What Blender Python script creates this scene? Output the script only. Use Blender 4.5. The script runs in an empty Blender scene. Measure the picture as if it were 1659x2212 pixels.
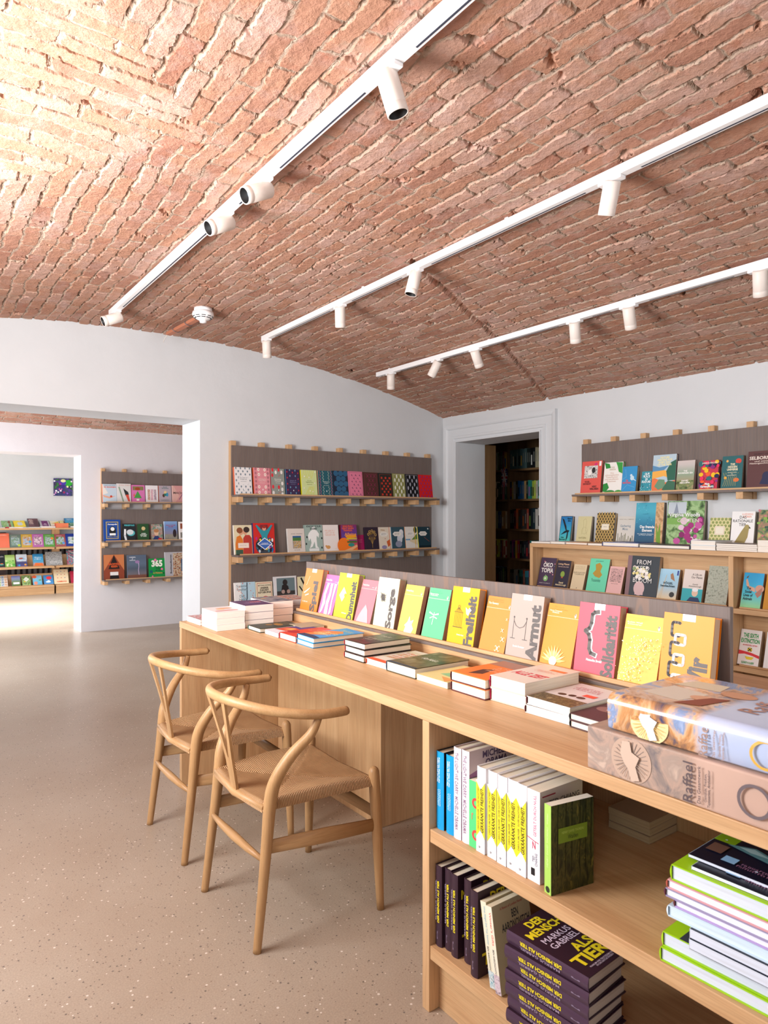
import bpy, bmesh, math, random
from mathutils import Vector, Matrix
random.seed(7)
PI = math.pi
scene = bpy.context.scene
COL = scene.collection

# ------------------------------------------------------------------ camera
F = 1474.7; CX = 829.5; CY = 1115.0; H = 1.32
FX, FY = 0.5888, 0.8083            # view direction on the ground
RX, RY = 0.8083, -0.5888           # to the right of it
cam_d = bpy.data.cameras.new('camera'); cam = bpy.data.objects.new('camera', cam_d); COL.objects.link(cam)
cam.location = (0, 0, H); cam.rotation_euler = (PI/2, 0, -math.atan2(FX, FY))
cam_d.sensor_fit = 'VERTICAL'; cam_d.sensor_height = 36; cam_d.lens = 24.0
cam_d.shift_y = (CY-1106)/2212.0; cam_d.clip_start = 0.02
cam_d.dof.use_dof = True; cam_d.dof.focus_distance = 3.0; cam_d.dof.aperture_fstop = 10.0
scene.camera = cam

# ------------------------------------------------------------------ view
vs = scene.view_settings
vs.view_transform = 'Standard'; vs.look = 'None'; vs.gamma = 1; vs.use_curve_mapping = False
vs.exposure = 0.0

# ------------------------------------------------------------------ world, daylight at the side windows, added fill behind the camera
w = bpy.data.worlds.new('sky'); scene.world = w; w.use_nodes = True
bg = w.node_tree.nodes['Background']; bg.inputs[0].default_value = (0.86, 0.93, 1.0, 1); bg.inputs[1].default_value = 2.0
def daylight(name, loc, rot, sx, sy, power, color=(1, 0.975, 0.95), spread=PI):
    l = bpy.data.lights.new(name, 'AREA'); l.shape = 'RECTANGLE'; l.size = sx; l.size_y = sy
    l.energy = power; l.color = color; l.spread = spread
    o = bpy.data.objects.new(name, l); COL.objects.link(o); o.location = loc; o.rotation_euler = rot
    return o
# light entering through the windows in the left walls (rot: emits towards +X)
def side_light(loc, tilt, h_, w_, power, color, spread=PI):      # tilt > 0 throws the light upwards (daylight off the pavement outside)
    return daylight('window_or_fill_light', loc, (0, math.radians(-90-tilt), 0), h_, w_, power, color, spread)
side_light((-0.86, 2.35, 1.78), 0, 1.05, 1.15, 82, (0.96, 0.98, 1.0))
side_light((-0.80, 2.20, 1.40), 55, 0.8, 1.1, 96, (1.0, 0.985, 0.97))
side_light((-0.86, -0.6, 1.78), 0, 1.05, 1.2, 10, (0.95, 0.975, 1.0))
side_light((-0.30, 6.9, 1.30), 0, 1.7, 1.3, 88, (0.90, 0.94, 1.0))
side_light((-0.40, 10.4, 1.55), -42, 1.4, 2.4, 150, (0.98, 0.98, 1.0), math.radians(75))
side_light((-0.40, 10.6, 1.50), 0, 1.4, 2.0, 58, (1.0, 0.985, 0.97))
daylight('window_or_fill_light', (1.9, -2.25, 1.65), (math.radians(90), 0, 0), 2.6, 1.4, 26, (0.95, 0.98, 1.0))  # gentle fill added behind the camera, no window known there

# ------------------------------------------------------------------ pixel helpers: where the ray of a photo point meets a real plane
def ray(u, v):
    t = (u-CX)/F
    return (FX+t*RX, FY+t*RY, (CY-v)/F)
def on_X(u, v, X):
    r = ray(u, v); d = X/r[0]; return Vector((X, r[1]*d, H+r[2]*d))
def on_Y(u, v, Y):
    r = ray(u, v); d = Y/r[1]; return Vector((r[0]*d, Y, H+r[2]*d))
def on_Z(u, v, Z):
    r = ray(u, v); d = (Z-H)/r[2]; return Vector((r[0]*d, r[1]*d, Z))

# ------------------------------------------------------------------ materials
def lin(c):
    def f(x): return x/12.92 if x <= 0.04045 else ((x+0.055)/1.055)**2.4
    if isinstance(c, str):
        c = c.lstrip('#'); c = [int(c[i:i+2], 16)/255 for i in (0, 2, 4)]
    return (f(c[0]), f(c[1]), f(c[2]), 1)
MATS = {}
def new_mat(name):
    m = bpy.data.materials.new(name); m.use_nodes = True
    nt = m.node_tree; b = nt.nodes['Principled BSDF']
    return m, nt, b
def N(nt, t, **kw):
    n = nt.nodes.new(t)
    for k, v in kw.items():
        if k.startswith('i_'): n.inputs[k[2:].replace('_', ' ')].default_value = v
        elif k.startswith('n_'): n.inputs[int(k[2:])].default_value = v
        else: setattr(n, k, v)
    return n
def L(nt, a, b): nt.links.new(a, b)
def ramp(nt, stops, fac=None, interp='LINEAR'):
    r = nt.nodes.new('ShaderNodeValToRGB'); e = r.color_ramp.elements; r.color_ramp.interpolation = interp
    while len(e) < len(stops): e.new(0.5)
    for i, (p, c) in enumerate(stops):
        e[i].position = p; e[i].color = c if len(c) == 4 else (*c, 1)
    if fac is not None: L(nt, fac, r.inputs[0])
    return r
def plain(c, rough=0.55, metal=0.0, spec=0.35, coat=0.0):
    key = ('plain', c, rough, metal, spec, coat)
    if key in MATS: return MATS[key]
    m, nt, b = new_mat('paint_' + (c.lstrip('#') if isinstance(c, str) else 'rgb'))
    b.inputs['Base Color'].default_value = lin(c); b.inputs['Roughness'].default_value = rough
    b.inputs['Metallic'].default_value = metal; b.inputs['Specular IOR Level'].default_value = spec
    b.inputs['Coat Weight'].default_value = coat; b.inputs['Coat Roughness'].default_value = 0.08
    # faint print grain so that no surface is dead flat
    tc = N(nt, 'ShaderNodeTexCoord'); no = N(nt, 'ShaderNodeTexNoise', i_Scale=60.0, i_Detail=2.0)
    L(nt, tc.outputs['Object'], no.inputs['Vector'])
    bu = N(nt, 'ShaderNodeBump', i_Strength=0.04, i_Distance=0.002); L(nt, no.outputs['Fac'], bu.inputs['Height']); L(nt, bu.outputs[0], b.inputs['Normal'])
    MATS[key] = m; return m
def mottled(cols, scale=25.0, rough=0.45, detail=4.0, stretch=(1, 1, 1), dist=0.6, contrast=(0.32, 0.68)):
    """a printed picture: blotches of several colours"""
    key = ('mott', tuple(cols), scale, rough, detail, stretch, dist, contrast)
    if key in MATS: return MATS[key]
    m, nt, b = new_mat('print_' + cols[0].lstrip('#'))
    tc = N(nt, 'ShaderNodeTexCoord'); mp = N(nt, 'ShaderNodeMapping'); mp.inputs['Scale'].default_value = stretch
    mp.inputs['Location'].default_value = (random.random()*9, random.random()*9, 0)
    no = N(nt, 'ShaderNodeTexNoise', i_Scale=scale, i_Detail=detail, i_Distortion=dist)
    L(nt, tc.outputs['Object'], mp.inputs[0]); L(nt, mp.outputs[0], no.inputs['Vector'])
    a, z = contrast; n = len(cols)
    r = ramp(nt, [(a+(z-a)*i/max(1, n-1), lin(c)) for i, c in enumerate(cols)], no.outputs['Fac'])
    L(nt, r.outputs[0], b.inputs['Base Color']); b.inputs['Roughness'].default_value = rough
    MATS[key] = m; return m
def wood(name, dark, light, axis, rough=0.5, scale=1.0, contrast=1.0, pore=0.12, streak=None):
    """straight-grained wood; axis = direction of the grain"""
    m, nt, b = new_mat(name)
    tc = N(nt, 'ShaderNodeTexCoord'); mp = N(nt, 'ShaderNodeMapping')
    s = [9*scale, 9*scale, 9*scale]; s['xyz'.index(axis)] = 0.55*scale
    mp.inputs['Scale'].default_value = s; L(nt, tc.outputs['Object'], mp.inputs[0])
    n1 = N(nt, 'ShaderNodeTexNoise', i_Scale=2.2, i_Detail=6.0, i_Roughness=0.6, i_Distortion=0.5); L(nt, mp.outputs[0], n1.inputs['Vector'])
    mp2 = N(nt, 'ShaderNodeMapping'); s2 = [160, 160, 160]; s2['xyz'.index(axis)] = 5; mp2.inputs['Scale'].default_value = s2
    L(nt, tc.outputs['Object'], mp2.inputs[0])
    n2 = N(nt, 'ShaderNodeTexNoise', i_Scale=1.6, i_Detail=3.0); L(nt, mp2.outputs[0], n2.inputs['Vector'])
    r1 = ramp(nt, [(0.5-0.2/contrast, lin(dark)), (0.5+0.2/contrast, lin(light))], n1.outputs['Fac'])
    r2 = ramp(nt, [(0.35, (1-pore, 1-pore*1.1, 1-pore*1.3, 1)), (0.55, (1, 1, 1, 1))], n2.outputs['Fac'])
    mx = N(nt, 'ShaderNodeMix', data_type='RGBA', blend_type='MULTIPLY'); mx.inputs['Factor'].default_value = 1
    L(nt, r1.outputs[0], mx.inputs['A']); L(nt, r2.outputs[0], mx.inputs['B'])
    out = mx.outputs['Result']
    if streak:
        wv = N(nt, 'ShaderNodeTexWave', i_Scale=1.1, i_Distortion=9.0, i_Detail=2.0); wv.inputs['Detail Scale'].default_value = 0.7
        mp3 = N(nt, 'ShaderNodeMapping'); s3 = [14, 14, 14]; s3['xyz'.index(axis)] = 3.6; mp3.inputs['Scale'].default_value = s3
        L(nt, tc.outputs['Object'], mp3.inputs[0]); L(nt, mp3.outputs[0], wv.inputs['Vector'])
        rs = ramp(nt, [(0.955, (0, 0, 0, 1)), (0.995, (0.5, 0.5, 0.5, 1))], wv.outputs['Fac'])
        m2 = N(nt, 'ShaderNodeMix', data_type='RGBA'); L(nt, rs.outputs[0], m2.inputs['Factor']); L(nt, out, m2.inputs['A']); m2.inputs['B'].default_value = lin(streak)
        out = m2.outputs['Result']
    L(nt, out, b.inputs['Base Color']); b.inputs['Roughness'].default_value = rough; b.inputs['Specular IOR Level'].default_value = 0.35
    bu = N(nt, 'ShaderNodeBump', i_Strength=0.12, i_Distance=0.002); L(nt, n2.outputs['Fac'], bu.inputs['Height']); L(nt, bu.outputs[0], b.inputs['Normal'])
    return m
OAK = {a: wood('oak_'+a, '#c0956a', '#d4ae83', a) for a in 'xyz'}
CHAIRWOOD = {a: wood('chair_oak_'+a, '#ad8458', '#c29b6e', a, rough=0.42, pore=0.10) for a in 'xyz'}
PLYGREY = {a: wood('grey_ply_'+a, '#6c605b', '#766a65', a, rough=0.55, pore=0.10, streak='#8a6e5c') for a in 'xyz'}
DARKWOOD = {a: wood('brown_oak_'+a, '#7d5f3f', '#8f6f4b', a) for a in 'xyz'}

def plaster(name, c, bump=0.15):
    m, nt, b = new_mat(name)
    tc = N(nt, 'ShaderNodeTexCoord'); n1 = N(nt, 'ShaderNodeTexNoise', i_Scale=1.7, i_Detail=5.0, i_Roughness=0.6)
    L(nt, tc.outputs['Object'], n1.inputs['Vector'])
    c0 = lin(c); k = 0.94
    r = ramp(nt, [(0.3, (c0[0]*k, c0[1]*k, c0[2]*k, 1)), (0.7, c0)], n1.outputs['Fac']); L(nt, r.outputs[0], b.inputs['Base Color'])
    n2 = N(nt, 'ShaderNodeTexNoise', i_Scale=9.0, i_Detail=8.0); L(nt, tc.outputs['Object'], n2.inputs['Vector'])
    bu = N(nt, 'ShaderNodeBump', i_Strength=bump, i_Distance=0.02); L(nt, n2.outputs['Fac'], bu.inputs['Height']); L(nt, bu.outputs[0], b.inputs['Normal'])
    b.inputs['Roughness'].default_value = 0.85; b.inputs['Specular IOR Level'].default_value = 0.2
    return m
WALL = plaster('wall_plaster', '#d6d8da')
WALLPINK = plaster('wall_plaster_warm', '#dcd8d9')
TRIMPAINT = plain('#d4d7da', 0.4)

def terrazzo():
    m, nt, b = new_mat('ground_concrete_floor')
    tc = N(nt, 'ShaderNodeTexCoord'); n1 = N(nt, 'ShaderNodeTexNoise', i_Scale=1.3, i_Detail=6.0, i_Roughness=0.6); L(nt, tc.outputs['Object'], n1.inputs['Vector'])
    base = ramp(nt, [(0.3, lin('#a3917f')), (0.7, lin('#b0a292'))], n1.outputs['Fac']).outputs[0]
    n3 = N(nt, 'ShaderNodeTexNoise', i_Scale=220.0, i_Detail=2.0); L(nt, tc.outputs['Object'], n3.inputs['Vector'])
    g = ramp(nt, [(0.3, (0.86, 0.86, 0.86, 1)), (0.7, (1.08, 1.08, 1.08, 1))], n3.outputs['Fac'])
    mx = N(nt, 'ShaderNodeMix', data_type='RGBA', blend_type='MULTIPLY'); mx.inputs['Factor'].default_value = 1
    L(nt, base, mx.inputs['A']); L(nt, g.outputs[0], mx.inputs['B']); cur = mx.outputs['Result']
    for sc, thr, colr, seed in ((75, 0.14, '#4b4340', 0.0), (48, 0.10, '#5a5150', 3.3), (60, 0.13, '#e6ddd2', 7.1), (110, 0.16, '#7d6a5c', 5.5)):
        mp = N(nt, 'ShaderNodeMapping'); mp.inputs['Location'].default_value = (seed, seed*2, seed*.3); L(nt, tc.outputs['Object'], mp.inputs[0])
        v = N(nt, 'ShaderNodeTexVoronoi', i_Scale=float(sc)); L(nt, mp.outputs[0], v.inputs['Vector'])
        # only some cells carry a stone
        sep = N(nt, 'ShaderNodeSeparateColor'); L(nt, v.outputs['Color'], sep.inputs[0])
        gt = N(nt, 'ShaderNodeMath', operation='GREATER_THAN'); L(nt, sep.outputs[0], gt.inputs[0]); gt.inputs[1].default_value = 0.62
        mu = N(nt, 'ShaderNodeMath', operation='MULTIPLY'); L(nt, sep.outputs[1], mu.inputs[0]); mu.inputs[1].default_value = thr*1.8
        lt = N(nt, 'ShaderNodeMath', operation='LESS_THAN'); L(nt, v.outputs['Distance'], lt.inputs[0]); L(nt, mu.outputs[0], lt.inputs[1])
        a = N(nt, 'ShaderNodeMath', operation='MULTIPLY'); L(nt, gt.outputs[0], a.inputs[0]); L(nt, lt.outputs[0], a.inputs[1])
        a2 = N(nt, 'ShaderNodeMath', operation='MULTIPLY'); L(nt, a.outputs[0], a2.inputs[0]); a2.inputs[1].default_value = 0.8
        mm = N(nt, 'ShaderNodeMix', data_type='RGBA'); L(nt, a2.outputs[0], mm.inputs['Factor']); L(nt, cur, mm.inputs['A']); mm.inputs['B'].default_value = lin(colr)
        cur = mm.outputs['Result']
    L(nt, cur, b.inputs['Base Color']); b.inputs['Roughness'].default_value = 0.36; b.inputs['Specular IOR Level'].default_value = 0.5
    bu = N(nt, 'ShaderNodeBump', i_Strength=0.06, i_Distance=0.003); L(nt, n3.outputs['Fac'], bu.inputs['Height']); L(nt, bu.outputs[0], b.inputs['Normal'])
    return m

def brickwork(name, lunette=True, along='y'):
    m, nt, b = new_mat(name)
    tc = N(nt, 'ShaderNodeTexCoord'); P = tc.outputs['Object']
    def math_(op, a, bb=None):
        n = N(nt, 'ShaderNodeMath', operation=op)
        for i, x in enumerate((a, bb)):
            if x is None: continue
            if isinstance(x, (int, float)): n.inputs[i].default_value = x
            else: L(nt, x, n.inputs[i])
        return n.outputs[0]
    def noise(scale, detail=3.0, vec=P, rough=0.5, dist=0.0, col=False):
        n = N(nt, 'ShaderNodeTexNoise', i_Scale=float(scale), i_Detail=float(detail), i_Roughness=rough, i_Distortion=dist); L(nt, vec, n.inputs['Vector'])
        return n.outputs['Color' if col else 'Fac']
    def warp(vec, scale, amt):
        c = noise(scale, 3, col=True)
        s = N(nt, 'ShaderNodeVectorMath', operation='SUBTRACT'); L(nt, c, s.inputs[0]); s.inputs[1].default_value = (0.5, 0.5, 0.5)
        k = N(nt, 'ShaderNodeVectorMath', operation='SCALE'); L(nt, s.outputs[0], k.inputs[0]); k.inputs['Scale'].default_value = amt
        a = N(nt, 'ShaderNodeVectorMath', operation='ADD'); L(nt, vec, a.inputs[0]); L(nt, k.outputs[0], a.inputs[1])
        return a.outputs[0]
    W = warp(warp(warp(P, 1.6, 0.10), 8, 0.040), 34, 0.018)
    sx = N(nt, 'ShaderNodeSeparateXYZ'); L(nt, W, sx.inputs[0])
    x, y = sx.outputs[0], sx.outputs[1]
    cA = N(nt, 'ShaderNodeCombineXYZ'); cB = N(nt, 'ShaderNodeCombineXYZ')
    L(nt, y, cA.inputs[0]); L(nt, x, cA.inputs[1]); L(nt, x, cB.inputs[0]); L(nt, y, cB.inputs[1])
    seam = None
    if lunette:
        s0 = N(nt, 'ShaderNodeSeparateXYZ'); L(nt, P, s0.inputs[0])
        d = math_('SUBTRACT', math_('MULTIPLY', math_('SUBTRACT', 0.885, s0.outputs[0]), 1.05), math_('ABSOLUTE', math_('SUBTRACT', s0.outputs[1], 2.23)))
        d = math_('ADD', d, math_('MULTIPLY', math_('SUBTRACT', noise(14, 1), 0.5), 0.22))
        mask = math_('GREATER_THAN', d, 0.0)
        mx = N(nt, 'ShaderNodeMix', data_type='VECTOR'); L(nt, mask, mx.inputs['Factor']); L(nt, cA.outputs[0], mx.inputs[4]); L(nt, cB.outputs[0], mx.inputs[5])
        vec = mx.outputs[1]; seam = d
    else:
        vec = cA.outputs[0] if along == 'y' else cB.outputs[0]
    br = N(nt, 'ShaderNodeTexBrick', offset=0.5, offset_frequency=2, squash=1.0)
    L(nt, vec, br.inputs['Vector'])
    br.inputs['Color1'].default_value = (0, 0, 0, 1); br.inputs['Color2'].default_value = (1, 1, 1, 1); br.inputs['Mortar'].default_value = (0.5, 0.5, 0.5, 1)
    br.inputs['Scale'].default_value = 1.0; br.inputs['Mortar Size'].default_value = 0.0085; br.inputs['Mortar Smooth'].default_value = 0.8
    br.inputs['Bias'].default_value = 0.0; br.inputs['Brick Width'].default_value = 0.250; br.inputs['Row Height'].default_value = 0.069
    mort = br.outputs['Fac']
    rnd = N(nt, 'ShaderNodeSeparateColor'); L(nt, br.outputs['Color'], rnd.inputs[0]); rnd = rnd.outputs[0]
    # brick tones: each brick its own, mottled inside
    tone = math_('ADD', math_('MULTIPLY', rnd, 0.55), math_('MULTIPLY', noise(7, 6, rough=0.65), 0.65))
    rc = ramp(nt, [(0.14, lin('#9b6954')), (0.36, lin('#a97b68')), (0.60, lin('#b4866e')), (0.86, lin('#bb9686'))], tone)
    # lime bloom
    bl = ramp(nt, [(0.50, (0, 0, 0, 1)), (0.72, (0.62, 0.62, 0.62, 1))], noise(5.5, 9, rough=0.72, dist=0.4))
    m1 = N(nt, 'ShaderNodeMix', data_type='RGBA'); L(nt, bl.outputs[0], m1.inputs['Factor']); L(nt, rc.outputs[0], m1.inputs['A']); m1.inputs['B'].default_value = lin('#c3a8a2')
    # red fresh chips
    ch = ramp(nt, [(0.62, (0, 0, 0, 1)), (0.72, (0.4, 0.4, 0.4, 1))], noise(13, 4))
    m2 = N(nt, 'ShaderNodeMix', data_type='RGBA'); L(nt, ch.outputs[0], m2.inputs['Factor']); L(nt, m1.outputs['Result'], m2.inputs['A']); m2.inputs['B'].default_value = lin('#b06a52')
    # mortar
    mc = ramp(nt, [(0.3, lin('#a08a79')), (0.7, lin('#b9a392'))], noise(30, 5))
    smear = ramp(nt, [(0.56, (0, 0, 0, 1)), (0.66, (0.85, 0.85, 0.85, 1))], noise(4.6, 9, rough=0.75))
    mf = math_('MAXIMUM', mort, math_('MULTIPLY', smear.outputs[0], 0.8))
    m3 = N(nt, 'ShaderNodeMix', data_type='RGBA'); L(nt, mf, m3.inputs['Factor']); L(nt, m2.outputs['Result'], m3.inputs['A']); L(nt, mc.outputs[0], m3.inputs['B'])
    L(nt, m3.outputs['Result'], b.inputs['Base Color']); b.inputs['Roughness'].default_value = 0.9; b.inputs['Specular IOR Level'].default_value = 0.15
    # relief: bricks proud of irregularly filled joints, each brick at its own depth, chipped
    gapn = ramp(nt, [(0.42, (0.15, 0.15, 0.15, 1)), (0.62, (1, 1, 1, 1))], noise(6, 3))
    joint = math_('MULTIPLY', mort, math_('MULTIPLY', gapn.outputs[0], 0.014))
    h = math_('SUBTRACT', math_('MULTIPLY', rnd, 0.007), joint)
    h = math_('ADD', h, math_('MULTIPLY', noise(26, 6, rough=0.65), 0.010))
    h = math_('ADD', h, math_('MULTIPLY', noise(3, 3), 0.016))
    # thin open cracks along one side of many bricks
    sh = N(nt, 'ShaderNodeVectorMath', operation='ADD'); L(nt, vec, sh.inputs[0]); sh.inputs[1].default_value = (0.003, 0.0045, 0)
    b2 = N(nt, 'ShaderNodeTexBrick', offset=0.5, offset_frequency=2, squash=1.0); L(nt, sh.outputs[0], b2.inputs['Vector'])
    b2.inputs['Scale'].default_value = 1.0; b2.inputs['Mortar Size'].default_value = 0.0022; b2.inputs['Mortar Smooth'].default_value = 0.6
    b2.inputs['Brick Width'].default_value = 0.250; b2.inputs['Row Height'].default_value = 0.069
    gate2 = ramp(nt, [(0.47, (0, 0, 0, 1)), (0.56, (1, 1, 1, 1))], noise(7.5, 4))
    h = math_('SUBTRACT', h, math_('MULTIPLY', math_('MULTIPLY', b2.outputs['Fac'], gate2.outputs[0]), 0.016))
    holes = ramp(nt, [(0.255, (1, 1, 1, 1)), (0.33, (0, 0, 0, 1))], noise(10, 3))
    h = math_('SUBTRACT', h, math_('MULTIPLY', holes.outputs[0], 0.022))
    if lunette:
        # old crack across the vault
        s1 = N(nt, 'ShaderNodeSeparateXYZ'); L(nt, W, s1.inputs[0])
        dl = math_('ABSOLUTE', math_('SUBTRACT', math_('SUBTRACT', s1.outputs[1], math_('MULTIPLY', s1.outputs[0], 0.436)), 1.77))
        cr = ramp(nt, [(0.010, (1, 1, 1, 1)), (0.026, (0, 0, 0, 1))], dl)
        gate = math_('GREATER_THAN', s1.outputs[0], 2.15)
        h = math_('SUBTRACT', h, math_('MULTIPLY', math_('MULTIPLY', cr.outputs[0], gate), 0.022))
    dp = N(nt, 'ShaderNodeDisplacement'); dp.inputs['Midlevel'].default_value = 0.0; dp.inputs['Scale'].default_value = 1.0
    L(nt, h, dp.inputs['Height']); L(nt, dp.outputs[0], nt.nodes['Material Output'].inputs['Displacement'])
    m.displacement_method = 'BOTH'
    return m

# ------------------------------------------------------------------ mesh helpers
def link(name, bm, mats, parent=None, smooth=False, loc=None):
    me = bpy.data.meshes.new(name)
    if smooth:
        for f in bm.faces: f.smooth = True
    bm.to_mesh(me); bm.free()
    for m in (mats if isinstance(mats, (list, tuple)) else [mats]): me.materials.append(m)
    o = bpy.data.objects.new(name, me); COL.objects.link(o)
    if parent: o.parent = parent
    if loc: o.location = loc
    return o
def tag(o, label=None, cat=None, group=None, kind=None):
    if label: o['label'] = label
    if cat: o['category'] = cat
    if group: o['group'] = group
    if kind: o['kind'] = kind
    return o
def thing(name, label, cat, loc=(0, 0, 0), rz=0, group=None):
    o = bpy.data.objects.new(name, None); COL.objects.link(o); o.location = loc; o.rotation_euler = (0, 0, rz)
    o.empty_display_size = 0.05
    return tag(o, label, cat, group)
def B(): return bmesh.new()
def box(bm, x0, x1, y0, y1, z0, z1, mi=0, mat=None, bev=0.0):
    vs_ = [Vector((x, y, z)) for z in (z0, z1) for y in (y0, y1) for x in (x0, x1)]
    if mat is not None: vs_ = [mat @ v for v in vs_]
    v = [bm.verts.new(p) for p in vs_]
    fs = []
    for q in ((0, 2, 3, 1), (4, 5, 7, 6), (0, 1, 5, 4), (2, 6, 7, 3), (0, 4, 6, 2), (1, 3, 7, 5)):
        f = bm.faces.new([v[i] for i in q]); f.material_index = mi; fs.append(f)
    if bev > 0:
        es = list({e for f in fs for e in f.edges})
        r = bmesh.ops.bevel(bm, geom=es, offset=bev, segments=2, profile=0.5, affect='EDGES')
        for f in r['faces']: f.material_index = mi
    return fs
def tube(bm, pts, radii, seg=14, mi=0, caps=True, flat=None):
    """swept tube with per-point radius; flat=(list of (rw, rh)) gives an oval section"""
    pts = [Vector(p) for p in pts]; n = len(pts); rings = []
    up0 = Vector((0, 0, 1)); prev = None
    for i, p in enumerate(pts):
        t = (pts[min(i+1, n-1)]-pts[max(i-1, 0)]).normalized()
        if prev is None:
            a = t.cross(up0)
            if a.length < 0.2: a = t.cross(Vector((0, 1, 0)))
            a.normalize()
        else:
            a = prev - t*prev.dot(t); a.normalize()
        prev = a; b2 = t.cross(a).normalized()
        ra, rb = (flat[i] if flat else (radii[i], radii[i]))
        rings.append([bm.verts.new(p+a*math.cos(2*PI*k/seg)*ra+b2*math.sin(2*PI*k/seg)*rb) for k in range(seg)])
    for i in range(n-1):
        for k in range(seg):
            f = bm.faces.new((rings[i][k], rings[i][(k+1) % seg], rings[i+1][(k+1) % seg], rings[i+1][k])); f.material_index = mi; f.smooth = True
    if caps:
        for r, rev in ((rings[0], False), (rings[-1], True)):
            try:
                f = bm.faces.new(r if rev else list(reversed(r))); f.material_index = mi
            except ValueError: pass
def spline(pts, n=8):
    """Catmull-Rom through points (tuples of any dimension)"""
    out = []; P = [Vector(p) for p in pts]
    for i in range(len(P)-1):
        p0 = P[max(i-1, 0)]; p1 = P[i]; p2 = P[i+1]; p3 = P[min(i+2, len(P)-1)]
        for k in range(n):
            t = k/n
            out.append(0.5*((2*p1)+(p2-p0)*t+(2*p0-5*p1+4*p2-p3)*t*t+(3*p1-p0-3*p2+p3)*t**3))
    out.append(P[-1]); return out
def lathe(bm, prof, seg=24, mat=None, mis=None):
    """prof: (r, z) pairs"""
    rings = []
    for r, z in prof:
        ring = []
        for k in range(seg):
            p = Vector((r*math.cos(2*PI*k/seg), r*math.sin(2*PI*k/seg), z))
            ring.append(bm.verts.new(mat @ p if mat is not None else p))
        rings.append(ring)
    for i in range(len(rings)-1):
        for k in range(seg):
            f = bm.faces.new((rings[i][k], rings[i][(k+1) % seg], rings[i+1][(k+1) % seg], rings[i+1][k])); f.smooth = True
            if mis: f.material_index = mis[i]
    for ring, rev in ((rings[0], True), (rings[-1], False)):
        f = bm.faces.new(list(reversed(ring)) if rev else ring)
        if mis: f.material_index = mis[0] if rev else mis[-1]
# ================================================================== THE SETTING
YA, YA2 = 4.87, 5.24        # first cross wall (front, back)
YB, YB2 = 8.30, 8.67        # second cross wall
YC = 13.1                   # far wall
XB = 4.235                  # right wall
def struct(name, bm, m, smooth=False): return tag(link(name, bm, m, smooth=smooth), kind='structure')
bm = B(); box(bm, -1.4, 6.2, -2.6, 13.4, -0.1, 0.0); struct('floor', bm, terrazzo())

# cross walls with their openings
bm = B()
box(bm, 1.868, XB+0.02, YA, YA2, 0, 3.0); box(bm, -1.4, 1.868, YA, YA2, 2.03, 3.0)
box(bm, -1.4, -0.9, YA, YA2, 0, 2.03)
struct('wall_back', bm, WALL)
bm = B()
box(bm, 1.785, 5.2, YB, YB2, 0, 2.9); box(bm, -1.4, 1.785, YB, YB2, 2.015, 2.9)
struct('wall_second_room', bm, WALLPINK)
bm = B(); box(bm, -1.4, 5.2, YC, YC+0.2, 0, 2.9); struct('wall_far_room', bm, WALL)
# right wall with the panelled doorway
bm = B()
box(bm, XB, XB+0.34, 4.66, YA+0.0, 0, 3.0); box(bm, XB, XB+0.34, 3.672, 4.66, 1.995, 3.0); box(bm, XB, XB+0.34, -2.6, 3.672, 0, 3.0)
struct('wall_right', bm, WALL)
# doorway trim: stepped profile running up, over and down
bm = B()
prof = [(0.0, 0.030), (0.012, 0.030), (0.012, 0.018), (0.030, 0.018), (0.034, 0.026), (0.055, 0.026), (0.058, 0.016), (0.118, 0.016), (0.122, 0.024), (0.132, 0.030), (0.150, 0.034), (0.162, 0.034), (0.162, 0.0)]
def casing(yin0, yin1, ztop, prof, flipw=1.0):
    # path corners inner edge; offset outward by d
    rows = []
    for d, e in prof:
        x = XB-e
        dl = min(d, 0.186) * 1.0
        rows.append([(x, yin0-d, 0), (x, yin0-d, ztop+d), (x, min(yin1+d, YA-0.001), ztop+d), (x, min(yin1+d, YA-0.001), 0)])
    vr = [[bm.verts.new(p) for p in r] for r in rows]
    for i in range(len(vr)-1):
        for k in range(3):
            bm.faces.new((vr[i][k], vr[i][k+1], vr[i+1][k+1], vr[i+1][k]))
casing(3.672, 4.66, 1.995, [(0.0, 0.0)]+prof)
struct('trim_1', bm, TRIMPAINT)

# left walls with window openings (outside the picture, they let the daylight in)
def wall_with_windows(name, x, y0, y1, wins, z0, z1, top=3.0):
    bm = B(); ys = y0
    for a, b_ in wins:
        box(bm, x-0.35, x, ys, a, 0, top); box(bm, x-0.35, x, a, b_, 0, z0); box(bm, x-0.35, x, a, b_, z1, top); ys = b_
    box(bm, x-0.35, x, ys, y1, 0, top); return struct(name, bm, WALL)
wall_with_windows('wall_left', -1.03, -2.6, YA, [(-1.3, 0.1), (1.7, 3.0)], 1.2, 2.33)
wall_with_windows('wall_left_second_room', -0.5, YA2, YB, [(6.1, 7.7)], 0.3, 2.3)
wall_with_windows('wall_left_far_room', -0.6, YB2, YC, [(9.4, 11.8)], 0.3, 2.4)
bm = B(); box(bm, 4.235, 4.5, YA2, YB, 0, 3.0); struct('wall_right_second_room', bm, WALL)
bm = B(); box(bm, 4.6, 4.9, YB2, YC, 0, 3.0); struct('wall_right_far_room', bm, WALL)
bm = B(); box(bm, -1.4, 0.4, -2.6, -2.4, 0, 3.0); box(bm, 3.4, XB, -2.6, -2.4, 0, 3.0); box(bm, 0.4, 3.4, -2.6, -2.4, 0, 0.5); box(bm, 0.4, 3.4, -2.6, -2.4, 2.4, 3.0)
struct('wall_front', bm, WALL)  # unseen wall, its wide opening added for the fill light

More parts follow.
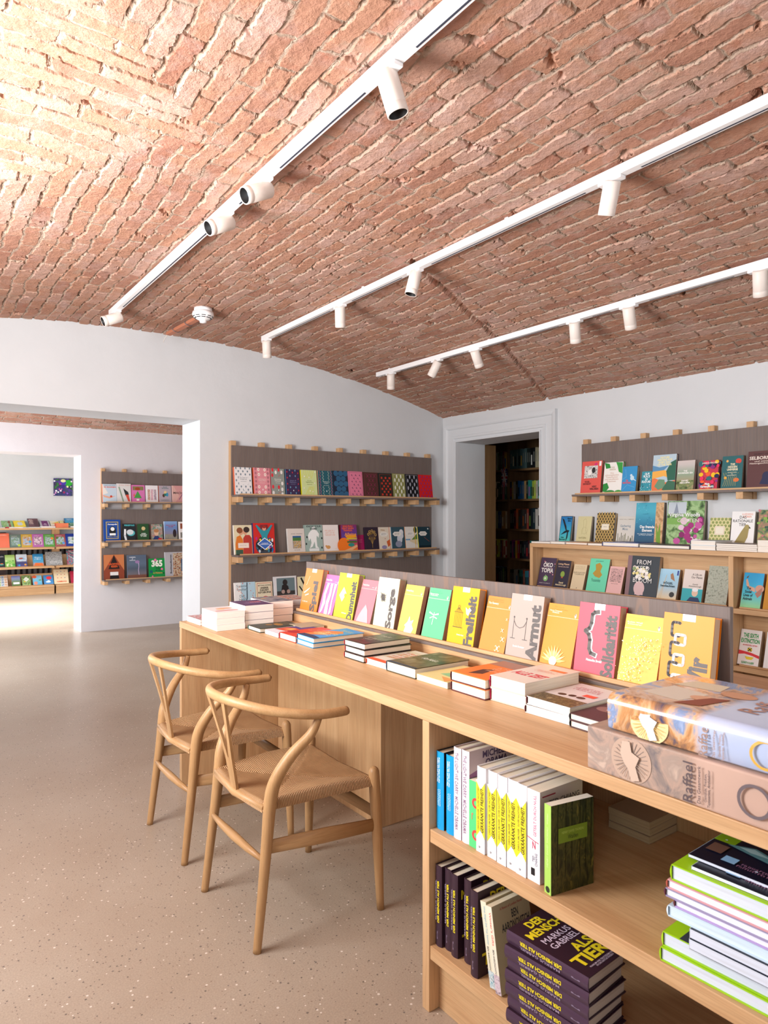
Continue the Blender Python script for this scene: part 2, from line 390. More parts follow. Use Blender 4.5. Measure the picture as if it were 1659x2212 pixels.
# vaulted brick ceiling, with the side vault over the window
def vault(x): return 2.64-0.055*(x-1.6)**2
def zc(x, y):
    z = vault(x)
    xs = 0.885-abs(y-2.23)/1.05
    if x < xs: z = max(z, vault(xs))
    return z
def heightfield(name, xs, ys, fz, m, down=True):
    me = bpy.data.meshes.new(name); nx, ny = len(xs), len(ys)
    verts = [(x, y, fz(x, y)) for y in ys for x in xs]
    faces = [(j*nx+i, (j+1)*nx+i, (j+1)*nx+i+1, j*nx+i+1) for j in range(ny-1) for i in range(nx-1)]
    me.from_pydata(verts, [], faces); me.materials.append(m)
    me.polygons.foreach_set('use_smooth', [True]*len(faces))
    o = bpy.data.objects.new(name, me); COL.objects.link(o); return tag(o, kind='structure')
def steps(a, b, s):
    n = max(1, round((b-a)/s)); return [a+(b-a)*i/n for i in range(n+1)]
CEIL_STEP = 0.008
xs = steps(-1.03, 0.15, 0.06)[:-1]+steps(0.15, XB+0.01, CEIL_STEP)
ys = steps(-2.6, 0.55, 0.08)[:-1]+steps(0.55, YA+0.01, CEIL_STEP)
heightfield('ceiling', xs, ys, zc, brickwork('brick_vault'))
# second room: vault running the other way
def z2(x, y): return 2.34+0.34*(1-((y-6.77)/1.53)**2)
heightfield('ceiling_second_room', steps(-0.5, 4.24, 0.02), steps(YA2, YB+0.005, 0.014), z2, brickwork('brick_vault_second_room', False, 'x'))
bm = B(); box(bm, -0.6, 4.7, YB2, YC, 2.7, 2.8); struct('ceiling_far_room', bm, WALL)

# dark store room behind the panelled doorway
bm = B()
box(bm, XB+0.34, 6.1, 2.3, 2.4, 0, 2.4); box(bm, XB+0.34, 6.1, 6.2, 6.3, 0, 2.4); box(bm, 6.0, 6.1, 2.4, 6.2, 0, 2.4); box(bm, XB+0.265, 4.6, YA, 6.2, 0, 2.4)
box(bm, XB+0.34, 6.1, 2.3, 6.3, 2.35, 2.4)
struct('wall_store_room', bm, plaster('store_plaster', '#b0a498'))
bm = B(); box(bm, 4.577, 4.72, 4.66, 4.70, 0, 1.995); struct('trim_2', bm, DARKWOOD['z'])
# ================================================================== FURNITURE
def rack(name, label, group, loc, rz, nbat, rows, length=1.952, pitch=0.239, first=0.021):
    """wall rack of grey boards on oak battens; local x runs along the wall, -y into the room. rows = list of (shelf_top, panel_top)"""
    t = thing(name, label, 'shelf', loc, rz, group)
    ztop = rows[0][1]+0.037; zbot = rows[-1][0]-0.055
    for i in range(nbat):
        x = first+i*pitch-0.021; bm = B(); box(bm, x, x+0.042, -0.045, -0.001, zbot, ztop, bev=0.002); link('batten', bm, OAK['z'], t)
    for zs, zp in rows:
        bm = B(); box(bm, 0, length, -0.060, -0.0455, zs-0.004, zp); link('back_board', bm, PLYGREY['z'], t)
        bm = B(); box(bm, 0, length, -0.175, -0.0605, zs-0.014, zs); s = link('shelf_board', bm, PLYGREY['x'], t)
        bm = B(); box(bm, 0.022, length-0.03, -0.168, -0.158, zs, zs+0.010); link('lip', bm, OAK['x'], s)
        for i in range(nbat):
            x = first+i*pitch-0.021; bm = B(); box(bm, x, x+0.042, -0.172, -0.0605, zs-0.056, zs-0.0145, bev=0.002); link('bracket', bm, OAK['y'], s)
    return t
RZ = [1.478, 1.030, 0.582]
rack('wall_rack', 'long grey-boarded wall rack with oak battens, three shelves of books between the openings', 'grey wall racks on oak battens', (2.091, YA, 0), 0, 9, [(1.478, 1.8525), (1.030, 1.4057), (0.582, 0.956)])
rack('wall_rack', 'grey wall rack with oak battens seen through the wide opening in the second room', 'grey wall racks on oak battens', (1.994, YB, 0), 0, 9, [(1.478, 1.835), (1.032, 1.400), (0.590, 0.952)])
rack('wall_rack', 'single-shelf grey wall rack with oak battens above the low bookcase on the right wall', 'grey wall racks on oak battens', (XB, 3.236, 0), -PI/2, 11, [(1.478, 1.8525)], length=2.5)

# ---- long display counter
XC = 1.165
cn = thing('display_counter', 'long oak display counter with open shelves, knee space and raised grey display board', 'counter', (1.72, 1.3, 0))
def cpart(name, x0, x1, y0, y1, z0, z1, m, bev=0.0015, parent=None):
    bm = B(); box(bm, x0, x1, y0, y1, z0, z1, bev=bev); o = link(name, bm, m, parent or cn)
    if parent is None: o.matrix_parent_inverse = Matrix.Translation((-1.72, -1.3, 0))
    return o
cpart('worktop', XC, 2.27, -0.7, 3.312, 0.7725, 0.8025, OAK['y'])
cpart('end_panel', XC+0.001, 2.26, 3.282, 3.31, 0, 0.772, OAK['z'])
cpart('knee_panel', 1.69, 1.712, 2.343, 3.2815, 0, 0.772, OAK['z'])
cpart('knee_panel', 1.7125, 2.2, 2.343, 2.365, 0, 0.772, OAK['z'])
cpart('side_panel', XC, 1.72, 1.396, 1.424, 0, 0.772, OAK['z'])
cpart('back_panel', 1.692, 1.712, -0.7, 1.3955, 0.02, 0.772, OAK['z'])
cpart('shelf', XC+0.003, 1.6915, -0.7, 1.3955, 0.453, 0.488, OAK['y'])
cpart('shelf', XC+0.003, 1.6915, -0.7, 1.3955, 0.142, 0.178, OAK['y'])
cpart('plinth', XC+0.035, XC+0.055, -0.7, 1.3955, 0, 0.1415, OAK['y'])
cpart('riser', 1.628, 1.648, -0.6, 3.018, 0.803, 0.842, OAK['y'])
cpart('display_ledge', 1.622, 1.719, -0.6, 3.018, 0.8422, 0.853, PLYGREY['y'])
cpart('ledge_lip', 1.636, 1.646, -0.58, 2.985, 0.8532, 0.866, OAK['y'])
cpart('display_board', 1.7195, 1.7345, 0.877, 3.03, 0.803, 1.090, PLYGREY['z'])

# ---- low bookcases (display shelves with a sloping lip)
def bookcase(name, label, loc, rz, length, bays, ztops, depth, group, back=True, up0=0.001):
    """local x along the front, y into the case"""
    t = thing(name, label, 'bookcase', loc, rz, group); top = ztops[0]; LIPY = 0.022 if back else 0.055
    def p(nm, x0, x1, y0, y1, z0, z1, m, parent=t):
        bm = B(); box(bm, x0, x1, y0, y1, z0, z1, bev=0.0012); return link(nm, bm, m, parent)
    p('top_board', 0, length, 0, depth, top-0.028, top, OAK['x'])
    for x in bays: p('upright', x, x+(0.028 if back else 0.12), up0, depth, 0, top-0.0285, OAK['z'])
    for zs in ztops[1:]:
        for a, b_ in zip(bays[:-1], bays[1:]):
            s = p('shelf', a+0.0285, b_-0.0005, 0.001, depth, zs-0.028, zs, OAK['x'])
            p('lip', a+0.05, b_-0.02, LIPY, LIPY+0.010, zs+0.0002, zs+0.010, OAK['x'], s)
    for a, b_ in zip(bays[:-1], bays[1:]):
        if back:
            p('back_board', a+0.0285, b_-0.0005, 0.115, 0.127, 0.0, top-0.0285, OAK['x'])
        else:
            for zs in ztops[2:]: p('back_board', a+0.0285, b_-0.0005, 0.20, 0.212, zs, zs+0.19, OAK['x'])
        p('plinth', a+0.0285, b_-0.0005, 0.01, 0.03, 0.0, ztops[-1]-0.0285 if ztops[-1] < 0.2 else 0.09, OAK['x'])
    return t
# the cases stop short of the wall, so the depth reaches it
bookcase('low_bookcase', 'low oak display bookcase along the right wall with tilted books facing out', (3.85, 3.452, 0), -PI/2, 3.2, [0, 1.476, 2.98], [1.121, 0.801, 0.480, 0.160], 0.383, 'low oak display bookcases')
bookcase('low_bookcase', 'low oak display bookcase in the farthest room below the small painting', (1.15, 12.7, 0), 0, 3.2, [-0.06, 1.16, 2.38], [1.121, 0.79, 0.47, 0.150], 0.29, 'low oak display bookcases', back=False, up0=0.213)
# ribbed radiator behind it
r = thing('radiator', 'dark grey ribbed radiator behind the far bookcase', 'radiator', (2.6, 13.03, 0))
bm = B()
for i in range(22): box(bm, -0.9+i*0.085, -0.9+i*0.085+0.05, -0.02, 0.05, 0.12, 0.98, bev=0.008)
link('ribs', bm, plain('#5c5a5c', 0.4), r)
bm = B(); box(bm, -0.93, 0.98, -0.005, 0.03, 0.14, 0.19); box(bm, -0.93, 0.98, -0.005, 0.03, 0.90, 0.95); link('header_pipe', bm, plain('#5c5a5c', 0.4), r)
bm = B(); box(bm, -0.95, 1.0, 0.051, 0.058, 0.11, 1.0); link('rear_plate', bm, plain('#3e3634', 0.6), r)
bm = B(); box(bm, 0.3, 1.62, 13.0, 13.09, 0.10, 1.05, bev=0.004); tag(link('wall_cabinet', bm, plain('#54474a', 0.6)), 'dark brown recess cover on the wall behind the far bookcase', 'panel')

# ---- painting in the far room
p0 = on_Y(116, 1032.8, YC-0.03); p1 = on_Y(156.6, 1071.5, YC-0.03)
pic = thing('painting', 'small square painting of blurred purple and green night lights on the far wall', 'painting', (p0.x, YC-0.003, p1.z))
PW, PH = p1.x-p0.x, p0.z-p1.z
bm = B(); box(bm, 0, PW, -0.025, 0, 0, PH, 0)
mats = [mottled(['#1c2a50', '#3a2f8c', '#1e4a3c', '#5c3aa0', '#28202c', '#2f7a3a'], 11, 0.5)]
def dot(cx, cy, r, m, sx=1):
    if m not in mats: mats.append(m)
    k = len(bm.faces)*0.00001
    f = bm.faces.new([bm.verts.new((PW*cx+r*sx*math.cos(a*PI/8), -0.0255-k, PH*cy+r*math.sin(a*PI/8))) for a in range(15, -1, -1)]); f.material_index = mats.index(m)
dot(0.78, 0.74, 0.055, plain('#2fae34'), 1.2); dot(0.5, 0.75, 0.05, plain('#4a3bb0')); dot(0.5, 0.86, 0.028, plain('#f4efb0'), 1.5); dot(0.5, 0.55, 0.03, plain('#3d2a8a'))
for cx, cy, r_, c in ((0.04, 0.84, .014, '#ffffff'), (0.94, 0.83, .014, '#ffe8ff'), (0.73, 0.53, .018, '#e8f4a8'), (0.13, 0.28, .016, '#ffffff'), (0.24, 0.21, .014, '#ffffff'), (0.37, 0.29, .016, '#fff0ff'), (0.1, 0.17, .014, '#f0a0d8'), (0.3, 0.38, .014, '#d050b0'), (0.42, 0.38, .012, '#e060b8'), (0.91, 0.52, .010, '#ffd8ff'), (0.55, 0.2, .02, '#a03060'), (0.72, 0.15, .016, '#9060d0'), (0.35, 0.68, .02, '#a02a9a'), (0.03, 0.08, .012, '#ffd0f0')): dot(cx, cy, r_, plain(c))
link('canvas', bm, mats, pic)

# ---- tall dark bookcase in the store room, front at X=5.5
tc_ = thing('tall_bookcase', 'tall dark oak bookcase full of upright books inside the doorway', 'bookcase', (5.5, 5.2, 0))
def tb(nm, x0, x1, y0, y1, z0, z1, ax, parent=tc_):
    bm = B(); box(bm, x0-5.5, x1-5.5, y0-5.2, y1-5.2, z0, z1); return link(nm, bm, DARKWOOD[ax], parent)
SHZ = [on_X(1110, 960+0.149*(y)-30, 5.5).z for y in (0,)]
def shelf_z(v): return on_X(1120, v, 5.5).z
TB_Z = [shelf_z(v) for v in (1012.5, 1078, 1142.5, 1206.5)]; TB_Z.append(TB_Z[-1]-(TB_Z[-2]-TB_Z[-1])); TB_Z.append(TB_Z[-1]-(TB_Z[-3]-TB_Z[-2]))
for y in (5.85, 5.235, 4.2, 3.3): tb('upright', 5.5, 5.8, y, y+0.022, 0, 2.22, 'z')
for z in TB_Z: tb('shelf', 5.5, 5.8, 3.322, 5.85, z-0.022, z, 'y')
tb('top_board', 5.5, 5.8, 3.3, 5.872, 2.22, 2.25, 'y'); tb('back_board', 5.801, 5.815, 3.3, 5.872, 0, 2.25, 'z')

# ---- wishbone-backed chairs (front towards the counter, +X)
def cord_mat():
    m, nt, b = new_mat('paper_cord'); uv = N(nt, 'ShaderNodeUVMap'); s = N(nt, 'ShaderNodeSeparateXYZ'); L(nt, uv.outputs[0], s.inputs[0])
    nz = N(nt, 'ShaderNodeTexNoise', i_Scale=26.0, i_Detail=3.0); tc = N(nt, 'ShaderNodeTexCoord'); L(nt, tc.outputs['Object'], nz.inputs['Vector'])
    a = N(nt, 'ShaderNodeMath', operation='MULTIPLY_ADD'); L(nt, nz.outputs['Fac'], a.inputs[0]); a.inputs[1].default_value = 0.004; L(nt, s.outputs[0], a.inputs[2])
    k = N(nt, 'ShaderNodeMath', operation='MULTIPLY'); L(nt, a.outputs[0], k.inputs[0]); k.inputs[1].default_value = 2*PI/0.0056
    sn = N(nt, 'ShaderNodeMath', operation='SINE'); L(nt, k.outputs[0], sn.inputs[0])
    n2 = N(nt, 'ShaderNodeTexNoise', i_Scale=9.0, i_Detail=4.0); L(nt, tc.outputs['Object'], n2.inputs['Vector'])
    c = ramp(nt, [(0.3, lin('#b88e62')), (0.7, lin('#cba274'))], n2.outputs['Fac'])
    g = ramp(nt, [(0.0, (0.45, 0.36, 0.28, 1)), (0.30, (1, 1, 1, 1))]); m1 = N(nt, 'ShaderNodeMath', operation='MULTIPLY_ADD'); L(nt, sn.outputs[0], m1.inputs[0]); m1.inputs[1].default_value = 0.5; m1.inputs[2].default_value = 0.5
    L(nt, m1.outputs[0], g.inputs[0])
    mx = N(nt, 'ShaderNodeMix', data_type='RGBA', blend_type='MULTIPLY'); mx.inputs['Factor'].default_value = 1; L(nt, c.outputs[0], mx.inputs['A']); L(nt, g.outputs[0], mx.inputs['B'])
    L(nt, mx.outputs['Result'], b.inputs['Base Color']); b.inputs['Roughness'].default_value = 0.65
    bu = N(nt, 'ShaderNodeBump', i_Strength=1.0, i_Distance=0.0025); L(nt, m1.outputs[0], bu.inputs['Height']); L(nt, bu.outputs[0], b.inputs['Normal'])
    return m
CORD = cord_mat()
def make_chair(label, loc, rz=0.0):
    t = thing('dining_chair', label, 'chair', loc, rz, 'wishbone-backed oak chairs at the counter')
    W = CHAIRWOOD
    for s in (-1, 1):
        # front leg with domed top
        bm = B(); tube(bm, [(0.222, s*0.243, 0), (0.2215, s*0.240, 0.04), (0.219, s*0.229, 0.24), (0.217, s*0.216, 0.40), (0.216, s*0.213, 0.455), (0.216, s*0.2127, 0.466), (0.216, s*0.2125, 0.472)], [0.0125, 0.0135, 0.0185, 0.0195, 0.0185, 0.013, 0.004]); link('front_leg', bm, W['z'], t)
        # rear leg, rising and sweeping forward to carry the rail
        P = spline([(-0.215, s*0.210, 0), (-0.196, s*0.206, 0.16), (-0.176, s*0.200, 0.33), (-0.165, s*0.197, 0.43), (-0.152, s*0.205, 0.50), (-0.110, s*0.225, 0.575), (-0.052, s*0.250, 0.64), (-0.030, s*0.262, 0.690)], 7)
        n = len(P); rr = []
        for i in range(n):
            q = i/(n-1); rr.append(0.0125+0.0085*min(1, q/0.45) if q < 0.5 else 0.021-0.0095*((q-0.5)/0.5)**1.3)
        bm = B(); tube(bm, P, rr, seg=16); link('rear_leg', bm, W['z'], t)
        # side stretcher, a tall flat board
        bm = B(); a0 = Vector((-0.180, s*0.203, 0.305)); a1 = Vector((0.219, s*0.227, 0.280)); tube(bm, [a0, a0.lerp(a1, .5), a1], None, seg=12, flat=[(0.0075, 0.0215), (0.0085, 0.026), (0.0075, 0.0215)]); link('side_stretcher', bm, W['x'], t)
        # seat rails
    bm = B(); tube(bm, [(-0.19, -0.2, 0.268), (-0.195, -0.1, 0.268), (-0.196, 0, 0.268), (-0.195, 0.1, 0.268), (-0.19, 0.2, 0.268)], [0.0075, 0.012, 0.0145, 0.012, 0.0075]); link('rear_stretcher', bm, W['y'], t)
    bm = B(); tube(bm, [(0.219, -0.226, 0.315), (0.219, 0, 0.315), (0.219, 0.226, 0.315)], None, seg=12, flat=[(0.0075, 0.020), (0.0085, 0.024), (0.0075, 0.020)]); link('front_stretcher', bm, W['y'], t)
    bm = B(); tube(bm, [(-0.178, -0.19, 0.420), (-0.195, 0, 0.414), (-0.178, 0.19, 0.420)], [0.012, 0.0135, 0.012]); link('seat_rail', bm, W['y'], t)
    # bent top rail: one piece forming back and arms
    half = [(0.072, 0.272, 0.700), (0.035, 0.2735, 0.700), (-0.03, 0.270, 0.703), (-0.10, 0.247, 0.711), (-0.170, 0.200, 0.722), (-0.222, 0.135, 0.733), (-0.252, 0.068, 0.740), (-0.262, 0.0, 0.742)]
    pts = [Vector(p) for p in half]+[Vector((x, -y, z)) for x, y, z in reversed(half[:-1])]
    P = spline(pts, 6); n = len(P); fl = []
    for i, p in enumerate(P):
        q = abs(i/(n-1)*2-1)   # 1 at the tips
        e = 1.0
        dist_tip = min(i, n-1-i)
        if dist_tip == 0: e = 0.55
        elif dist_tip == 1: e = 0.9
        fl.append(((0.0135+0.0035*q)*e, (0.0165-0.002*q)*e))
    bm = B(); tube(bm, [P[0]+(P[0]-P[1]).normalized()*0.004]+P+[P[-1]+(P[-1]-P[-2]).normalized()*0.004], None, seg=18, flat=[(0.004, 0.004)]+fl+[(0.004, 0.004)]); link('top_rail', bm, W['y'], t)
    # Y-shaped splat
    bm = B()
    def strip(pts2, th=0.0045):
        # pts2: (y_left, y_right, x, z)
        rows = []
        for yl, yr, x, z in pts2: rows.append([bm.verts.new((x-th, yl, z)), bm.verts.new((x-th, yr, z)), bm.verts.new((x+th, yr, z)), bm.verts.new((x+th, yl, z))])
        for i in range(len(rows)-1):
            for k in range(4): bm.faces.new((rows[i][k], rows[i][(k+1) % 4], rows[i+1][(k+1) % 4], rows[i+1][k]))
        bm.faces.new(list(reversed(rows[0]))); bm.faces.new(rows[-1])
    def sx(z): return -0.192-0.068*((z-0.41)/0.325)**1.2
    zz = [0.405, 0.44, 0.48, 0.515, 0.53]
    strip([(-0.020-0.002*i, 0.020+0.002*i, sx(max(z, .41)), z) for i, z in enumerate(zz)])
    for s in (-1, 1):
        rows = []
        for z in (0.53, 0.56, 0.60, 0.64, 0.68, 0.71, 0.732):
            q = (z-0.53)/0.2; c_ = s*(0.0145+0.047*q); w_ = 0.0125-0.003*math.sin(PI*min(1, q))
            rows.append((c_-w_, c_+w_, sx(z), z))
        strip(rows)
    link('wishbone_splat', bm, W['z'], t)
    # woven seat: four cord fields meeting on the diagonals
    bm = B(); n = 56; uvl = bm.loops.layers.uv.new('UVMap'); grid = []
    def outer(a, f):   # a,f in -1..1
        x = -0.183+(f+1)/2*(0.399) - (0.012*(1-a*a) if f < 0 else 0)*(-f if f < 0 else 0)
        hw = 0.185+(f+1)/2*0.032
        return x, a*hw
    ext = [-1.06]+[-1+2*i/n for i in range(n+1)]+[1.06]
    N_ = len(ext)
    def zf(a, f):
        e = max(abs(a), abs(f)); 
        if e > 1: return 0.412
        edge = 1-e
        return 0.441-0.016*min(1, edge/0.55)**0.8-0.010*max(0, 1-edge/0.05)**2 + 0.010*(abs(a)-abs(f))*e - 0.0035*math.exp(-((abs(a)-abs(f))/0.035)**2)
    for j, f in enumerate(ext):
        row = []
        for i, a in enumerate(ext):
            x, y = outer(max(-1, min(1, a)) , max(-1, min(1, f)))
            if abs(a) > 1: y += math.copysign(0.010, a)
            if abs(f) > 1: x += math.copysign(0.010, f)
            row.append(bm.verts.new((x, y, zf(a, f))))
        grid.append(row)
    for j in range(N_-1):
        for i in range(N_-1):
            fc = bm.faces.new((grid[j][i], grid[j+1][i], grid[j+1][i+1], grid[j][i+1])); fc.smooth = True
            a = (ext[i]+ext[i+1])/2; f = (ext[j]+ext[j+1])/2
            for lp in fc.loops:
                co = lp.vert.co
                lp[uvl].uv = (co.y, co.x) if abs(f) > abs(a) else (co.x, co.y)
    # underside
    bmesh.ops.recalc_face_normals(bm, faces=bm.faces)
    link('woven_seat', bm, CORD, t)
    bm = B(); v = [bm.verts.new(p) for p in ((-0.185, -0.19, 0.413), (0.22, -0.222, 0.413), (0.22, 0.222, 0.413), (-0.185, 0.19, 0.413))]; bm.faces.new(v); bmesh.ops.solidify(bm, geom=bm.faces[:], thickness=0.004); link('seat_underside', bm, plain('#b08a62', 0.8), t)
    return t
make_chair('nearer wishbone-backed oak chair with woven cord seat, drawn up to the counter', (1.12, 2.105, 0))
make_chair('farther wishbone-backed oak chair with woven cord seat, behind the nearer one', (1.126, 2.745, 0))

# ---- ceiling tracks, spots and smoke detector
WHITE = plain('#f4f2f2', 0.4); SPOT = plain('#eadfd6', 0.4); BLACK = plain('#101012', 0.5); GLASS = plain('#8fa0b0', 0.1, 0.6)
def track(xc, zt, y_end, y_start, label, slots):
    t = thing('light_track', label, 'track', (xc, y_end, zt), 0, 'white ceiling light tracks')
    bm = B(); box(bm, -0.018, 0.018, y_start-y_end, 0, -0.034, 0, bev=0.002); link('rail', bm, WHITE, t)
    for a, b_ in slots:
        bm = B(); box(bm, 0.003, 0.009, a-y_end, b_-y_end, -0.0350, -0.0335); link('slot', bm, plain('#3b3f4d', 0.5), t)
    # stand-offs up to the bricks
    k = y_end-0.15
    while k > y_start:
        bm = B(); box(bm, -0.005, 0.005, k-y_end-0.02, k-y_end, 0, vault(xc)-zt-0.004); k -= 1.1; link('fixing', bm, WHITE, t)
    return t
TZ = [2.598, 2.597, 2.476]; TX = [1.13, 2.165, 3.20]
SP = {0: [(1.50, (0.30, -0.12, -1), 'white ceiling spot on the left track, nearest the camera, aimed down'),
          (2.26, (-0.80, -0.02, -0.42), 'cream ceiling spot on the left track, right one of the close pair'),
          (2.60, (-0.80, -0.02, -0.42), 'cream ceiling spot on the left track, left one of the close pair'),
          (4.22, (-0.80, 0.02, -0.36), 'ceiling spot at the far end of the left track')],
      1: [(1.52, (0.22, 0.42, -1), 'white ceiling spot on the middle track, nearest the camera'),
          (2.66, (-0.22, 0.12, -1), 'white ceiling spot on the middle track, second from the camera, tilted left'),
          (3.36, (0.22, 0.30, -1), 'white ceiling spot on the middle track, third from the camera'),
          (4.31, (0.20, 0.30, -1), 'white ceiling spot at the far end of the middle track')],
      2: [(1.48, (0.48, 0.20, -1), 'white ceiling spot on the right track, cut by the right picture edge'),
          (2.15, (0.52, 0.18, -1), 'white ceiling spot on the right track, second from the camera, tilted right'),
          (2.50, (0.42, 0.24, -1), 'white ceiling spot on the right track, third from the camera'),
          (3.31, (0.60, 0.12, -1), 'white ceiling spot on the right track, fourth from the camera, tilted right'),
          (3.70, (-0.17, 0.62, -1), 'white ceiling spot on the right track, tilted left beside the last one'),
          (4.25, (0.24, 0.32, -1), 'white ceiling spot at the far end of the right track, hanging straight')]}
def spot(loc, d, label, L_=0.118, R_=0.031, m=None):
    t = thing('ceiling_spot', label, 'ceiling spot', loc, 0, 'cylindrical track spots')
    d = Vector(d).normalized(); q = d.to_track_quat('Z', 'Y').to_matrix().to_4x4()
    body = Matrix.Translation(Vector((0, 0, -0.012-R_*0.75*(1-abs(d.z))-0.012))-d*(0.018+0.02*(1-abs(d.z)))+Vector((0.0, 0, 0)))@q
    bm = B(); lathe(bm, [(0.001, 0), (R_*0.9, 0.0), (R_, 0.003), (R_, L_*0.78), (R_*0.985, L_*0.785), (R_, L_*0.79), (R_, L_-0.001), (R_-0.002, L_), (R_-0.004, L_-0.001), (R_-0.005, L_-0.03), (0.001, L_-0.031)], 28, body, [0, 0, 0, 0, 0, 0, 0, 0, 1, 1]); h = link('lamp_head', bm, [SPOT, BLACK], t)
    bm = B(); lathe(bm, [(0.018, L_-0.0305), (0.016, L_-0.026), (0.001, L_-0.024)], 20, body); link('lens', bm, GLASS, h)
    bm = B(); box(bm, -0.016, 0.016, -0.05, 0.05, -0.012, 0.0, bev=0.002); box(bm, -0.004, 0.004, -0.006, 0.006, -0.04, -0.011); link('adapter', bm, WHITE, t)
    return t
for i in range(3):
    ye = [4.43, 4.43, 4.48][i]; sc_ = [1.022, 1.016, 1.012][i]; ys_ = [p[0]*sc_ for p in SP[i]]
    slots = []; prev = 0.3
    for y in ys_: slots.append((prev, y-0.12)); prev = y+0.12
    slots.append((prev, ye-0.04)); slots = [s for s in slots if s[1] > s[0]]
    track(TX[i], TZ[i], ye, -0.4, ['white ceiling track on the left, the longest across the picture', 'white ceiling track in the middle of the vault', 'white ceiling track on the right, nearest the panelled doorway'][i], slots)
    for y, d, lab in SP[i]: spot((TX[i], y*sc_, TZ[i]-0.034), d, lab)
for u, lab, dx in ((341, 'left one of two small spots on the second room ceiling', -0.25), (364, 'right one of two small spots on the second room ceiling', 0.5)):
    p = on_Y(u, 900, 7.2); zt = z2(p.x, 7.2)-0.03
    spot((p.x, 7.2, zt+0.012), (dx, 0, -1), lab)

sd = thing('smoke_detector', 'round white smoke detector on the brick vault', 'smoke detector', (1.60, 4.12, 2.615))
bm = B(); lathe(bm, [(0.001, 0.005), (0.055, 0.005), (0.055, -0.018)], 30); link('base_ring', bm, WHITE, sd)
bm = B(); lathe(bm, [(0.052, -0.018), (0.064, -0.020), (0.066, -0.038), (0.058, -0.052), (0.034, -0.066), (0.022, -0.070), (0.020, -0.084), (0.001, -0.088)], 36); hd = link('housing', bm, WHITE, sd)
bm = B()
for k in range(10):
    for zz_, rr_ in ((-0.050, 0.0605), (-0.058, 0.0495)):
        m = Matrix.Rotation(k*PI/5, 4, 'Z'); box(bm, rr_-0.004, rr_+0.0015, -0.012, 0.012, zz_-0.0015, zz_+0.0015, mat=m)
link('vent', bm, BLACK, hd)
cd = thing('cable_duct', 'terracotta cable strip with wire ties beside the smoke detector', 'cable duct', (1.55, 4.16, 2.575))
a = on_Z(428, 688, 2.575)-Vector((1.55, 4.16, 2.575)); b_ = on_Z(364, 722, 2.575)-Vector((1.55, 4.16, 2.575))
bm = B(); dv = (b_-a); q = dv.to_track_quat('X', 'Z').to_matrix().to_4x4(); box(bm, 0, dv.length, -0.018, 0.018, -0.008, 0.012, mat=Matrix.Translation(a)@q, bev=0.002); link('strip', bm, plain('#c07a5c', 0.6), cd)
for f_ in (0.3, 0.72):
    bm = B(); c_ = a.lerp(b_, f_); tube(bm, [c_+q.to_3x3()@Vector(((0.006*math.sin(k*1.3)), 0.028*math.cos(k*PI/5), 0.002+0.016*math.sin(k*PI/5))) for k in range(11)], [0.0022]*11, seg=6); link('wire_tie', bm, plain('#7d7d80', 0.5, 0.5), cd)
bm = B(); tube(bm, [b_+Vector((0, 0, 0)), b_+Vector((-0.015, 0.03, -0.02)), b_+Vector((-0.02, 0.05, -0.05))], [0.004, 0.003, 0.002], seg=8); link('loose_wire', bm, plain('#d8d2cc'), cd)
# ================================================================== BOOKS
PAPER = None
def paper_mat(c):
    key = ('paper', c)
    if key in MATS: return MATS[key]
    m, nt, b = new_mat('paper_edges')
    tc = N(nt, 'ShaderNodeTexCoord'); mp = N(nt, 'ShaderNodeMapping'); mp.inputs['Scale'].default_value = (6, 6, 900); L(nt, tc.outputs['Object'], mp.inputs[0])
    no = N(nt, 'ShaderNodeTexNoise', i_Scale=1.0, i_Detail=2.0); L(nt, mp.outputs[0], no.inputs['Vector'])
    c0 = lin(c); r = ramp(nt, [(0.3, (c0[0]*.84, c0[1]*.83, c0[2]*.81, 1)), (0.6, c0)], no.outputs['Fac']); L(nt, r.outputs[0], b.inputs['Base Color'])
    b.inputs['Roughness'].default_value = 0.8; b.inputs['Specular IOR Level'].default_value = 0.2
    MATS[key] = m; return m
TXT = {}
def text_shape(s, bold=0.0):
    key = (s, bold)
    if key in TXT: return TXT[key]
    cu = bpy.data.curves.new('lettering', 'FONT'); cu.body = s; cu.size = 1.0; cu.resolution_u = 2; cu.offset = bold; cu.align_x = 'CENTER'; cu.space_line = 0.92
    o = bpy.data.objects.new('lettering', cu); me = o.to_mesh()
    vs_ = [(v.co.x, v.co.y) for v in me.vertices]; fs = [tuple(p.vertices) for p in me.polygons]
    if vs_:
        x0 = min(v[0] for v in vs_); x1 = max(v[0] for v in vs_); y0 = min(v[1] for v in vs_); y1 = max(v[1] for v in vs_)
        vs_ = [((x-x0)/max(1e-6, x1-x0), (y-y0)/max(1e-6, y1-y0)) for x, y in vs_]
    o.to_mesh_clear(); bpy.data.objects.remove(o); bpy.data.curves.remove(cu)
    TXT[key] = (vs_, fs); return TXT[key]
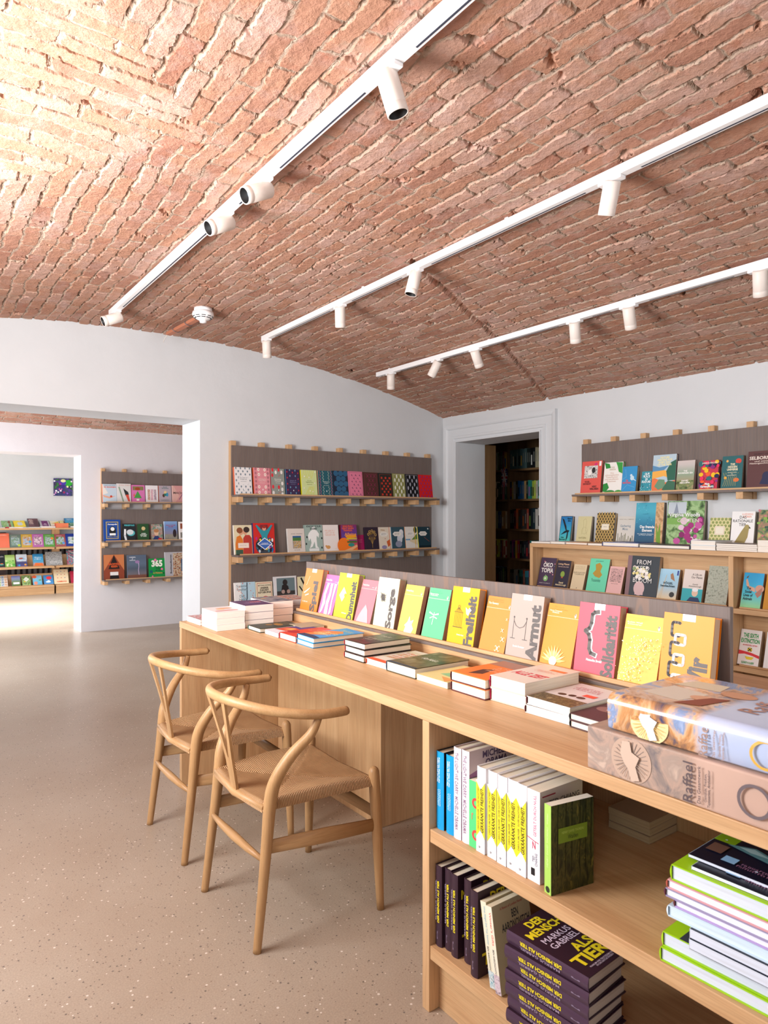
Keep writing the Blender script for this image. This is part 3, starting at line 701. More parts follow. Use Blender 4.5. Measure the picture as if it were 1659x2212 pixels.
class Art:
    """draws flat printed shapes on a face of a mesh; fn(a, b, k) maps 0..1 coordinates and a layer to a point"""
    def __init__(s, bm, mats, fn, asp): s.bm, s.mats, s.fn, s.k, s.asp = bm, mats, fn, 1, asp
    def mi(s, c, rough=0.5):
        m = c if isinstance(c, bpy.types.Material) else (mottled(c, 30) if isinstance(c, list) else plain(c, rough))
        if m not in s.mats: s.mats.append(m)
        return s.mats.index(m)
    def poly(s, pts, c):
        i = s.mi(c)
        try: f = s.bm.faces.new([s.bm.verts.new(s.fn(a, b, s.k)) for a, b in pts]); f.material_index = i
        except ValueError: pass
    def run(s, ops):
        for op in ops:
            s.k += 1; t = op[0]
            if t == 'r': _, x, y, w, h, c = op; s.poly([(x, y), (x+w, y), (x+w, y+h), (x, y+h)], c)
            elif t == 'e':
                _, cx, cy, r, c = op[:5]; q = op[5] if len(op) > 5 else 1.0; n = 20 if r > 0.06 else 10
                s.poly([(cx+r*math.cos(2*PI*j/n), cy+r*q*s.asp*math.sin(2*PI*j/n)) for j in range(n)], c)
            elif t == 'p': s.poly(op[1], op[2])
            elif t == 'l':       # polyline with width
                _, pts, wd, c = op
                for j in range(len(pts)-1):
                    (x0, y0), (x1, y1) = pts[j], pts[j+1]; dx, dy = x1-x0, (y1-y0)/s.asp; l = math.hypot(dx, dy) or 1; nx, ny = -dy/l*wd/2, dx/l*wd/2*s.asp
                    ex, ey = dx/l*wd*.3, dy/l*wd*.3*s.asp
                    s.poly([(x0+nx-ex, y0+ny-ey), (x0-nx-ex, y0-ny-ey), (x1-nx+ex, y1-ny+ey), (x1+nx+ex, y1+ny+ey)], c)
            elif t == 'ring':
                _, cx, cy, r0, r1, c = op; n = 24; i = s.mi(c)
                a = [[s.bm.verts.new(s.fn(cx+r*math.cos(2*PI*j/n), cy+r*s.asp*math.sin(2*PI*j/n), s.k)) for j in range(n)] for r in (r0, r1)]
                for j in range(n): f = s.bm.faces.new((a[0][j], a[1][j], a[1][(j+1) % n], a[0][(j+1) % n])); f.material_index = i
            elif t == 't':
                _, txt, x0, y0, x1, y1, c = op[:7]; rot = op[7] if len(op) > 7 else 0; bold = op[8] if len(op) > 8 else 0.012
                if txt.startswith('~'):     # lettering too small to read in the photo: broken strokes
                    n = int(txt[1:]); rr = random.Random(int(x0*991+y1*7919)+n); hh = (y1-y0)/n
                    for j in range(n):
                        x = x0+rr.uniform(0, .08)*(x1-x0); yb = y1-(j+1)*hh+hh*.18; xe = x1-rr.uniform(0, .2)*(x1-x0)
                        while x < xe:
                            wl = min(hh*.55/s.asp*rr.uniform(.35, .8), xe-x); hgt = hh*rr.uniform(.5, .72)
                            s.poly([(x, yb), (x+wl*.35, yb), (x+wl*.35, yb+hgt), (x, yb+hgt)], c)
                            if rr.random() < .6: s.poly([(x+wl*.35, yb+hgt*.75), (x+wl*.8, yb+hgt*.75), (x+wl*.8, yb+hgt), (x+wl*.35, yb+hgt)], c)
                            if rr.random() < .5: s.poly([(x+wl*.35, yb), (x+wl*.8, yb), (x+wl*.8, yb+hgt*.25), (x+wl*.35, yb+hgt*.25)], c)
                            x += wl*1.15+(wl*.8 if rr.random() < .18 else 0)
                    continue
                vs_, fs = text_shape(txt, bold); i = s.mi(c)
                def pl(a, b):
                    if rot == 90: a, b = 1-b, a
                    elif rot == -90: a, b = b, 1-a
                    elif rot == 180: a, b = 1-a, 1-b
                    return (x0+(x1-x0)*a, y0+(y1-y0)*b)
                vv = [s.bm.verts.new(s.fn(*pl(a, b), s.k)) for a, b in vs_]
                for f_ in fs:
                    try: f = s.bm.faces.new([vv[j] for j in f_]); f.material_index = i
                    except ValueError: pass
            elif t == 'scatter':   # repeated motif: list of ops in unit cell placed at points, scaled
                _, pts, sc, ops2 = op
                for (px, py) in pts:
                    q = []
                    for o2 in ops2:
                        if o2[0] == 'e': q.append(('e', px+o2[1]*sc, py+o2[2]*sc*s.asp, o2[3]*sc)+tuple(o2[4:]))
                        elif o2[0] == 'p': q.append(('p', [(px+a*sc, py+b*sc*s.asp) for a, b in o2[1]], o2[2]))
                        elif o2[0] == 'l': q.append(('l', [(px+a*sc, py+b*sc*s.asp) for a, b in o2[1]], o2[2]*sc, o2[3]))
                        elif o2[0] == 'ring': q.append(('ring', px+o2[1]*sc, py+o2[2]*sc*s.asp, o2[3]*sc, o2[4]*sc, o2[5]))
                    kk = s.k; s.run(q); s.k = kk
                s.k += len(ops2)
def frame(origin, xd, yd, zd):
    m = Matrix.Identity(4)
    for i, v in enumerate((xd, yd, zd)):
        v = Vector(v).normalized()
        for j in range(3): m[j][i] = v[j]
    m.translation = Vector(origin); return m
def cover_mesh(w, h, t, cover, spine, art, spine_art, hard, paper, rough=0.45, back=None):
    e = 0.003 if hard else 0.0; th = 0.0022 if hard else 0.0006
    def M(c): return c if isinstance(c, bpy.types.Material) else (mottled(c, 30, rough) if isinstance(c, list) else plain(c, rough))
    mats = [M(cover), M(spine), M(back if back is not None else cover)]
    bm = B()
    box(bm, 0.0, w, 0, h, -th, 0, 0); box(bm, 0.0, w, 0, h, -t, -t+th, 2)
    if hard:   # rounded spine
        n = 6; ar = [(-0.0035*math.sin(PI*k/n)-0.0002, -t*k/n) for k in range(n+1)]
        for k in range(n):
            (xa, za), (xb, zb) = ar[k], ar[k+1]
            vv = [bm.verts.new(p) for p in ((xa, 0, za), (xa, h, za), (xb, h, zb), (xb, 0, zb))]; f = bm.faces.new(vv); f.material_index = 1; f.smooth = True
        for y in (0, h):
            f = bm.faces.new([bm.verts.new((x, y, z)) for x, z in ar]); f.material_index = 1
    else: box(bm, -th, 0.0, 0, h, -t, 0, 1)
    if art: Art(bm, mats, lambda a, b, k: (a*w, b*h, 0.00012*k), w/h).run(art)
    if spine_art: Art(bm, mats, lambda a, b, k: ((-0.0038 if hard else -th)-0.00012*k, b*h, -t*(1-a)), t/h).run(spine_art)
    return bm, mats, e, th
def book(label, w, h, t, cover, M4, art=None, spine=None, spine_art=None, hard=False, paper='#efe6d8', group=None, back=None, kind='book', rough=0.45):
    root = thing(kind, label, kind.replace('_', ' '), group=group); root.matrix_world = M4
    bm, mats, e, th = cover_mesh(w, h, t, cover, spine if spine is not None else cover, art, spine_art, hard, paper, rough, back)
    link('cover', bm, mats, root)
    bm = B(); box(bm, 0.0003, w-e-0.0004, e+0.0002, h-e-0.0002, -t+th+0.0001, -th-0.0001); link('page_block', bm, paper_mat(paper), root)
    return root
def dup_book(src, M4, label, group=None):
    r = src.copy(); COL.objects.link(r); r.matrix_world = M4; r['label'] = label
    if group: r['group'] = group
    for ch in list(src.children):
        c = ch.copy(); COL.objects.link(c); c.parent = r; c.matrix_parent_inverse = ch.matrix_parent_inverse
    return r
def lean(h, t, gap):
    """angle at which a book of height h, thickness t, bottom front edge gap in front of the board, touches it"""
    a = 0.0
    for _ in range(40):
        a = math.asin(max(0.0, min(0.9, (gap-t*math.cos(a))/h)))
    return a
def stand_Y(u0, u1, vtop, y_front, y_board, z0, t, ub=None):
    """book facing -Y leaning on a board; u0,u1 = photo columns of the cover's bottom edge; vtop = row of its top left corner"""
    p0 = on_Y(u0, 1115, y_front); p1 = on_Y(u1, 1115, y_front); w = p1.x-p0.x; h = 0.2
    for _ in range(6):
        a = lean(h, t, y_board-y_front); yt = y_front+h*math.sin(a); ztop = on_Y(u0, vtop, yt).z; h = (ztop-z0-t*math.sin(a))/math.cos(a)
    a = lean(h, t, y_board-y_front)
    return w, h, frame((p0.x, y_front, z0+t*math.sin(a)+0.0003), (1, 0, 0), (0, math.sin(a), math.cos(a)), (0, -math.cos(a), math.sin(a)))
def stand_X(u0, u1, vtop, x_front, x_board, z0, t, utop=None):
    p0 = on_X(u0, 1115, x_front); p1 = on_X(u1, 1115, x_front); w = p0.y-p1.y; h = 0.2
    for _ in range(6):
        a = lean(h, t, x_board-x_front); xt = x_front+h*math.sin(a)
        # top left corner keeps its Y
        d = xt*FX+p0.y*FY; ztop = H+(CY-vtop)/F*d; h = (ztop-z0-t*math.sin(a))/math.cos(a)
    a = lean(h, t, x_board-x_front)
    return w, h, frame((x_front, p0.y, z0+t*math.sin(a)+0.0003), (0, -1, 0), (math.sin(a), 0, math.cos(a)), (-math.cos(a), 0, math.sin(a)))

# ---- little vocabulary of printed matter
def T(s, x0, y0, x1, y1, c, rot=0, b=0.012): return ('t', s, x0, y0, x1, y1, c, rot, b)
def grid_pts(nx, ny, x0=0.12, x1=0.88, y0=0.08, y1=0.92, stag=True):
    return [(x0+(x1-x0)*(i+(0.5 if stag and j % 2 else 0))/(max(1, nx-1)), y0+(y1-y0)*j/max(1, ny-1)) for j in range(ny) for i in range(nx-(1 if stag and j % 2 else 0))]
def PIC(x, y, w, h, cols, sc=40): return ('r', x, y, w, h, mottled(cols, sc))
def lines(x0, x1, y0, y1, n, c, wd=0.006): return [('l', [(x0, y0+(y1-y0)*i/max(1, n-1)), (x1, y0+(y1-y0)*i/max(1, n-1))], wd, c) for i in range(n)]
def frame_art(m, wd, c, asp=0.66): return [('r', m, m*asp, 1-2*m, wd*asp, c), ('r', m, 1-m*asp-wd*asp, 1-2*m, wd*asp, c), ('r', m, m*asp, wd, 1-2*m*asp, c), ('r', 1-m-wd, m*asp, wd, 1-2*m*asp, c)]
def grad(cols, n=None):
    """vertical colour gradient printed on a cover, bottom to top"""
    key = ('grad', tuple(cols))
    if key in MATS: return MATS[key]
    m, nt, b = new_mat('print_gradient'); tc = N(nt, 'ShaderNodeTexCoord'); s = N(nt, 'ShaderNodeSeparateXYZ'); L(nt, tc.outputs['Object'], s.inputs[0])
    k = N(nt, 'ShaderNodeMath', operation='MULTIPLY'); L(nt, s.outputs[1], k.inputs[0]); k.inputs[1].default_value = 4.4
    r = ramp(nt, [(i/(len(cols)-1), lin(c)) for i, c in enumerate(cols)], k.outputs[0]); L(nt, r.outputs[0], b.inputs['Base Color']); b.inputs['Roughness'].default_value = 0.4
    MATS[key] = m; return m
G_RAMP = 'books on the counter display ledge'
DG = '#5f5a58'
def duden(word, base, extra, y0=0.0, y1=0.78, x0=0.60, x1=0.93, b=0.05):
    return [('r', 0.38, 0.915, 0.26, 0.085, '#ffffff'), T('über\nmorgen', 0.43, 0.93, 0.6, 0.975, '#8a8a8a'), T(word, x0, y0, x1, y1, DG, 90, b)]+extra
def series(title, author, tc, extra):
    return [T(title, 0.05, 0.90, 0.62, 0.965, tc, 0, 0.0), T(author, 0.05, 0.845, 0.45, 0.895, '#fff4e4', 0, 0.01), ('r', 0, 0.79, 1, 0.004, '#fff0dc'), ('l', [(0.66, 0.835), (0.80, 0.835)], 0.008, tc), ('e', 0.89, 0.84, 0.028, '#fffdf8', 2.0), ('e', 0.885, 0.855, 0.018, '#8c7c6c', 1.6)]+extra
chain = []
for i in range(6):
    cy = 0.80-i*0.125; cx = 0.27 if i % 2 == 0 else 0.37; hw, hh_ = (.085, .085) if i % 2 == 0 else (.10, .062); r_ = .35
    pts = [(cx+hw*(abs(math.cos(q))**r_)*math.copysign(1, math.cos(q)), cy+hh_*(abs(math.sin(q))**r_)*math.copysign(1, math.sin(q))) for q in [j*PI/12 for j in range(25)]]
    if i % 2 == 0: pts = pts[3:22]
    chain.append(('l', pts, 0.052, '#5f5a58' if i % 2 == 0 else '#ffffff'))
lotus = []
for a in range(-80, 81, 16):
    q = math.radians(a); lotus.append(('p', [(0.42, 0.08), (0.42+0.24*math.sin(q-0.12), 0.08+0.24*0.66*math.cos(q-0.12)), (0.42+0.40*math.sin(q), 0.08+0.40*0.66*math.cos(q)), (0.42+0.24*math.sin(q+0.12), 0.08+0.24*0.66*math.cos(q+0.12))], '#f7d77a' if (a//16) % 2 else '#fbe59a'))
lotus += [('e', 0.42, 0.09, 0.12, '#fff3c8'), ('e', 0.42, 0.085, 0.06, '#ffffff')]
brace = [('l', [(0.52, 0.90-0.02), (0.42, 0.875), (0.37, 0.84), (0.365, 0.72), (0.33, 0.64), (0.24, 0.60), (0.33, 0.555), (0.365, 0.48), (0.365, 0.36), (0.41, 0.30), (0.52, 0.28)], 0.10, '#ffffff'), ('l', [(0.50, 0.885), (0.40, 0.872), (0.345, 0.84), (0.34, 0.72), (0.30, 0.64), (0.20, 0.60), (0.30, 0.555), (0.34, 0.48), (0.34, 0.36), (0.39, 0.30), (0.50, 0.285)], 0.085, '#5f5a58')]
cage = [('l', [(0.20+0.055*i, 0.30), (0.20+0.055*i, 0.56), (0.31+0.012*(i-2), 0.63)], 0.008, '#6b6030') for i in range(6)]+[('l', [(0.17, 0.30), (0.52, 0.30)], 0.02, '#6b6030'), ('l', [(0.17, 0.56), (0.50, 0.56)], 0.012, '#6b6030'), ('ring', 0.33, 0.655, 0.03, 0.04, '#6b6030'), ('p', [(0.58, 0.66), (0.67, 0.62), (0.72, 0.66), (0.80, 0.62), (0.74, 0.58), (0.70, 0.52), (0.62, 0.55)], '#ffffff')]
stanch = [('l', [(0.16, 0.30), (0.16, 0.62)], 0.012, '#5f5a58'), ('l', [(0.10, 0.30), (0.24, 0.30)], 0.016, '#5f5a58'), ('l', [(0.55, 0.30), (0.55, 0.62)], 0.012, '#5f5a58'), ('l', [(0.48, 0.30), (0.62, 0.30)], 0.016, '#5f5a58'), ('e', 0.16, 0.63, 0.022, '#5f5a58'), ('e', 0.55, 0.63, 0.022, '#5f5a58'), ('l', [(0.16, 0.58), (0.24, 0.50), (0.36, 0.47), (0.48, 0.50), (0.55, 0.58)], 0.010, '#5f5a58')]
random.seed(4)
scribble = [('l', [(0.22+0.10+0.16*math.cos(k*2.1+j)*random.uniform(.4, 1), 0.60+0.10*math.sin(k*1.7+j)*random.uniform(.4, 1)) for k in range(12)], 0.006, '#5f5a58') for j in range(7)]
speck = [('e', 0.5+random.gauss(0, 0.17)+0.38*(q-0.5), 0.62*q+0.05+random.gauss(0, 0.03), random.uniform(0.006, 0.014), '#fff6c8') for q in [random.random() for _ in range(240)]]
frogs = []
for cx, cy, s_ in ((0.72, 0.10, 1.0), (0.86, 0.27, 0.8), (0.80, 0.42, 0.6), (0.90, 0.62, 0.4)):
    frogs += [('e', cx, cy, 0.035*s_, '#fff0cc', 1.3)]+[('l', [(cx, cy), (cx+dx*s_, cy+dy*s_*.66), (cx+dx*1.5*s_, cy+dy*s_*.4)], 0.016*s_, '#fff0cc') for dx, dy in ((.06, .07), (-.06, .07), (.06, -.08), (-.06, -.08))]
def deeper(c, k=0.93, s=1.12):
    r = [int(c[i:i+2], 16) for i in (1, 3, 5)]; m = max(r)
    return '#'+''.join('%02x' % max(0, min(255, int((m-(m-x)*s)*k))) for x in r)
ramp_books = [
 # u0,u1,vtop,thick,cover,spine,hard,art,label
 (647, 683, 1227, .030, '#ef9448', '#e06414', True, duden('Spiel', 0, [('p', [(0.08, 0.42), (0.20, 0.47), (0.42, 0.56), (0.30, 0.48), (0.14, 0.41)], '#ffffff'), ('l', [(0.2, 0.36), (0.38, 0.40)], 0.03, '#fff2e2'), ('l', [(0.18, 0.6), (0.3, 0.82)], 0.01, '#fff2e2'), T('~1', 0.08, 0.20, 0.42, 0.235, '#ffffff')], 0, 0.72, 0.55, 0.92), 'orange hardback with grey vertical word and white feather, farthest on the ledge'),
 (686, 716, 1240.5, .016, '#f285b8', '#f07cae', False, series('', 'Naomi Klein', '#ffd8ea', [('p', [(0.1, 0.0), (0.16, 0.3), (0.10, 0.5), (0.20, 0.78), (0.34, 0.78), (0.26, 0.5), (0.34, 0.3), (0.24, 0.1)], '#fff0f6'), ('p', [(0.42, 0.0), (0.40, 0.35), (0.48, 0.55), (0.44, 0.78), (0.60, 0.78), (0.62, 0.5), (0.58, 0.3), (0.66, 0.0)], '#fff0f6'), ('p', [(0.72, 0.0), (0.74, 0.25), (0.70, 0.78), (0.86, 0.78), (0.80, 0.4), (0.86, 0.1)], '#fff0f6')]), 'bright pink thin paperback with melting white streaks on the counter ledge'),
 (719, 760, 1236.5, .030, '#d8dc44', '#b0cc00', True, duden('Dummheit', 0, [('p', [(0.14, 0.50), (0.34, 0.70), (0.52, 0.56), (0.34, 0.36)], '#f4f8c0'), ('p', [(0.20, 0.54), (0.34, 0.66), (0.44, 0.57), (0.32, 0.44)], '#ffffff'), ('l', [(0.14, 0.50), (0.34, 0.70), (0.52, 0.56), (0.34, 0.36), (0.14, 0.50)], 0.008, '#7c7c50'), ('e', 0.46, 0.52, 0.05, '#d8e020'), T('Heidi Kastner', 0.42, 0.12, 0.66, 0.15, '#ffffff')], 0, 0.84, 0.68, 0.95), 'lime yellow hardback with grey vertical word and white gadget drawing'),
 (764, 798, 1251, .018, '#f08f98', '#ee8792', False, series('', 'Timothy Morton', '#ffd9dc', [('p', [(0.1, 0.0), (0.22, 0.18), (0.34, 0.30), (0.52, 0.44), (0.68, 0.32), (0.80, 0.12), (0.86, 0.0)], '#f5aab0')]), 'salmon pink paperback with pale hill shape, between lime and cream books'),
 (804.8, 849, 1246, .034, '#f3efd2', '#8f8668', True, duden('Sorge', 0, scribble+[T('~1', 0.2, 0.17, 0.5, 0.20, '#ffffff')], 0, 0.80, 0.58, 0.93), 'cream hardback with grey vertical word and a scribbled ball'),
 (857.5, 897, 1262, .020, '#ecca74', '#e6805c', False, series('What I Stand For\nIs What I Stand On', 'Wendell Berry', '#d8b860', [('p', [(0.34, 0.0), (0.40, 0.14), (0.32, 0.16), (0.46, 0.24), (0.52, 0.36), (0.60, 0.26), (0.76, 0.30), (0.70, 0.20), (0.82, 0.12), (0.72, 0.0)], '#ffffff')]), 'pale yellow paperback with white maple leaf, left of the mint green one'),
 (909, 954.5, 1269, .022, '#74cc98', '#e27a52', False, series('The Dragonfly\nWill Be the Messiah', 'Masanobu\nFukuoka', '#58b088', [('l', [(0.40, 0.28), (0.42, 0.52)], 0.018, '#ffffff'), ('p', [(0.41, 0.48), (0.62, 0.52), (0.64, 0.49), (0.41, 0.46)], '#dff8ec'), ('p', [(0.41, 0.48), (0.20, 0.53), (0.18, 0.50), (0.41, 0.46)], '#dff8ec'), ('p', [(0.41, 0.45), (0.60, 0.42), (0.58, 0.40), (0.41, 0.43)], '#dff8ec'), ('p', [(0.41, 0.45), (0.24, 0.41), (0.26, 0.39), (0.41, 0.43)], '#dff8ec')]), 'mint green paperback with white dragonfly'),
 (964, 1021, 1265.5, .034, '#f4c038', '#ee9418', True, duden('Freiheit', 0, cage+[T('Sheila Arya', 0.36, 0.16, 0.62, 0.19, '#ffffff')], 0, 0.86, 0.62, 0.94), 'yellow hardback with drawn birdcage and grey vertical word'),
 (1033, 1087, 1286.5, .018, '#f2a058', '#e89448', False, series('A Warning from\nthe Golden Toad', 'Tim Flannery', '#f0803c', frogs), 'light orange paperback with small pale toads along its right edge'),
 (1090.4, 1160, 1281, .034, '#bcaea6', '#8c7b70', True, duden('Armut', 0, stanch+[T('Daniela Brodesser', 0.22, 0.17, 0.58, 0.20, '#ffffff')], 0, 0.86, 0.62, 0.95), 'grey hardback with rope barrier drawing and large vertical word'),
 (1164.5, 1231.7, 1302, .020, '#f2a444', '#e0923a', False, series('The Clan of\nOne-Breasted Women', 'Terry Tempest\nWilliams', '#f28a2c', lotus), 'orange paperback with glowing lotus fan, left of the pink brace book'),
 (1238, 1325, 1299.5, .036, '#e66a7a', '#d03850', True, duden('Solidarität', 0, brace+[T('Natascha Strobl', 0.30, 0.19, 0.68, 0.225, '#ffffff', 0, .03)], 0.0, 0.86, 0.66, 0.96), 'pink hardback with big grey curly brace'),
 (1332, 1415, 1325, .022, '#f2c858', '#e8b848', False, series('The Democracy\nof Species', 'Robin Wall\nKimmerer', '#e8bc3c', speck), 'yellow paperback with diagonal spray of pale specks'),
 (1420, 1529, 1321.6, .036, '#f2a82e', '#e88a10', True, duden('Wir', 0, chain, 0.02, 0.50, 0.56, 0.94), 'yellow hardback with heavy chain links, at the near end of the ledge'),
]
for u0, u1, vt, t, c, sp, hard, art, lab in ramp_books:
    w_, h_, M4 = stand_X(u0, u1, vt, 1.649, 1.719, 0.853, t)
    c = deeper(c); sp = deeper(sp)
    book(lab, w_, h_, t, c, M4, art, spine=sp, hard=hard, paper='#c9a98c', group=G_RAMP, back=sp)

# ================= main wall rack
GA = 'books on the main wall rack'
def motif_pts(nx, ny, **k): return grid_pts(nx, ny, **k)
tree_m = [('l', [(0, -1), (0, 0)], 0.2, '#4a5a68'), ('e', 0, 0.4, 0.7, '#70808c', 1.3)]
drop = lambda c: [('e', 0, 0, 0.8, c, 1.6)]
bird = lambda c: [('p', [(-.9, .2), (-.1, .1), (.2, 1), (.35, 0), (.9, -.9), (.1, -.4)], c)]
figure_ = lambda c: [('p', [(0, 1.2), (.4, .2), (.9, -.8), (.4, -.6), (0, -.1), (-.4, -.6), (-.9, -.8), (-.4, .2)], c)]
feather = lambda c: [('p', [(0, 1.6), (.55, .6), (.5, -.6), (0, -1.5), (-.5, -.6), (-.55, .6)], c)]
ringm = lambda c: [('ring', 0, 0, .85, 1.0, c), ('ring', 0, 0, .5, .65, c), ('ring', 0, 0, .18, .32, c)]
def titled(s1, s2, c, y=0.60):
    return [T(s1, 0.28, y-0.06, 0.74, y+0.05, c, 0, 0.0), T(s2, 0.34, y-0.13, 0.68, y-0.10, c, 0, 0.0), ('e', 0.52, 0.2, 0.025, '#ffffff', 2.0)]
rowA1 = [
 (508.6, 545.5, 1008.8, .024, '#e4e2e2', '#e06a44', [('scatter', grid_pts(4, 9, .1, .9, .06, .95), .06, tree_m), ('r', .24, .38, .56, .3, '#e4e2e2')]+titled('The Tenant of\nWildfell Hall', 'ANNE BRONTË', '#5a6470'), 'white patterned classic with grey trees, far left of the top row'),
 (550, 585.6, 1010, .022, '#dd8f98', '#e8623a', [('scatter', [(x, y) for x in (.13, .87) for y in (.05, .2, .35, .5, .65, .8, .95)], .06, [('e', 0, 0, 1, '#5a2a3a', 1.3), ('e', 0, 0, .8, '#dd8f98', 1.3), ('e', 0, 0, .45, '#5a2a3a')]), ('scatter', [(.3, .1), (.68, .1), (.3, .3), (.7, .3), (.3, .93), (.68, .93), (.7, .75), (.32, .75)], .07, [('e', 0, 0, 1, '#f6e8dc', 1.3), ('e', 0, 0, .5, '#dd8f98')])]+titled('MIDDLEMARCH', 'GEORGE ELIOT', '#f2d8d4', .56), 'pink classic with cameo ovals in the top row'),
 (587, 616.4, 1012, .020, '#8f948c', '#c8354c', [('scatter', [(.15, .95), (.6, .96), (.12, .75), (.14, .32), (.56, .31)], .10, drop('#d8323c')), ('scatter', [(.38, .86), (.8, .87), (.82, .45), (.8, .23), (.15, .1), (.8, .05)], .10, drop('#e8e4e0')), ('l', [(.55, .7), (.7, .78)], .02, '#d8323c'), ('l', [(.5, .08), (.7, .14)], .02, '#d8323c')]+titled('Evening\nClasses', 'LEWIS CARROLL', '#f0ece6', .58), 'sage grey classic with red and white blossoms in the top row'),
 (619.8, 649, 1013.6, .020, '#3a2c50', '#5a86a8', [('scatter', [(.1, .9), (.1, .68), (.1, .45), (.1, .22), (.5, .88), (.9, .86), (.9, .64), (.9, .45), (.9, .2)], .045, drop('#c8323c')), ('scatter', [(.3, .97), (.7, .96), (.3, .75), (.7, .75), (.3, .32), (.7, .32), (.3, .1), (.7, .1)], .05, drop('#6aa0bc'))]+titled('Heart of\nDarkness', 'JOSEPH CONRAD', '#8890b8', .55), 'dark violet classic with red and blue dots in the top row'),
 (653, 686.5, 1015, .022, '#cfdc9c', '#e8e020', [('l', [(.2+.12*i, .97), (.05+.12*i, .68)], .02, '#e4dc40') for i in range(6)]+[('l', [(.25+.12*i, .06), (.5+.07*i, .36)], .02, '#e4dc40') for i in range(5)]+[('scatter', [(.2, .75), (.9, .93), (.5, .72), (.15, .3), (.7, .17), (.85, .5)], .035, drop('#f4f0f4'))]+titled('To the\nLighthouse', 'VIRGINIA WOOLF', '#8c9c60', .56), 'lime green classic with yellow stripes in the top row'),
 (690, 721, 1016.6, .022, '#245c68', '#c8a890', [('l', [(x, .03+.12*i), (x+.05, .07+.12*i), (x-.04, .11+.12*i), (x, .15+.12*i)], .02, c) for x, c in ((.12, '#c0507a'), (.32, '#b8c8bc'), (.7, '#b8c8bc'), (.88, '#c0507a')) for i in range(8)]+[('r', .26, .4, .5, .2, '#245c68')]+titled('Wuthering\nHeights', 'EMILY BRONTË', '#d8e4dc', .54), 'teal classic with twining vines in the top row'),
 (722, 753.7, 1016.9, .028, '#1a2438', '#141c2e', [('scatter', grid_pts(3, 5, .2, .85, .1, .9), .15, ringm('#3c84b4'))], 'navy clothbound classic with swirling blue circles in the top row'),
 (754.8, 785.6, 1018, .028, '#dc7c98', '#d8748f', frame_art(.06, .01, '#5a2a50')+[('scatter', grid_pts(3, 7, .25, .8, .1, .85), .075, bird('#3a2450'))], 'pink clothbound classic with dark birds in the top row'),
 (786.9, 819.3, 1020, .030, '#4c2a24', '#50302a', frame_art(.1, .008, '#a0305c')+[('scatter', grid_pts(3, 5, .3, .75, .15, .85), .09, [('l', [(-.8, 1), (0, 0), (-.8, -1)], .14, '#a82c64'), ('l', [(.8, 1), (0, 0), (.8, -1)], .14, '#a82c64')])], 'brown clothbound classic with magenta threads in the top row'),
 (820.8, 849.8, 1021.8, .028, '#1a2420', '#182420', frame_art(.08, .012, '#b03824')+[('scatter', grid_pts(3, 7, .22, .8, .12, .8), .08, ringm('#b83824')+[('e', 0, 0, .5, '#d84430')])], 'black clothbound classic with red rings in the top row'),
 (850.9, 877.3, 1023, .028, '#8c8c50', '#84844a', frame_art(.06, .01, '#e8e8d8')+[('scatter', grid_pts(3, 6, .18, .84, .1, .88), .10, feather('#e6e8dc'))], 'olive clothbound classic with white feathers in the top row'),
 (878.5, 906.7, 1024.4, .028, '#121216', '#141418', frame_art(.06, .01, '#c8c8d0')+[('scatter', grid_pts(3, 6, .18, .84, .1, .88), .085, feather('#b8bac6'))], 'black clothbound classic with silver lanterns in the top row'),
 (907.4, 935.6, 1025.6, .030, '#d01f22', '#d41f22', [('scatter', grid_pts(4, 7, .16, .9, .08, .9), .075, figure_('#7a2a80'))], 'bright red clothbound classic with purple figures, far right of the top row')]
people2 = [('p', [(.06, .0), (.06, .35), (.14, .60), (.34, .66), (.48, .50), (.48, .22), (.48, 0)], '#d87828'), ('p', [(.48, 0), (.50, .55), (.62, .66), (.86, .66), (.98, .55), (.98, 0)], '#b83a30'), ('e', .38, .76, .13, '#d8a080', 1.2), ('e', .32, .82, .17, '#8a5030', .9), ('e', .62, .77, .13, '#d8a080', 1.2), ('e', .70, .84, .17, '#3c2c28', .9), ('r', .06, 0, .40, .16, '#3c5a48'), ('r', .2, .22, .6, .17, '#ecdcd0'), T('~2', .28, .29, .72, .33, '#9a8a80')]
manfig = [('e', .5, .25, .42, '#3c4450', .9)]+[('e', random.uniform(.12, .88), random.uniform(.05, .5), .045, random.choice(['#e8c830', '#2858a8', '#d8e0e4', '#1c1c24', '#c02890', '#3f86a0', '#e8e8e8', '#222a38']), random.uniform(.6, 1.8)) for _ in range(48)]+[('p', [(.10, .92), (.16, .94), (.42, .76), (.60, .76), (.84, .94), (.90, .92), (.64, .58), (.62, .46), (.38, .46), (.36, .58)], '#2f90a0'), ('r', .32, .80, .34, .14, '#7a2a34'), ('e', .5, .82, .09, '#e0a088', 1.1), ('e', .5, .87, .09, '#a02c20', .7), ('p', [(.5, .52), (.86, .32), (.5, .12), (.14, .32)], '#ffffff'), ('p', [(.5, .495), (.815, .32), (.5, .145), (.185, .32)], '#3a68b8'), T('POLITISCHE\nKOMMUNIKATION', .26, .285, .74, .35, '#e8eef8', 0, .02)]
statue = [('e', .5, .84, .10, '#f2f4f2', 1.3), ('p', [(.22, .70), (.36, .80), (.66, .80), (.80, .66), (.76, .52), (.66, .60), (.64, .48), (.66, .20), (.76, .14), (.56, .14), (.52, .38), (.40, .20), (.24, .14), (.34, .34), (.30, .50), (.20, .40), (.16, .60)], '#f2f4f2'), ('r', .2, .03, .56, .10, '#e8ecea'), T('KNOW YOUR\nENEMY', .1, .82, .92, .98, '#20282c', 0, .02)]+[('e', x, y, .04, '#20282c', 1.4) for x, y in ((.92, .75), (.94, .5), (.05, .3), (.92, .15), (.1, .55))]
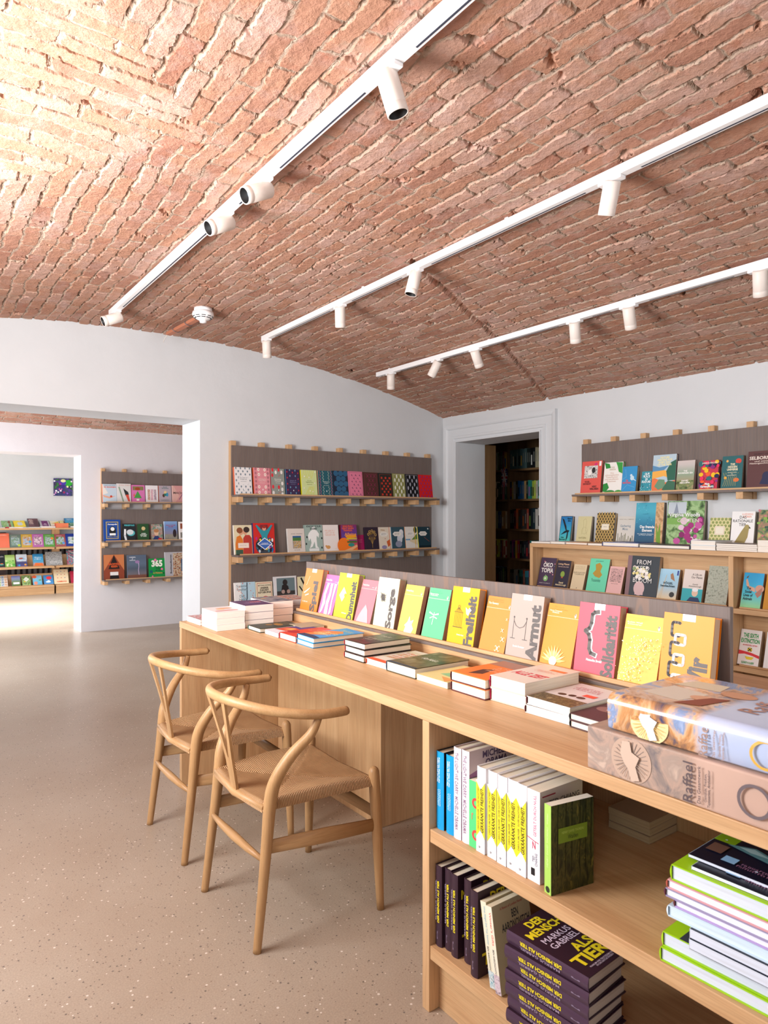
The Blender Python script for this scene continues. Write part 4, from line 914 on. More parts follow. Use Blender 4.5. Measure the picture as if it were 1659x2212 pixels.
burger = [('e', .15, .2, .42, '#f07a20', 1), ('p', [(.25, .54), (.3, .60), (.92, .60), (.98, .50), (.4, .46)], '#f0a020'), ('r', .3, .43, .68, .04, '#d8d020'), ('r', .35, .30, .62, .07, '#4a6830'), ('e', .6, .22, .2, '#2f8a80', .5), ('p', [(.1, .0), (.6, .12), (.95, .22), (1, .15), (.6, .0)], '#e8b080'), T('EINE FRAU\nGEHT EINEN\nTRINKEN.', .06, .74, .80, .97, '#f06a28', 0, .03), T('Alleine', .2, .57, .95, .69, '#f4a050', 0, .02)]
def hexbook(extra): return extra+[('p', [(.08, .68), (.22, .78), (.62, .78), (.76, .68), (.62, .58), (.22, .58)], '#e8e4dc'), T('~2', .22, .63, .62, .73, '#4a5a5c', 0, .01)]
flora = [('l', [(.5, .1), (.5, .55)], .02, '#c8a050')]+[('l', [(.5, .25), (.5+.28*math.cos(a), .62+.2*math.sin(a))], .012, '#c8a050') for a in (0.1, .8, 1.5, 2.2, 2.9)]+[('ring', .5+.28*math.cos(a), .64+.2*math.sin(a), .05, .08, '#d0ac60') for a in (0.1, .8, 1.5, 2.2, 2.9)]+[('scatter', [(.3, .5), (.7, .5), (.4, .72), (.6, .75)], .07, ringm('#b89040'))]
rowA2 = [
 (507.5, 546.3, 1134.5, .018, False, '#ddd2b0', '#f0ece6', people2, 'book of two women face to face in orange and red, middle row'),
 (549.3, 595, 1130, .030, True, '#cc2a24', '#2c2c64', manfig, 'red hardback with cheering man over a blue diamond, middle row'),
 (623.8, 660.2, 1142, .022, True, '#dcd2ca', '#d8d4d0', [('r', .28, .17, .50, .52, '#2c5c8c'), ('r', .28, .48, .50, .14, '#4a7a3c'), PIC(.30, .17, .46, .32, ['#20242c', '#d8a020', '#b8b8b0', '#3c4448'], 120), T('seven steeples', .2, .75, .86, .80, '#6a6058', 0, .01), T('SARA BAUME', .34, .09, .68, .12, '#6a6058')], 'off-white book with small landscape photo, middle row'),
 (661, 699, 1134, .022, False, '#9fb4ac', '#8ea49c', statue, 'sage green book with white statue drawing, middle row'),
 (699.8, 733.4, 1134, .016, False, '#f0e8e4', '#e8e0dc', [T('~3', .12, .58, .9, .82, '#e8a890', 0, 0), ('e', .3, .16, .14, '#d8a060', .7), ('e', .17, .2, .06, '#d8a060'), T('~1', .7, .08, .84, .12, '#d8c060')], 'white book with small orange cat, middle row'),
 (739.4, 773.3, 1133.5, .030, False, grad(['#f08020', '#c04858', '#5c3f98', '#6a3088', '#8a2c50']), '#6a1c2c', burger, 'purple and orange book with burger picture, middle row'),
 (773.8, 790.6, 1150.4, .008, False, '#a01c58', '#8c1850', [T('~3', .2, .42, .8, .62, '#c87090', 0, 0)], 'small magenta booklet behind the purple book, middle row'),
 (791.4, 819.7, 1139, .024, True, '#2c2030', '#2a1e2c', flora, 'black book with golden flowers, middle row'),
 (820, 847.4, 1139, .022, True, '#ddd2c0', '#e0622a', hexbook([('p', [(.6, .35), (.85, .45), (.9, .2), (.7, .1)], '#c8602c'), ('e', .5, .48, .03, '#a02020'), ('e', .4, .1, .2, '#8c84a8', .6), ('l', [(.86, 0), (.86, 1)], .03, '#e0622a'), ('l', [(.2, .88), (.5, .86)], .04, '#a0703c')]), 'cream notebook with butterfly and orange spine, middle row'),
 (848.3, 876.5, 1138.5, .022, True, '#34505c', '#2f7ca4', hexbook([('e', .6, .45, .2, '#c8ccd4', 1.4), ('e', .75, .75, .16, '#dcdce0', 1.2), ('e', .5, .22, .25, '#8a90a4', .8), ('e', .7, .6, .2, '#d0d4da')]), 'blue notebook with white cloud, middle row'),
 (877.6, 903.6, 1138, .022, True, '#e0dcd4', '#e08c2c', hexbook([('p', [(.3, .35), (.98, .6), (.98, .15)], '#d8c8a8'), ('p', [(.5, .40), (.98, .68), (.98, .42)], '#5c8440'), ('e', .85, .85, .14, '#2c4838', 1.5), ('r', 0, .38, .4, .06, '#6c9cc0'), ('l', [(.8, 0), (.8, 1)], .04, '#e8b828')]), 'notebook with coast picture and yellow band, middle row'),
 (905, 931.5, 1138, .024, True, '#1c3844', '#e8dc50', hexbook([('e', .85, .9, .05, '#e8ece8'), ('l', [(.5, .5), (.9, .3)], .02, '#a85040'), ('r', 0, 0, 1, .12, '#10242c')]), 'dark teal notebook with yellow spine, right end of the middle row')]
rowA3 = [
 (509.7, 554, 1259, .022, True, '#b4d4e4', '#f0e8e4', [('r', 0, 0, .3, 1, '#eef0f0'), ('l', [(.6, .98), (.58, .5), (.45, .2), (.42, 0)], .05, '#3c4a5c'), T('Susanne\nStephan\n\nDer\nHeld\nund\nsein\nHeizer', .08, .1, .60, .93, '#6a7c88', 0, .01)]+[('e', random.random(), random.random(), .02, '#d86848') for _ in range(26)], 'pale blue book with dark rope and red flecks, bottom row of the rack'),
 (555.6, 591, 1257.5, .024, True, '#e2d8bc', '#dcd4b8', frame_art(.06, .02, '#c03a30')+[('e', .55, .34, .32, '#c22e36'), T('BETTINA LUDWIG', .12, .86, .90, .90, '#3c3030'), T('UNSERER\nZUKUNFT\nAUF DER SPUR', .10, .62, .90, .83, '#2c2420', 0, .03)], 'cream book with big red disc, bottom row of the rack'),
 (595.3, 643, 1246, .026, True, '#dcdcde', '#d0d0d4', [('r', .1, .45, .82, .50, '#6a7e84'), ('r', .1, .45, .82, .12, '#3a3838'), ('e', .48, .82, .11, '#2a2422', 1.1), ('p', [(.28, .50), (.34, .74), (.50, .78), (.62, .70), (.66, .50)], '#241e1e'), ('e', .38, .55, .08, '#b0948c'), ('e', .62, .55, .08, '#b0948c'), T('EVERYDAY\nPLAY', .1, .22, .92, .42, '#1c1c1e', 0, .01)], 'white book with painted monkey, bottom row of the rack'),
 (645, 688, 1246, .022, False, '#e4dcb4', '#7c2430', [('l', [(.5, .1), (.45, .6), (.2, .95)], .08, '#1c1a1a'), ('l', [(.45, .6), (.6, .96)], .06, '#1c1a1a'), ('l', [(.4, .4), (.1, .7)], .06, '#1c1a1a'), ('l', [(.5, .5), (.9, .8)], .06, '#1c1a1a'), ('ring', .5, .42, .12, .2, '#e8a0b8')], 'cream book with black branches, partly hidden behind the counter display')]
for rows, z0, hard_default in ((rowA1, 1.478, None), (rowA2, 1.030, None), (rowA3, 0.582, None)):
    for i, r_ in enumerate(rows):
        if len(r_) == 8: u0, u1, vt, t, c, sp, art, lab = r_; hard = i >= 6
        else: u0, u1, vt, t, hard, c, sp, art, lab = r_
        w_, h_, M4 = stand_Y(u0, u1, vt, YA-0.0605-0.026-t, YA-0.0605, z0, t)
        if 'small magenta' in lab: M4.translation.y += 0.012
        book(lab, w_, h_, t, c, M4, art, spine=sp, hard=hard, group=GA, back=sp)

# ================= rack in the second room
def simple(c2, word=None, tc='#ffffff', extra=None):
    o = list(extra or [])
    if word: o.append(T(word, .12, .78, .88, .93, tc, 0, .02))
    return o
GB = 'books on the second room rack'
rowB1 = [(222.2, 252.5, 1045.4, '#c4d2dc', '#e87848', [('p', [(0, .4), (.5, .3), (.95, .35), (.5, .2), (.1, .28)], '#e4a88c'), ('e', .6, .32, .08, '#c8402c'), ('p', [(0, 1), (.4, .5), (0, .4)], '#eae4da'), T('22 BAHNEN', .1, .80, .95, .87, '#e0563c', 0, .03), T('CAROLINE WAHL', .12, .90, .95, .95, '#70808c')], 'pale blue book with swimmer, far left of the second room rack'),
 (253.7, 283.6, 1044.5, '#dcd8d4', '#f0ecec', [('l', [(.15, .8), (.3, .4), (.45, 0)], .10, '#8ca088'), ('p', [(.45, .75), (.8, .55), (.85, .4), (.6, .35)], '#2c3030'), ('p', [(.6, .4), (.82, .42), (.92, .05), (.78, .06)], '#d8503c'), T('JULI ZEH', .14, .86, .95, .95, '#d8a89c', 0, .01)], 'off-white book with swan head, top row of the second room rack'),
 (285.4, 313.7, 1047.5, '#d878b0', '#d02880', [('r', .08, .70, .82, .22, '#8a7c50'), ('e', .45, .78, .2, '#a04824', .6), ('p', [(.45, .66), (.75, .25), (.15, .25)], '#4c9c48'), ('r', .35, .1, .2, .1, '#f0f0e0'), ('p', [(.1, .4), (.2, .52), (.25, .3)], '#e8703c')], 'pink book with green tree and eyes in a mirror, second room rack'),
 (316, 342, 1048.5, '#f0eaea', '#e4dcdc', [PIC(.14, .15, .2, .62, ['#e8507c', '#2c3468', '#f0a038', '#f0eaea', '#3c9cb0'], 180), PIC(.40, .15, .2, .62, ['#2c3468', '#f0eaea', '#e8607c', '#40a8b0'], 180), PIC(.66, .15, .2, .62, ['#e88038', '#f0eaea', '#2c3468', '#d84880'], 180)], 'white book with colourful letter pattern, second room rack'),
 (344, 370.8, 1049, '#b8a8b0', '#c8582c', [('e', .52, .58, .12, '#e8c890', 1.4), ('e', .38, .42, .1, '#5a3428', 1.4), ('e', .66, .48, .1, '#3c94b8', 1.6), ('r', .42, .40, .16, .14, '#2c7c6c'), T('Buchi\nEmecheta', .25, .82, .8, .95, '#3c7878', 0, .02), T('~2', .14, .1, .9, .2, '#3c7878', 0, .02)], 'mauve book with painted family group, second room rack'),
 (373, 402, 1049, '#d89c98', '#e8c8c4', [('p', [(.1, 1), (.5, .4), (.2, .0), (0, 0), (0, 1)], '#e0b0a4'), ('l', [(.9, .7), (.5, .2)], .05, '#7c4c70'), T('MACHT', .08, .52, .95, .64, '#38282c', 0, .02)], 'dusty pink book cut by the door jamb, top row of the second room rack')]
rowB2 = [(225, 261, 1122.6, '#1c4a98', '#183c80', frame_art(.13, .05, '#b8a468', .74)+[('e', .52, .45, .2, '#16181c', 1.6), ('e', .52, .56, .12, '#f0f0ec'), ('r', .34, .26, .36, .10, '#f4f4f0'), T('Persepolis', .24, .73, .80, .81, '#f0f0f4', 0, .04), T('Marjane Satrapi', .24, .17, .8, .22, '#c8b88c')], 'large blue book with framed veiled figure, middle row of the second room rack'),
 (267, 293.6, 1131.5, '#20262a', '#181c20', [('e', .62, .45, .32, '#58b8bc', .8), ('e', .55, .5, .28, '#d8dcdc', .8), ('l', [(.15, .65), (.12, .3), (.2, .05)], .16, '#f0f0f0'), T('PERSEPOLIS', .1, .86, .92, .95, '#58c8cc', 0, .03)], 'black book with white pointing hand and turquoise title, second room rack'),
 (299, 322.3, 1131.8, '#28502c', '#244a28', [('e', .5, .72, .18, '#d8c088', 1), ('l', [(.4, .6), (.3, .5)], .06, '#502c24'), T('UNSER\nSCHWERT\nIST LIEBE', .18, .22, .82, .44, '#e8ece0', 0, .03)], 'dark green book with raised fist, second room rack'),
 (327.5, 352, 1132.5, '#7c8c7c', '#6a4438', [PIC(0, 0, 1, 1, ['#2c7c5c', '#a89c90', '#b86458'], 30), ('e', .45, .45, .2, '#e0b898', 1.3), ('e', .45, .58, .22, '#b87c50', .7), ('p', [(.1, 0), (.3, .26), (.6, .26), (.85, 0)], '#2c3c70'), ('r', .6, .02, .3, .1, '#d82c2c'), T('Zwischen\nden Welten', .4, .74, .92, .88, '#f0f0f0')], 'book with portrait of a blonde woman, second room rack'),
 (356, 384, 1126.3, grad(['#8a8080', '#8c88a0', '#6c8cc0', '#8cb0dc']), '#c8d4e4', [PIC(0, 0, 1, .3, ['#2c2828', '#b0a898', '#4c4440'], 220), ('e', .78, .35, .14, '#302028', 2.2), T('IRAN OHNE\nISLAM', .14, .68, .86, .82, '#b0405c', 0, .02)], 'pale blue book with dark crowd, second room rack'),
 (387.5, 402, 1127, '#f0e8e4', '#e8e0dc', [PIC(.2, .1, .7, .3, ['#2c2828', '#b0a898'], 120), PIC(.2, .6, .7, .3, ['#c8602c', '#2c2828'], 120)], 'white book cut by the door jamb, middle row of the second room rack')]
rowB3 = [(225, 269, 1199, '#8c4028', '#502820', [('p', [(0, 1), (.5, 1), (.12, .5), (0, .35)], '#c87848'), ('p', [(1, 1), (.5, 1), (.88, .5), (1, .35)], '#c87848'), ('p', [(.5, .98), (.78, .42), (.22, .42)], '#1c1414'), ('r', .3, .16, .4, .14, '#e8e4e0'), ('p', [(.28, .02), (.74, .02), (.72, .16), (.3, .16)], '#181214'), T('NACHTZUG\nREISEN', .22, .48, .8, .66, '#e86028', 0, .03)], 'square book with orange curtains, bottom row of the second room rack'),
 (276, 317, 1199.5, grad(['#7c5848', '#6c6870', '#4c5868', '#5c6c80', '#566478']), '#5a6474', [('l', [(.58, .72), (.6, .5), (.57, .35), (.6, .14)], .02, '#e8d0f4'), ('e', .52, .70, .12, '#9c7ca8', .7), ('r', 0, 0, 1, .14, '#7a4c3c'), T('HIMMEL\n&\nHÖLLE', .1, .75, .45, .93, '#d8dce4', 0, .02)], 'grey-blue book with lightning, bottom row of the second room rack'),
 (323, 357, 1206.8, '#0c9040', '#0a8038', [('e', .4, .92, .08, '#f06ca8'), ('e', .8, .42, .07, '#f06ca8'), ('e', .12, .3, .1, '#1c5a64'), ('e', .9, .2, .06, '#0c5c30'), ('e', .2, .05, .05, '#f06ca8'), T('365', .15, .55, .85, .92, '#f4f0e4', 8 and 0, .05), T('Days\nof Art', .38, .3, .8, .55, '#0c4428', 0, .01), T('in Nature', .25, .18, .82, .28, '#e8a060', 0, .01)], 'green book with large white numerals, bottom row of the second room rack'),
 (357.5, 405, 1193, '#b8b4b8', '#c8c4c8', [PIC(.36, 0, .64, .96, ['#2c2420', '#a86440', '#d8c8a8', '#3c5878'], 60), ('r', .72, .2, .16, .5, '#48607c'), T('Buchhandlungen', .22, .12, .32, .9, '#242028', 90, .03)], 'wide grey book with bookshop photo, bottom row of the second room rack')]
for rows, z0 in ((rowB1, 1.478), (rowB2, 1.032), (rowB3, 0.590)):
    for u0, u1, vt, c, sp, art, lab in rows:
        w_, h_, M4 = stand_Y(u0, u1, vt, YB-0.109, YB-0.0605, z0, 0.022)
        book(lab, w_, h_, 0.022, c, M4, art, spine=sp, hard=True, group=GB, back=sp)
# ================= right wall rack
GC = 'books on the right wall rack'
random.seed(11)
leafc = [('p', [(.0, 1), (.28, .95), (.35, .82), (.1, .80)], '#2c8c3c'), ('p', [(.62, 1), (.98, .98), (1, .62), (.80, .68), (.72, .86)], '#3c9c44'), ('p', [(0, .30), (.22, .34), (.34, .18), (.16, .04), (0, .06)], '#2c8c3c'), ('e', .4, .05, .25, '#2f8c40', .3), ('e', .85, .03, .2, '#48a048', .5)]
bird_pic = lambda x, y, s, c: [('e', x, y, .10*s, c, 1.1), ('e', x-.06*s, y+.08*s, .06*s, c), ('p', [(x+.05*s, y), (x+.26*s, y-.10*s), (x+.08*s, y-.06*s)], c)]
plant = [('p', [(0, 0), (1, 0), (1, .3), (.6, .25), (0, .4)], '#e87848'), ('p', [(0, .35), (.5, .42), (1, .30), (1, .5), (.5, .58), (0, .55)], '#f0b050'), ('p', [(0, .55), (.5, .58), (.7, .7), (.3, .66), (0, .72)], '#5c90b8'), ('p', [(.12, .15), (.3, .34), (.55, .32), (.6, .12), (.3, .05)], '#6c9474'), ('p', [(.68, .3), (.60, .55), (.78, .78), (1, .85), (1, .3)], '#2c6450'), ('p', [(.45, .05), (.7, .3), (1, .26), (1, .02), (.7, 0)], '#3c6c54'), T('NATURE\nWRITING FOR\nEVERY DAY\nOF THE YEAR', .18, .70, .84, .95, '#f4e8a8', 0, .03)]
def blobs(n, cols, x0=0, x1=1, y0=0, y1=1, r=(.03, .09), q=(.6, 1.2)): return [('e', random.uniform(x0, x1), random.uniform(y0, y1), random.uniform(*r), random.choice(cols), random.uniform(*q)) for _ in range(n)]
rowC = [
 (1253, 1296, 998, '#e05a50', '#a02830', [PIC(.14, .48, .66, .38, ['#1c1c1c', '#e8e4e0', '#5c5858'], 55), ('e', .42, .66, .10, '#f0ece8', 1.2), ('e', .6, .72, .09, '#302c2c', 1.4), ('r', .86, .84, .1, .14, '#f4f0f0'), ('p', [(.6, .9), (.72, .95), (.78, .9), (.68, .86)], '#d82c80'), T('VOGEL\nENTDECKT', .12, .28, .52, .40, '#3c2428', 0, .03), T('HERZ\nVERLOREN', .46, .12, .90, .25, '#3c2428', 0, .03)], 'red book with black-and-white couple photo, first on the right wall rack'),
 (1301, 1341, 1000, '#f0ece6', '#3c9c48', leafc+[T('THOR\nHANSON', .3, .74, .62, .86, '#b8a888', 0, .01), T('Von\nschrumpfenden\nTintenfischen\nund windfesten\nEidechsen', .08, .36, .82, .68, '#d8b8a8', 0, .01)], 'white book with green leaves on the right wall rack'),
 (1340.5, 1372, 1008.5, '#3a94cc', '#a09078', bird_pic(.7, .55, 1.3, '#c8e0ec')+[('l', [(.1, .1), (.4, .3), (.9, .2)], .012, '#8cc4e4'), ('l', [(.0, .5), (.3, .6), (.2, .9)], .012, '#8cc4e4'), ('l', [(.5, .0), (.9, .1)], .012, '#8cc4e4'), T('Die\nNACHTIGALL', .08, .34, .66, .50, '#e85048', 0, .03)], 'bright blue book with white bird on the right wall rack'),
 (1382, 1407, 1019, '#3c98a8', '#78d040', blobs(60, ['#b8e0e4', '#e0f0f0', '#205c74', '#60b8c0'], r=(.02, .05))+[T('OUR\nPLACE\nIN\nNATURE', .14, .42, .88, .92, '#f0fcff', 0, .03)], 'small turquoise patterned book with lime spine on the right wall rack'),
 (1406.5, 1456.5, 984, '#b8ccd8', '#4c4c60', plant, 'tall book with painted fields and hills on the right wall rack'),
 (1459, 1496.6, 996, grad(['#6c7c50', '#a89878', '#90a890', '#c8c0bc', '#dcc8c4']), '#b09c98', [PIC(0, 0, 1, .35, ['#384828', '#7c8c54', '#a89070'], 40), T('THE\nBOUNDLESS SEA', .06, .56, .92, .68, '#f8f4f0', 0, .03), T('DAVID\nABULAFIA', .2, .24, .8, .36, '#f8f4f0', 0, .03)], 'greenish misty landscape book on the right wall rack'),
 (1510, 1548, 996, '#c83850', '#c8304c', blobs(46, ['#e82c60', '#f0c020', '#1c2c50', '#8c2c7c', '#f06030', '#2c6c70', '#d85090'], r=(.06, .16))+[('r', .0, .0, 1, .04, '#a02c70'), T('JAMAICA KINCAID', .08, .87, .94, .94, '#f0e4d8', 0, .02), T('Mein\nGarten(Buch)', .08, .06, .84, .24, '#ffffff', 0, .03)], 'book with bright painted blossoms on the right wall rack'),
 (1556, 1601, 986.5, '#2c6468', '#5c4838', [('e', .78, .84, .14, '#d8483c', .9), ('e', .72, .28, .14, '#e0703c', .7), ('e', .2, .35, .07, '#e8a83c'), ('e', .25, .85, .06, '#e8b060')]+[('l', [(.1+.1*i, .1), (.2+.08*i, .3), (.1+.12*i, .5)], .014, '#c8b468') for i in range(7)]+[('r', .24, .38, .56, .40, '#2c6468'), T('THE\nHIDDEN\nUNIVERSE', .26, .56, .78, .78, '#f0e4c0', 0, .03), T('ADVENTURES\nIN\nBIODIVERSITY', .3, .40, .74, .52, '#d8d0b0', 0, .01)], 'dark teal book with red flowers and vines on the right wall rack'),
 (1611.7, 1668, 976, '#5c3838', '#54302c', [T('GILBERT WHITE', .22, .90, .95, .94, '#2c1c1c'), T('SELBORNE', .06, .77, .96, .86, '#f0e4d8', 0, .02), T('und seine\nNaturgeschichte', .08, .64, .96, .75, '#e4d4c8', 0, .01), ('e', .75, .32, .16, '#24284c', 1.2), ('p', [(.5, .12), (.62, .32), (.9, .2), (.85, .1)], '#24284c')], 'dark brown book with navy bird, cut by the right edge on the wall rack')]
for u0, u1, vt, c, sp, art, lab in rowC:
    w_, h_, M4 = stand_X(u0, u1, vt, XB-0.0605-0.054, XB-0.0605, 1.478, 0.024)
    book(lab, w_, h_, 0.024, c, M4, art, spine=sp, hard=True, group=GC, back=sp, paper='#b8a898')

# ================= books standing on top of the low bookcase, leaning on the wall
GD = 'books standing on the low bookcase'
swift = [('p', [(.10, .92), (.30, .86), (.55, .60), (.62, .42), (.52, .44), (.36, .62)], '#1c242c'), ('p', [(.10, .26), (.40, .40), (.62, .46), (.85, .44), (.80, .38), (.60, .36)], '#1c242c'), ('p', [(.66, .38), (.76, .38), (.74, .16), (.60, .0)], '#1c242c')]
bluegr = lambda: grad(['#58c8b8', '#38b0d0', '#2888c8', '#1c68b0'])
rowD = [
 (1206.5, 1231, 1115, bluegr(), '#20282c', frame_art(.0, .03, '#1c2428')+swift+[T('Abend-\nflüge', .55, .76, .95, .94, '#10303c', 0, .03), T('Helen\nMacdonald', .05, .06, .55, .2, '#0c3038', 0, .02)], .024, 'blue book with black swift, leftmost on top of the bookcase'),
 (1243.5, 1273, 1115.5, '#d8d0a0', '#2c3424', [('l', [(.35, .3), (.45, .6), (.4, .85), (.55, .92), (.65, .8), (.6, .5), (.75, .3)], .01, '#a89c68'), ('ring', .55, .45, .2, .21, '#b0a470'), T('KATZEN', .2, .14, .72, .20, '#807848')], .026, 'cream book with line-drawn cat on the bookcase top'),
 (1284.5, 1323, 1108.5, '#2c2418', '#a88850', [('scatter', grid_pts(7, 12, .04, .96, .03, .97), .07, feather('#c8a864')), ('r', .3, .44, .42, .2, '#e8dcc4'), ('r', .33, .455, .36, .17, '#f0e8d4'), T('~1', .4, .53, .62, .56, '#4c3c28')], .028, 'black and gold patterned book on the bookcase top'),
 (1329, 1368, 1115.5, '#d8d4cc', '#c8c0b4', [T('ROBIN WALL KIMMERER', .1, .87, .9, .91, '#a8a498'), T('Gathering\nMoss', .18, .50, .76, .70, '#7c90a0', 0, .015)]+[('l', [(.05+.08*i, 0), (.04+.08*i+random.uniform(-.06, .06), random.uniform(.12, .4))], .025, random.choice(['#5c6030', '#6c7038', '#484c24'])) for i in range(12)], .016, 'pale book with moss stems on the bookcase top'),
 (1369, 1429, 1086.5, grad(['#204c68', '#1c5a80', '#2884a8', '#48b0c8']), '#5c4838', [('r', .72, 0, .28, 1, mottled(['#c89868', '#e0b888', '#a87848'], 26)), ('p', [(.8, .0), (.76, .5), (.84, .3), (.9, .55), (.95, .0)], '#78a038')]+blobs(34, ['#70c8dc', '#489cb8'], .05, .6, .4, .98, (.008, .02))+[T('Das fremde\nElement', .2, .31, .72, .46, '#ffffff', 0, .03), T('Die unglaubliche Geschichte\nvon Wasser und Leben', .12, .22, .7, .27, '#e0f0f4')], .026, 'large blue water photo book on the bookcase top'),
 (1437, 1517, 1083, mottled(['#2c4c24', '#5c8444', '#a8c88c', '#88b070'], 22), '#3c5030', [('r', .02, .72, .5, .26, '#c8d0d8'), ('p', [(.18, .72), (.25, .97), (.32, .72)], '#9098a8'), ('r', 0, .48, .7, .14, '#80b058')]+blobs(30, ['#a8307c', '#c858a0', '#e8c8d8', '#f0e0e8', '#8c2468'], .3, .98, .05, .62, (.04, .10), (.8, 1.1))+[T('Virginia Woolfs', .06, .63, .90, .74, '#ffffff', 0, .015), T('GARTEN', .30, .53, .88, .61, '#e4dcd0', 0, .01)], .030, 'large garden photo book with pink dahlias on the bookcase top'),
 (1529, 1573, 1118.5, '#dcd49c', '#a85848', [('scatter', grid_pts(6, 9, .05, .95, .05, .95), .085, [('p', [(0, 1), (.7, .3), (.5, -.6), (0, -.9), (-.5, -.6), (-.7, .3)], '#7c9040'), ('l', [(0, -.8), (0, .8)], .15, '#e4dca8')]), ('r', .26, .42, .48, .30, '#f0e8d4'), ('r', .29, .44, .42, .26, '#e8c8b0'), ('r', .31, .455, .38, .23, '#f0e8d4')], .022, 'small green leaf-patterned book on the bookcase top'),
 (1576, 1626, 1105, '#f2f0ee', '#b8b0a8', [T('LUDWIG\nHUBER', .45, .83, .90, .95, '#e89070', 0, .01), T('DAS\nRATIONALE\nTIER', .06, .60, .92, .88, '#3c3c40', 0, .01), ('p', [(.3, .05), (.18, .14), (.45, .45), (.62, .62), (.78, .56), (.74, .30), (.60, .10)], '#a09058'), ('e', .68, .58, .1, '#a89860'), ('p', [(.76, .60), (.86, .54), (.78, .53)], '#4c4434')], .040, 'white book with standing parrot on the bookcase top'),
 (1634, 1672, 1101.5, mottled(['#2c4c38', '#6c8450', '#a87464', '#b8b868'], 30), '#40503c', blobs(24, ['#c87880', '#8cb050', '#385c48', '#d8c070'], r=(.05, .12)), .024, 'painted garden book cut by the right edge on the bookcase top')]
for u0, u1, vt, c, sp, art, t, lab in rowD:
    w_, h_, M4 = stand_X(u0, u1, vt, XB-0.036-t, XB-0.001, 1.121, t)
    book(lab, w_, h_, t, c, M4, art, spine=sp, hard=True, group=GD, back=sp, paper='#c8bcac')
# flat books along its front edge (x into the case from 3.87)
GE = 'flat books along the bookcase front'
def flat_X(ul, ur, xf, L_, z0, t, c, sp, lab, group, n=1, art=None, hard=True, paper='#efe8de', labs=None):
    pl = on_X(ul, 1115, xf).y; pr = on_X(ur, 1115, xf).y; src = None
    for k in range(n):
        M4 = frame((xf+random.uniform(-.003, .003)*(n > 1), pl+random.uniform(-.003, .003)*(n > 1), z0+(k+1)*(t+0.0004)), (0, -1, 0), (1, 0, 0), (0, 0, 1)); lb = labs[k] if labs else lab
        if src is None: src = book(lb, pl-pr, L_, t, c, M4, art, spine=sp, hard=hard, paper=paper, group=group)
        else: dup_book(src, M4, lb)
ZT = 1.1215
flat_X(1148, 1188, 3.87, .21, ZT, .011, '#e8e8e8', '#f0f0f0', 'thin white flat book at the left end of the bookcase top', GE, hard=False, art=[('e', .1, .1, .05, '#f0b020')])
flat_X(1189, 1220, 3.87, .20, ZT, .016, '#d8d4cc', '#e8e0d8', 'white flat book second from the left on the bookcase front edge', GE)
flat_X(1222, 1268, 3.87, .20, ZT, .016, '#c89060', '#e0e0ec', 'flat book with brown and white cover on the bookcase front edge', GE)
flat_X(1270, 1300, 3.87, .20, ZT, .014, '#d0c0a8', '#e0d4c8', 'thin cream flat book left of the blue-edged one', GE, hard=False)
flat_X(1302, 1379, 3.87, .22, ZT, .026, '#2c4c9c', '#28409c', 'flat blue-edged hardback on the bookcase front edge', GE, art=[('r', .05, .1, .5, .3, '#e8e8f0')])
flat_X(1381, 1489, 3.865, .23, ZT, .020, '#5c5c60', '#888890', 'large grey flat book on the bookcase front edge', GE)
flat_X(1492, 1546, 3.865, .20, ZT, .027, '#dce4e8', '#203c58', '', GE, n=2, labs=['lower of two navy-banded white flat books on the bookcase', 'upper of two navy-banded white flat books on the bookcase'], art=[('r', .1, .5, .8, .3, '#3c7080')])
flat_X(1547.5, 1635, 3.865, .21, ZT, .010, '#a8a098', '#d0c8c4', '', GE, n=4, hard=False, labs=[f'{q} of four thin magazines stacked on the bookcase front edge' for q in ('lowest', 'second from bottom', 'second from top', 'topmost')], art=[('r', 0, .1, .8, .5, '#5c4c44')])
flat_X(1636.5, 1690, 3.87, .20, ZT, .033, '#e8dcc8', '#f0e4d0', '', GE, n=2, hard=False, labs=['lower thick cream book at the right edge on the bookcase', 'upper thick cream book at the right edge on the bookcase'])

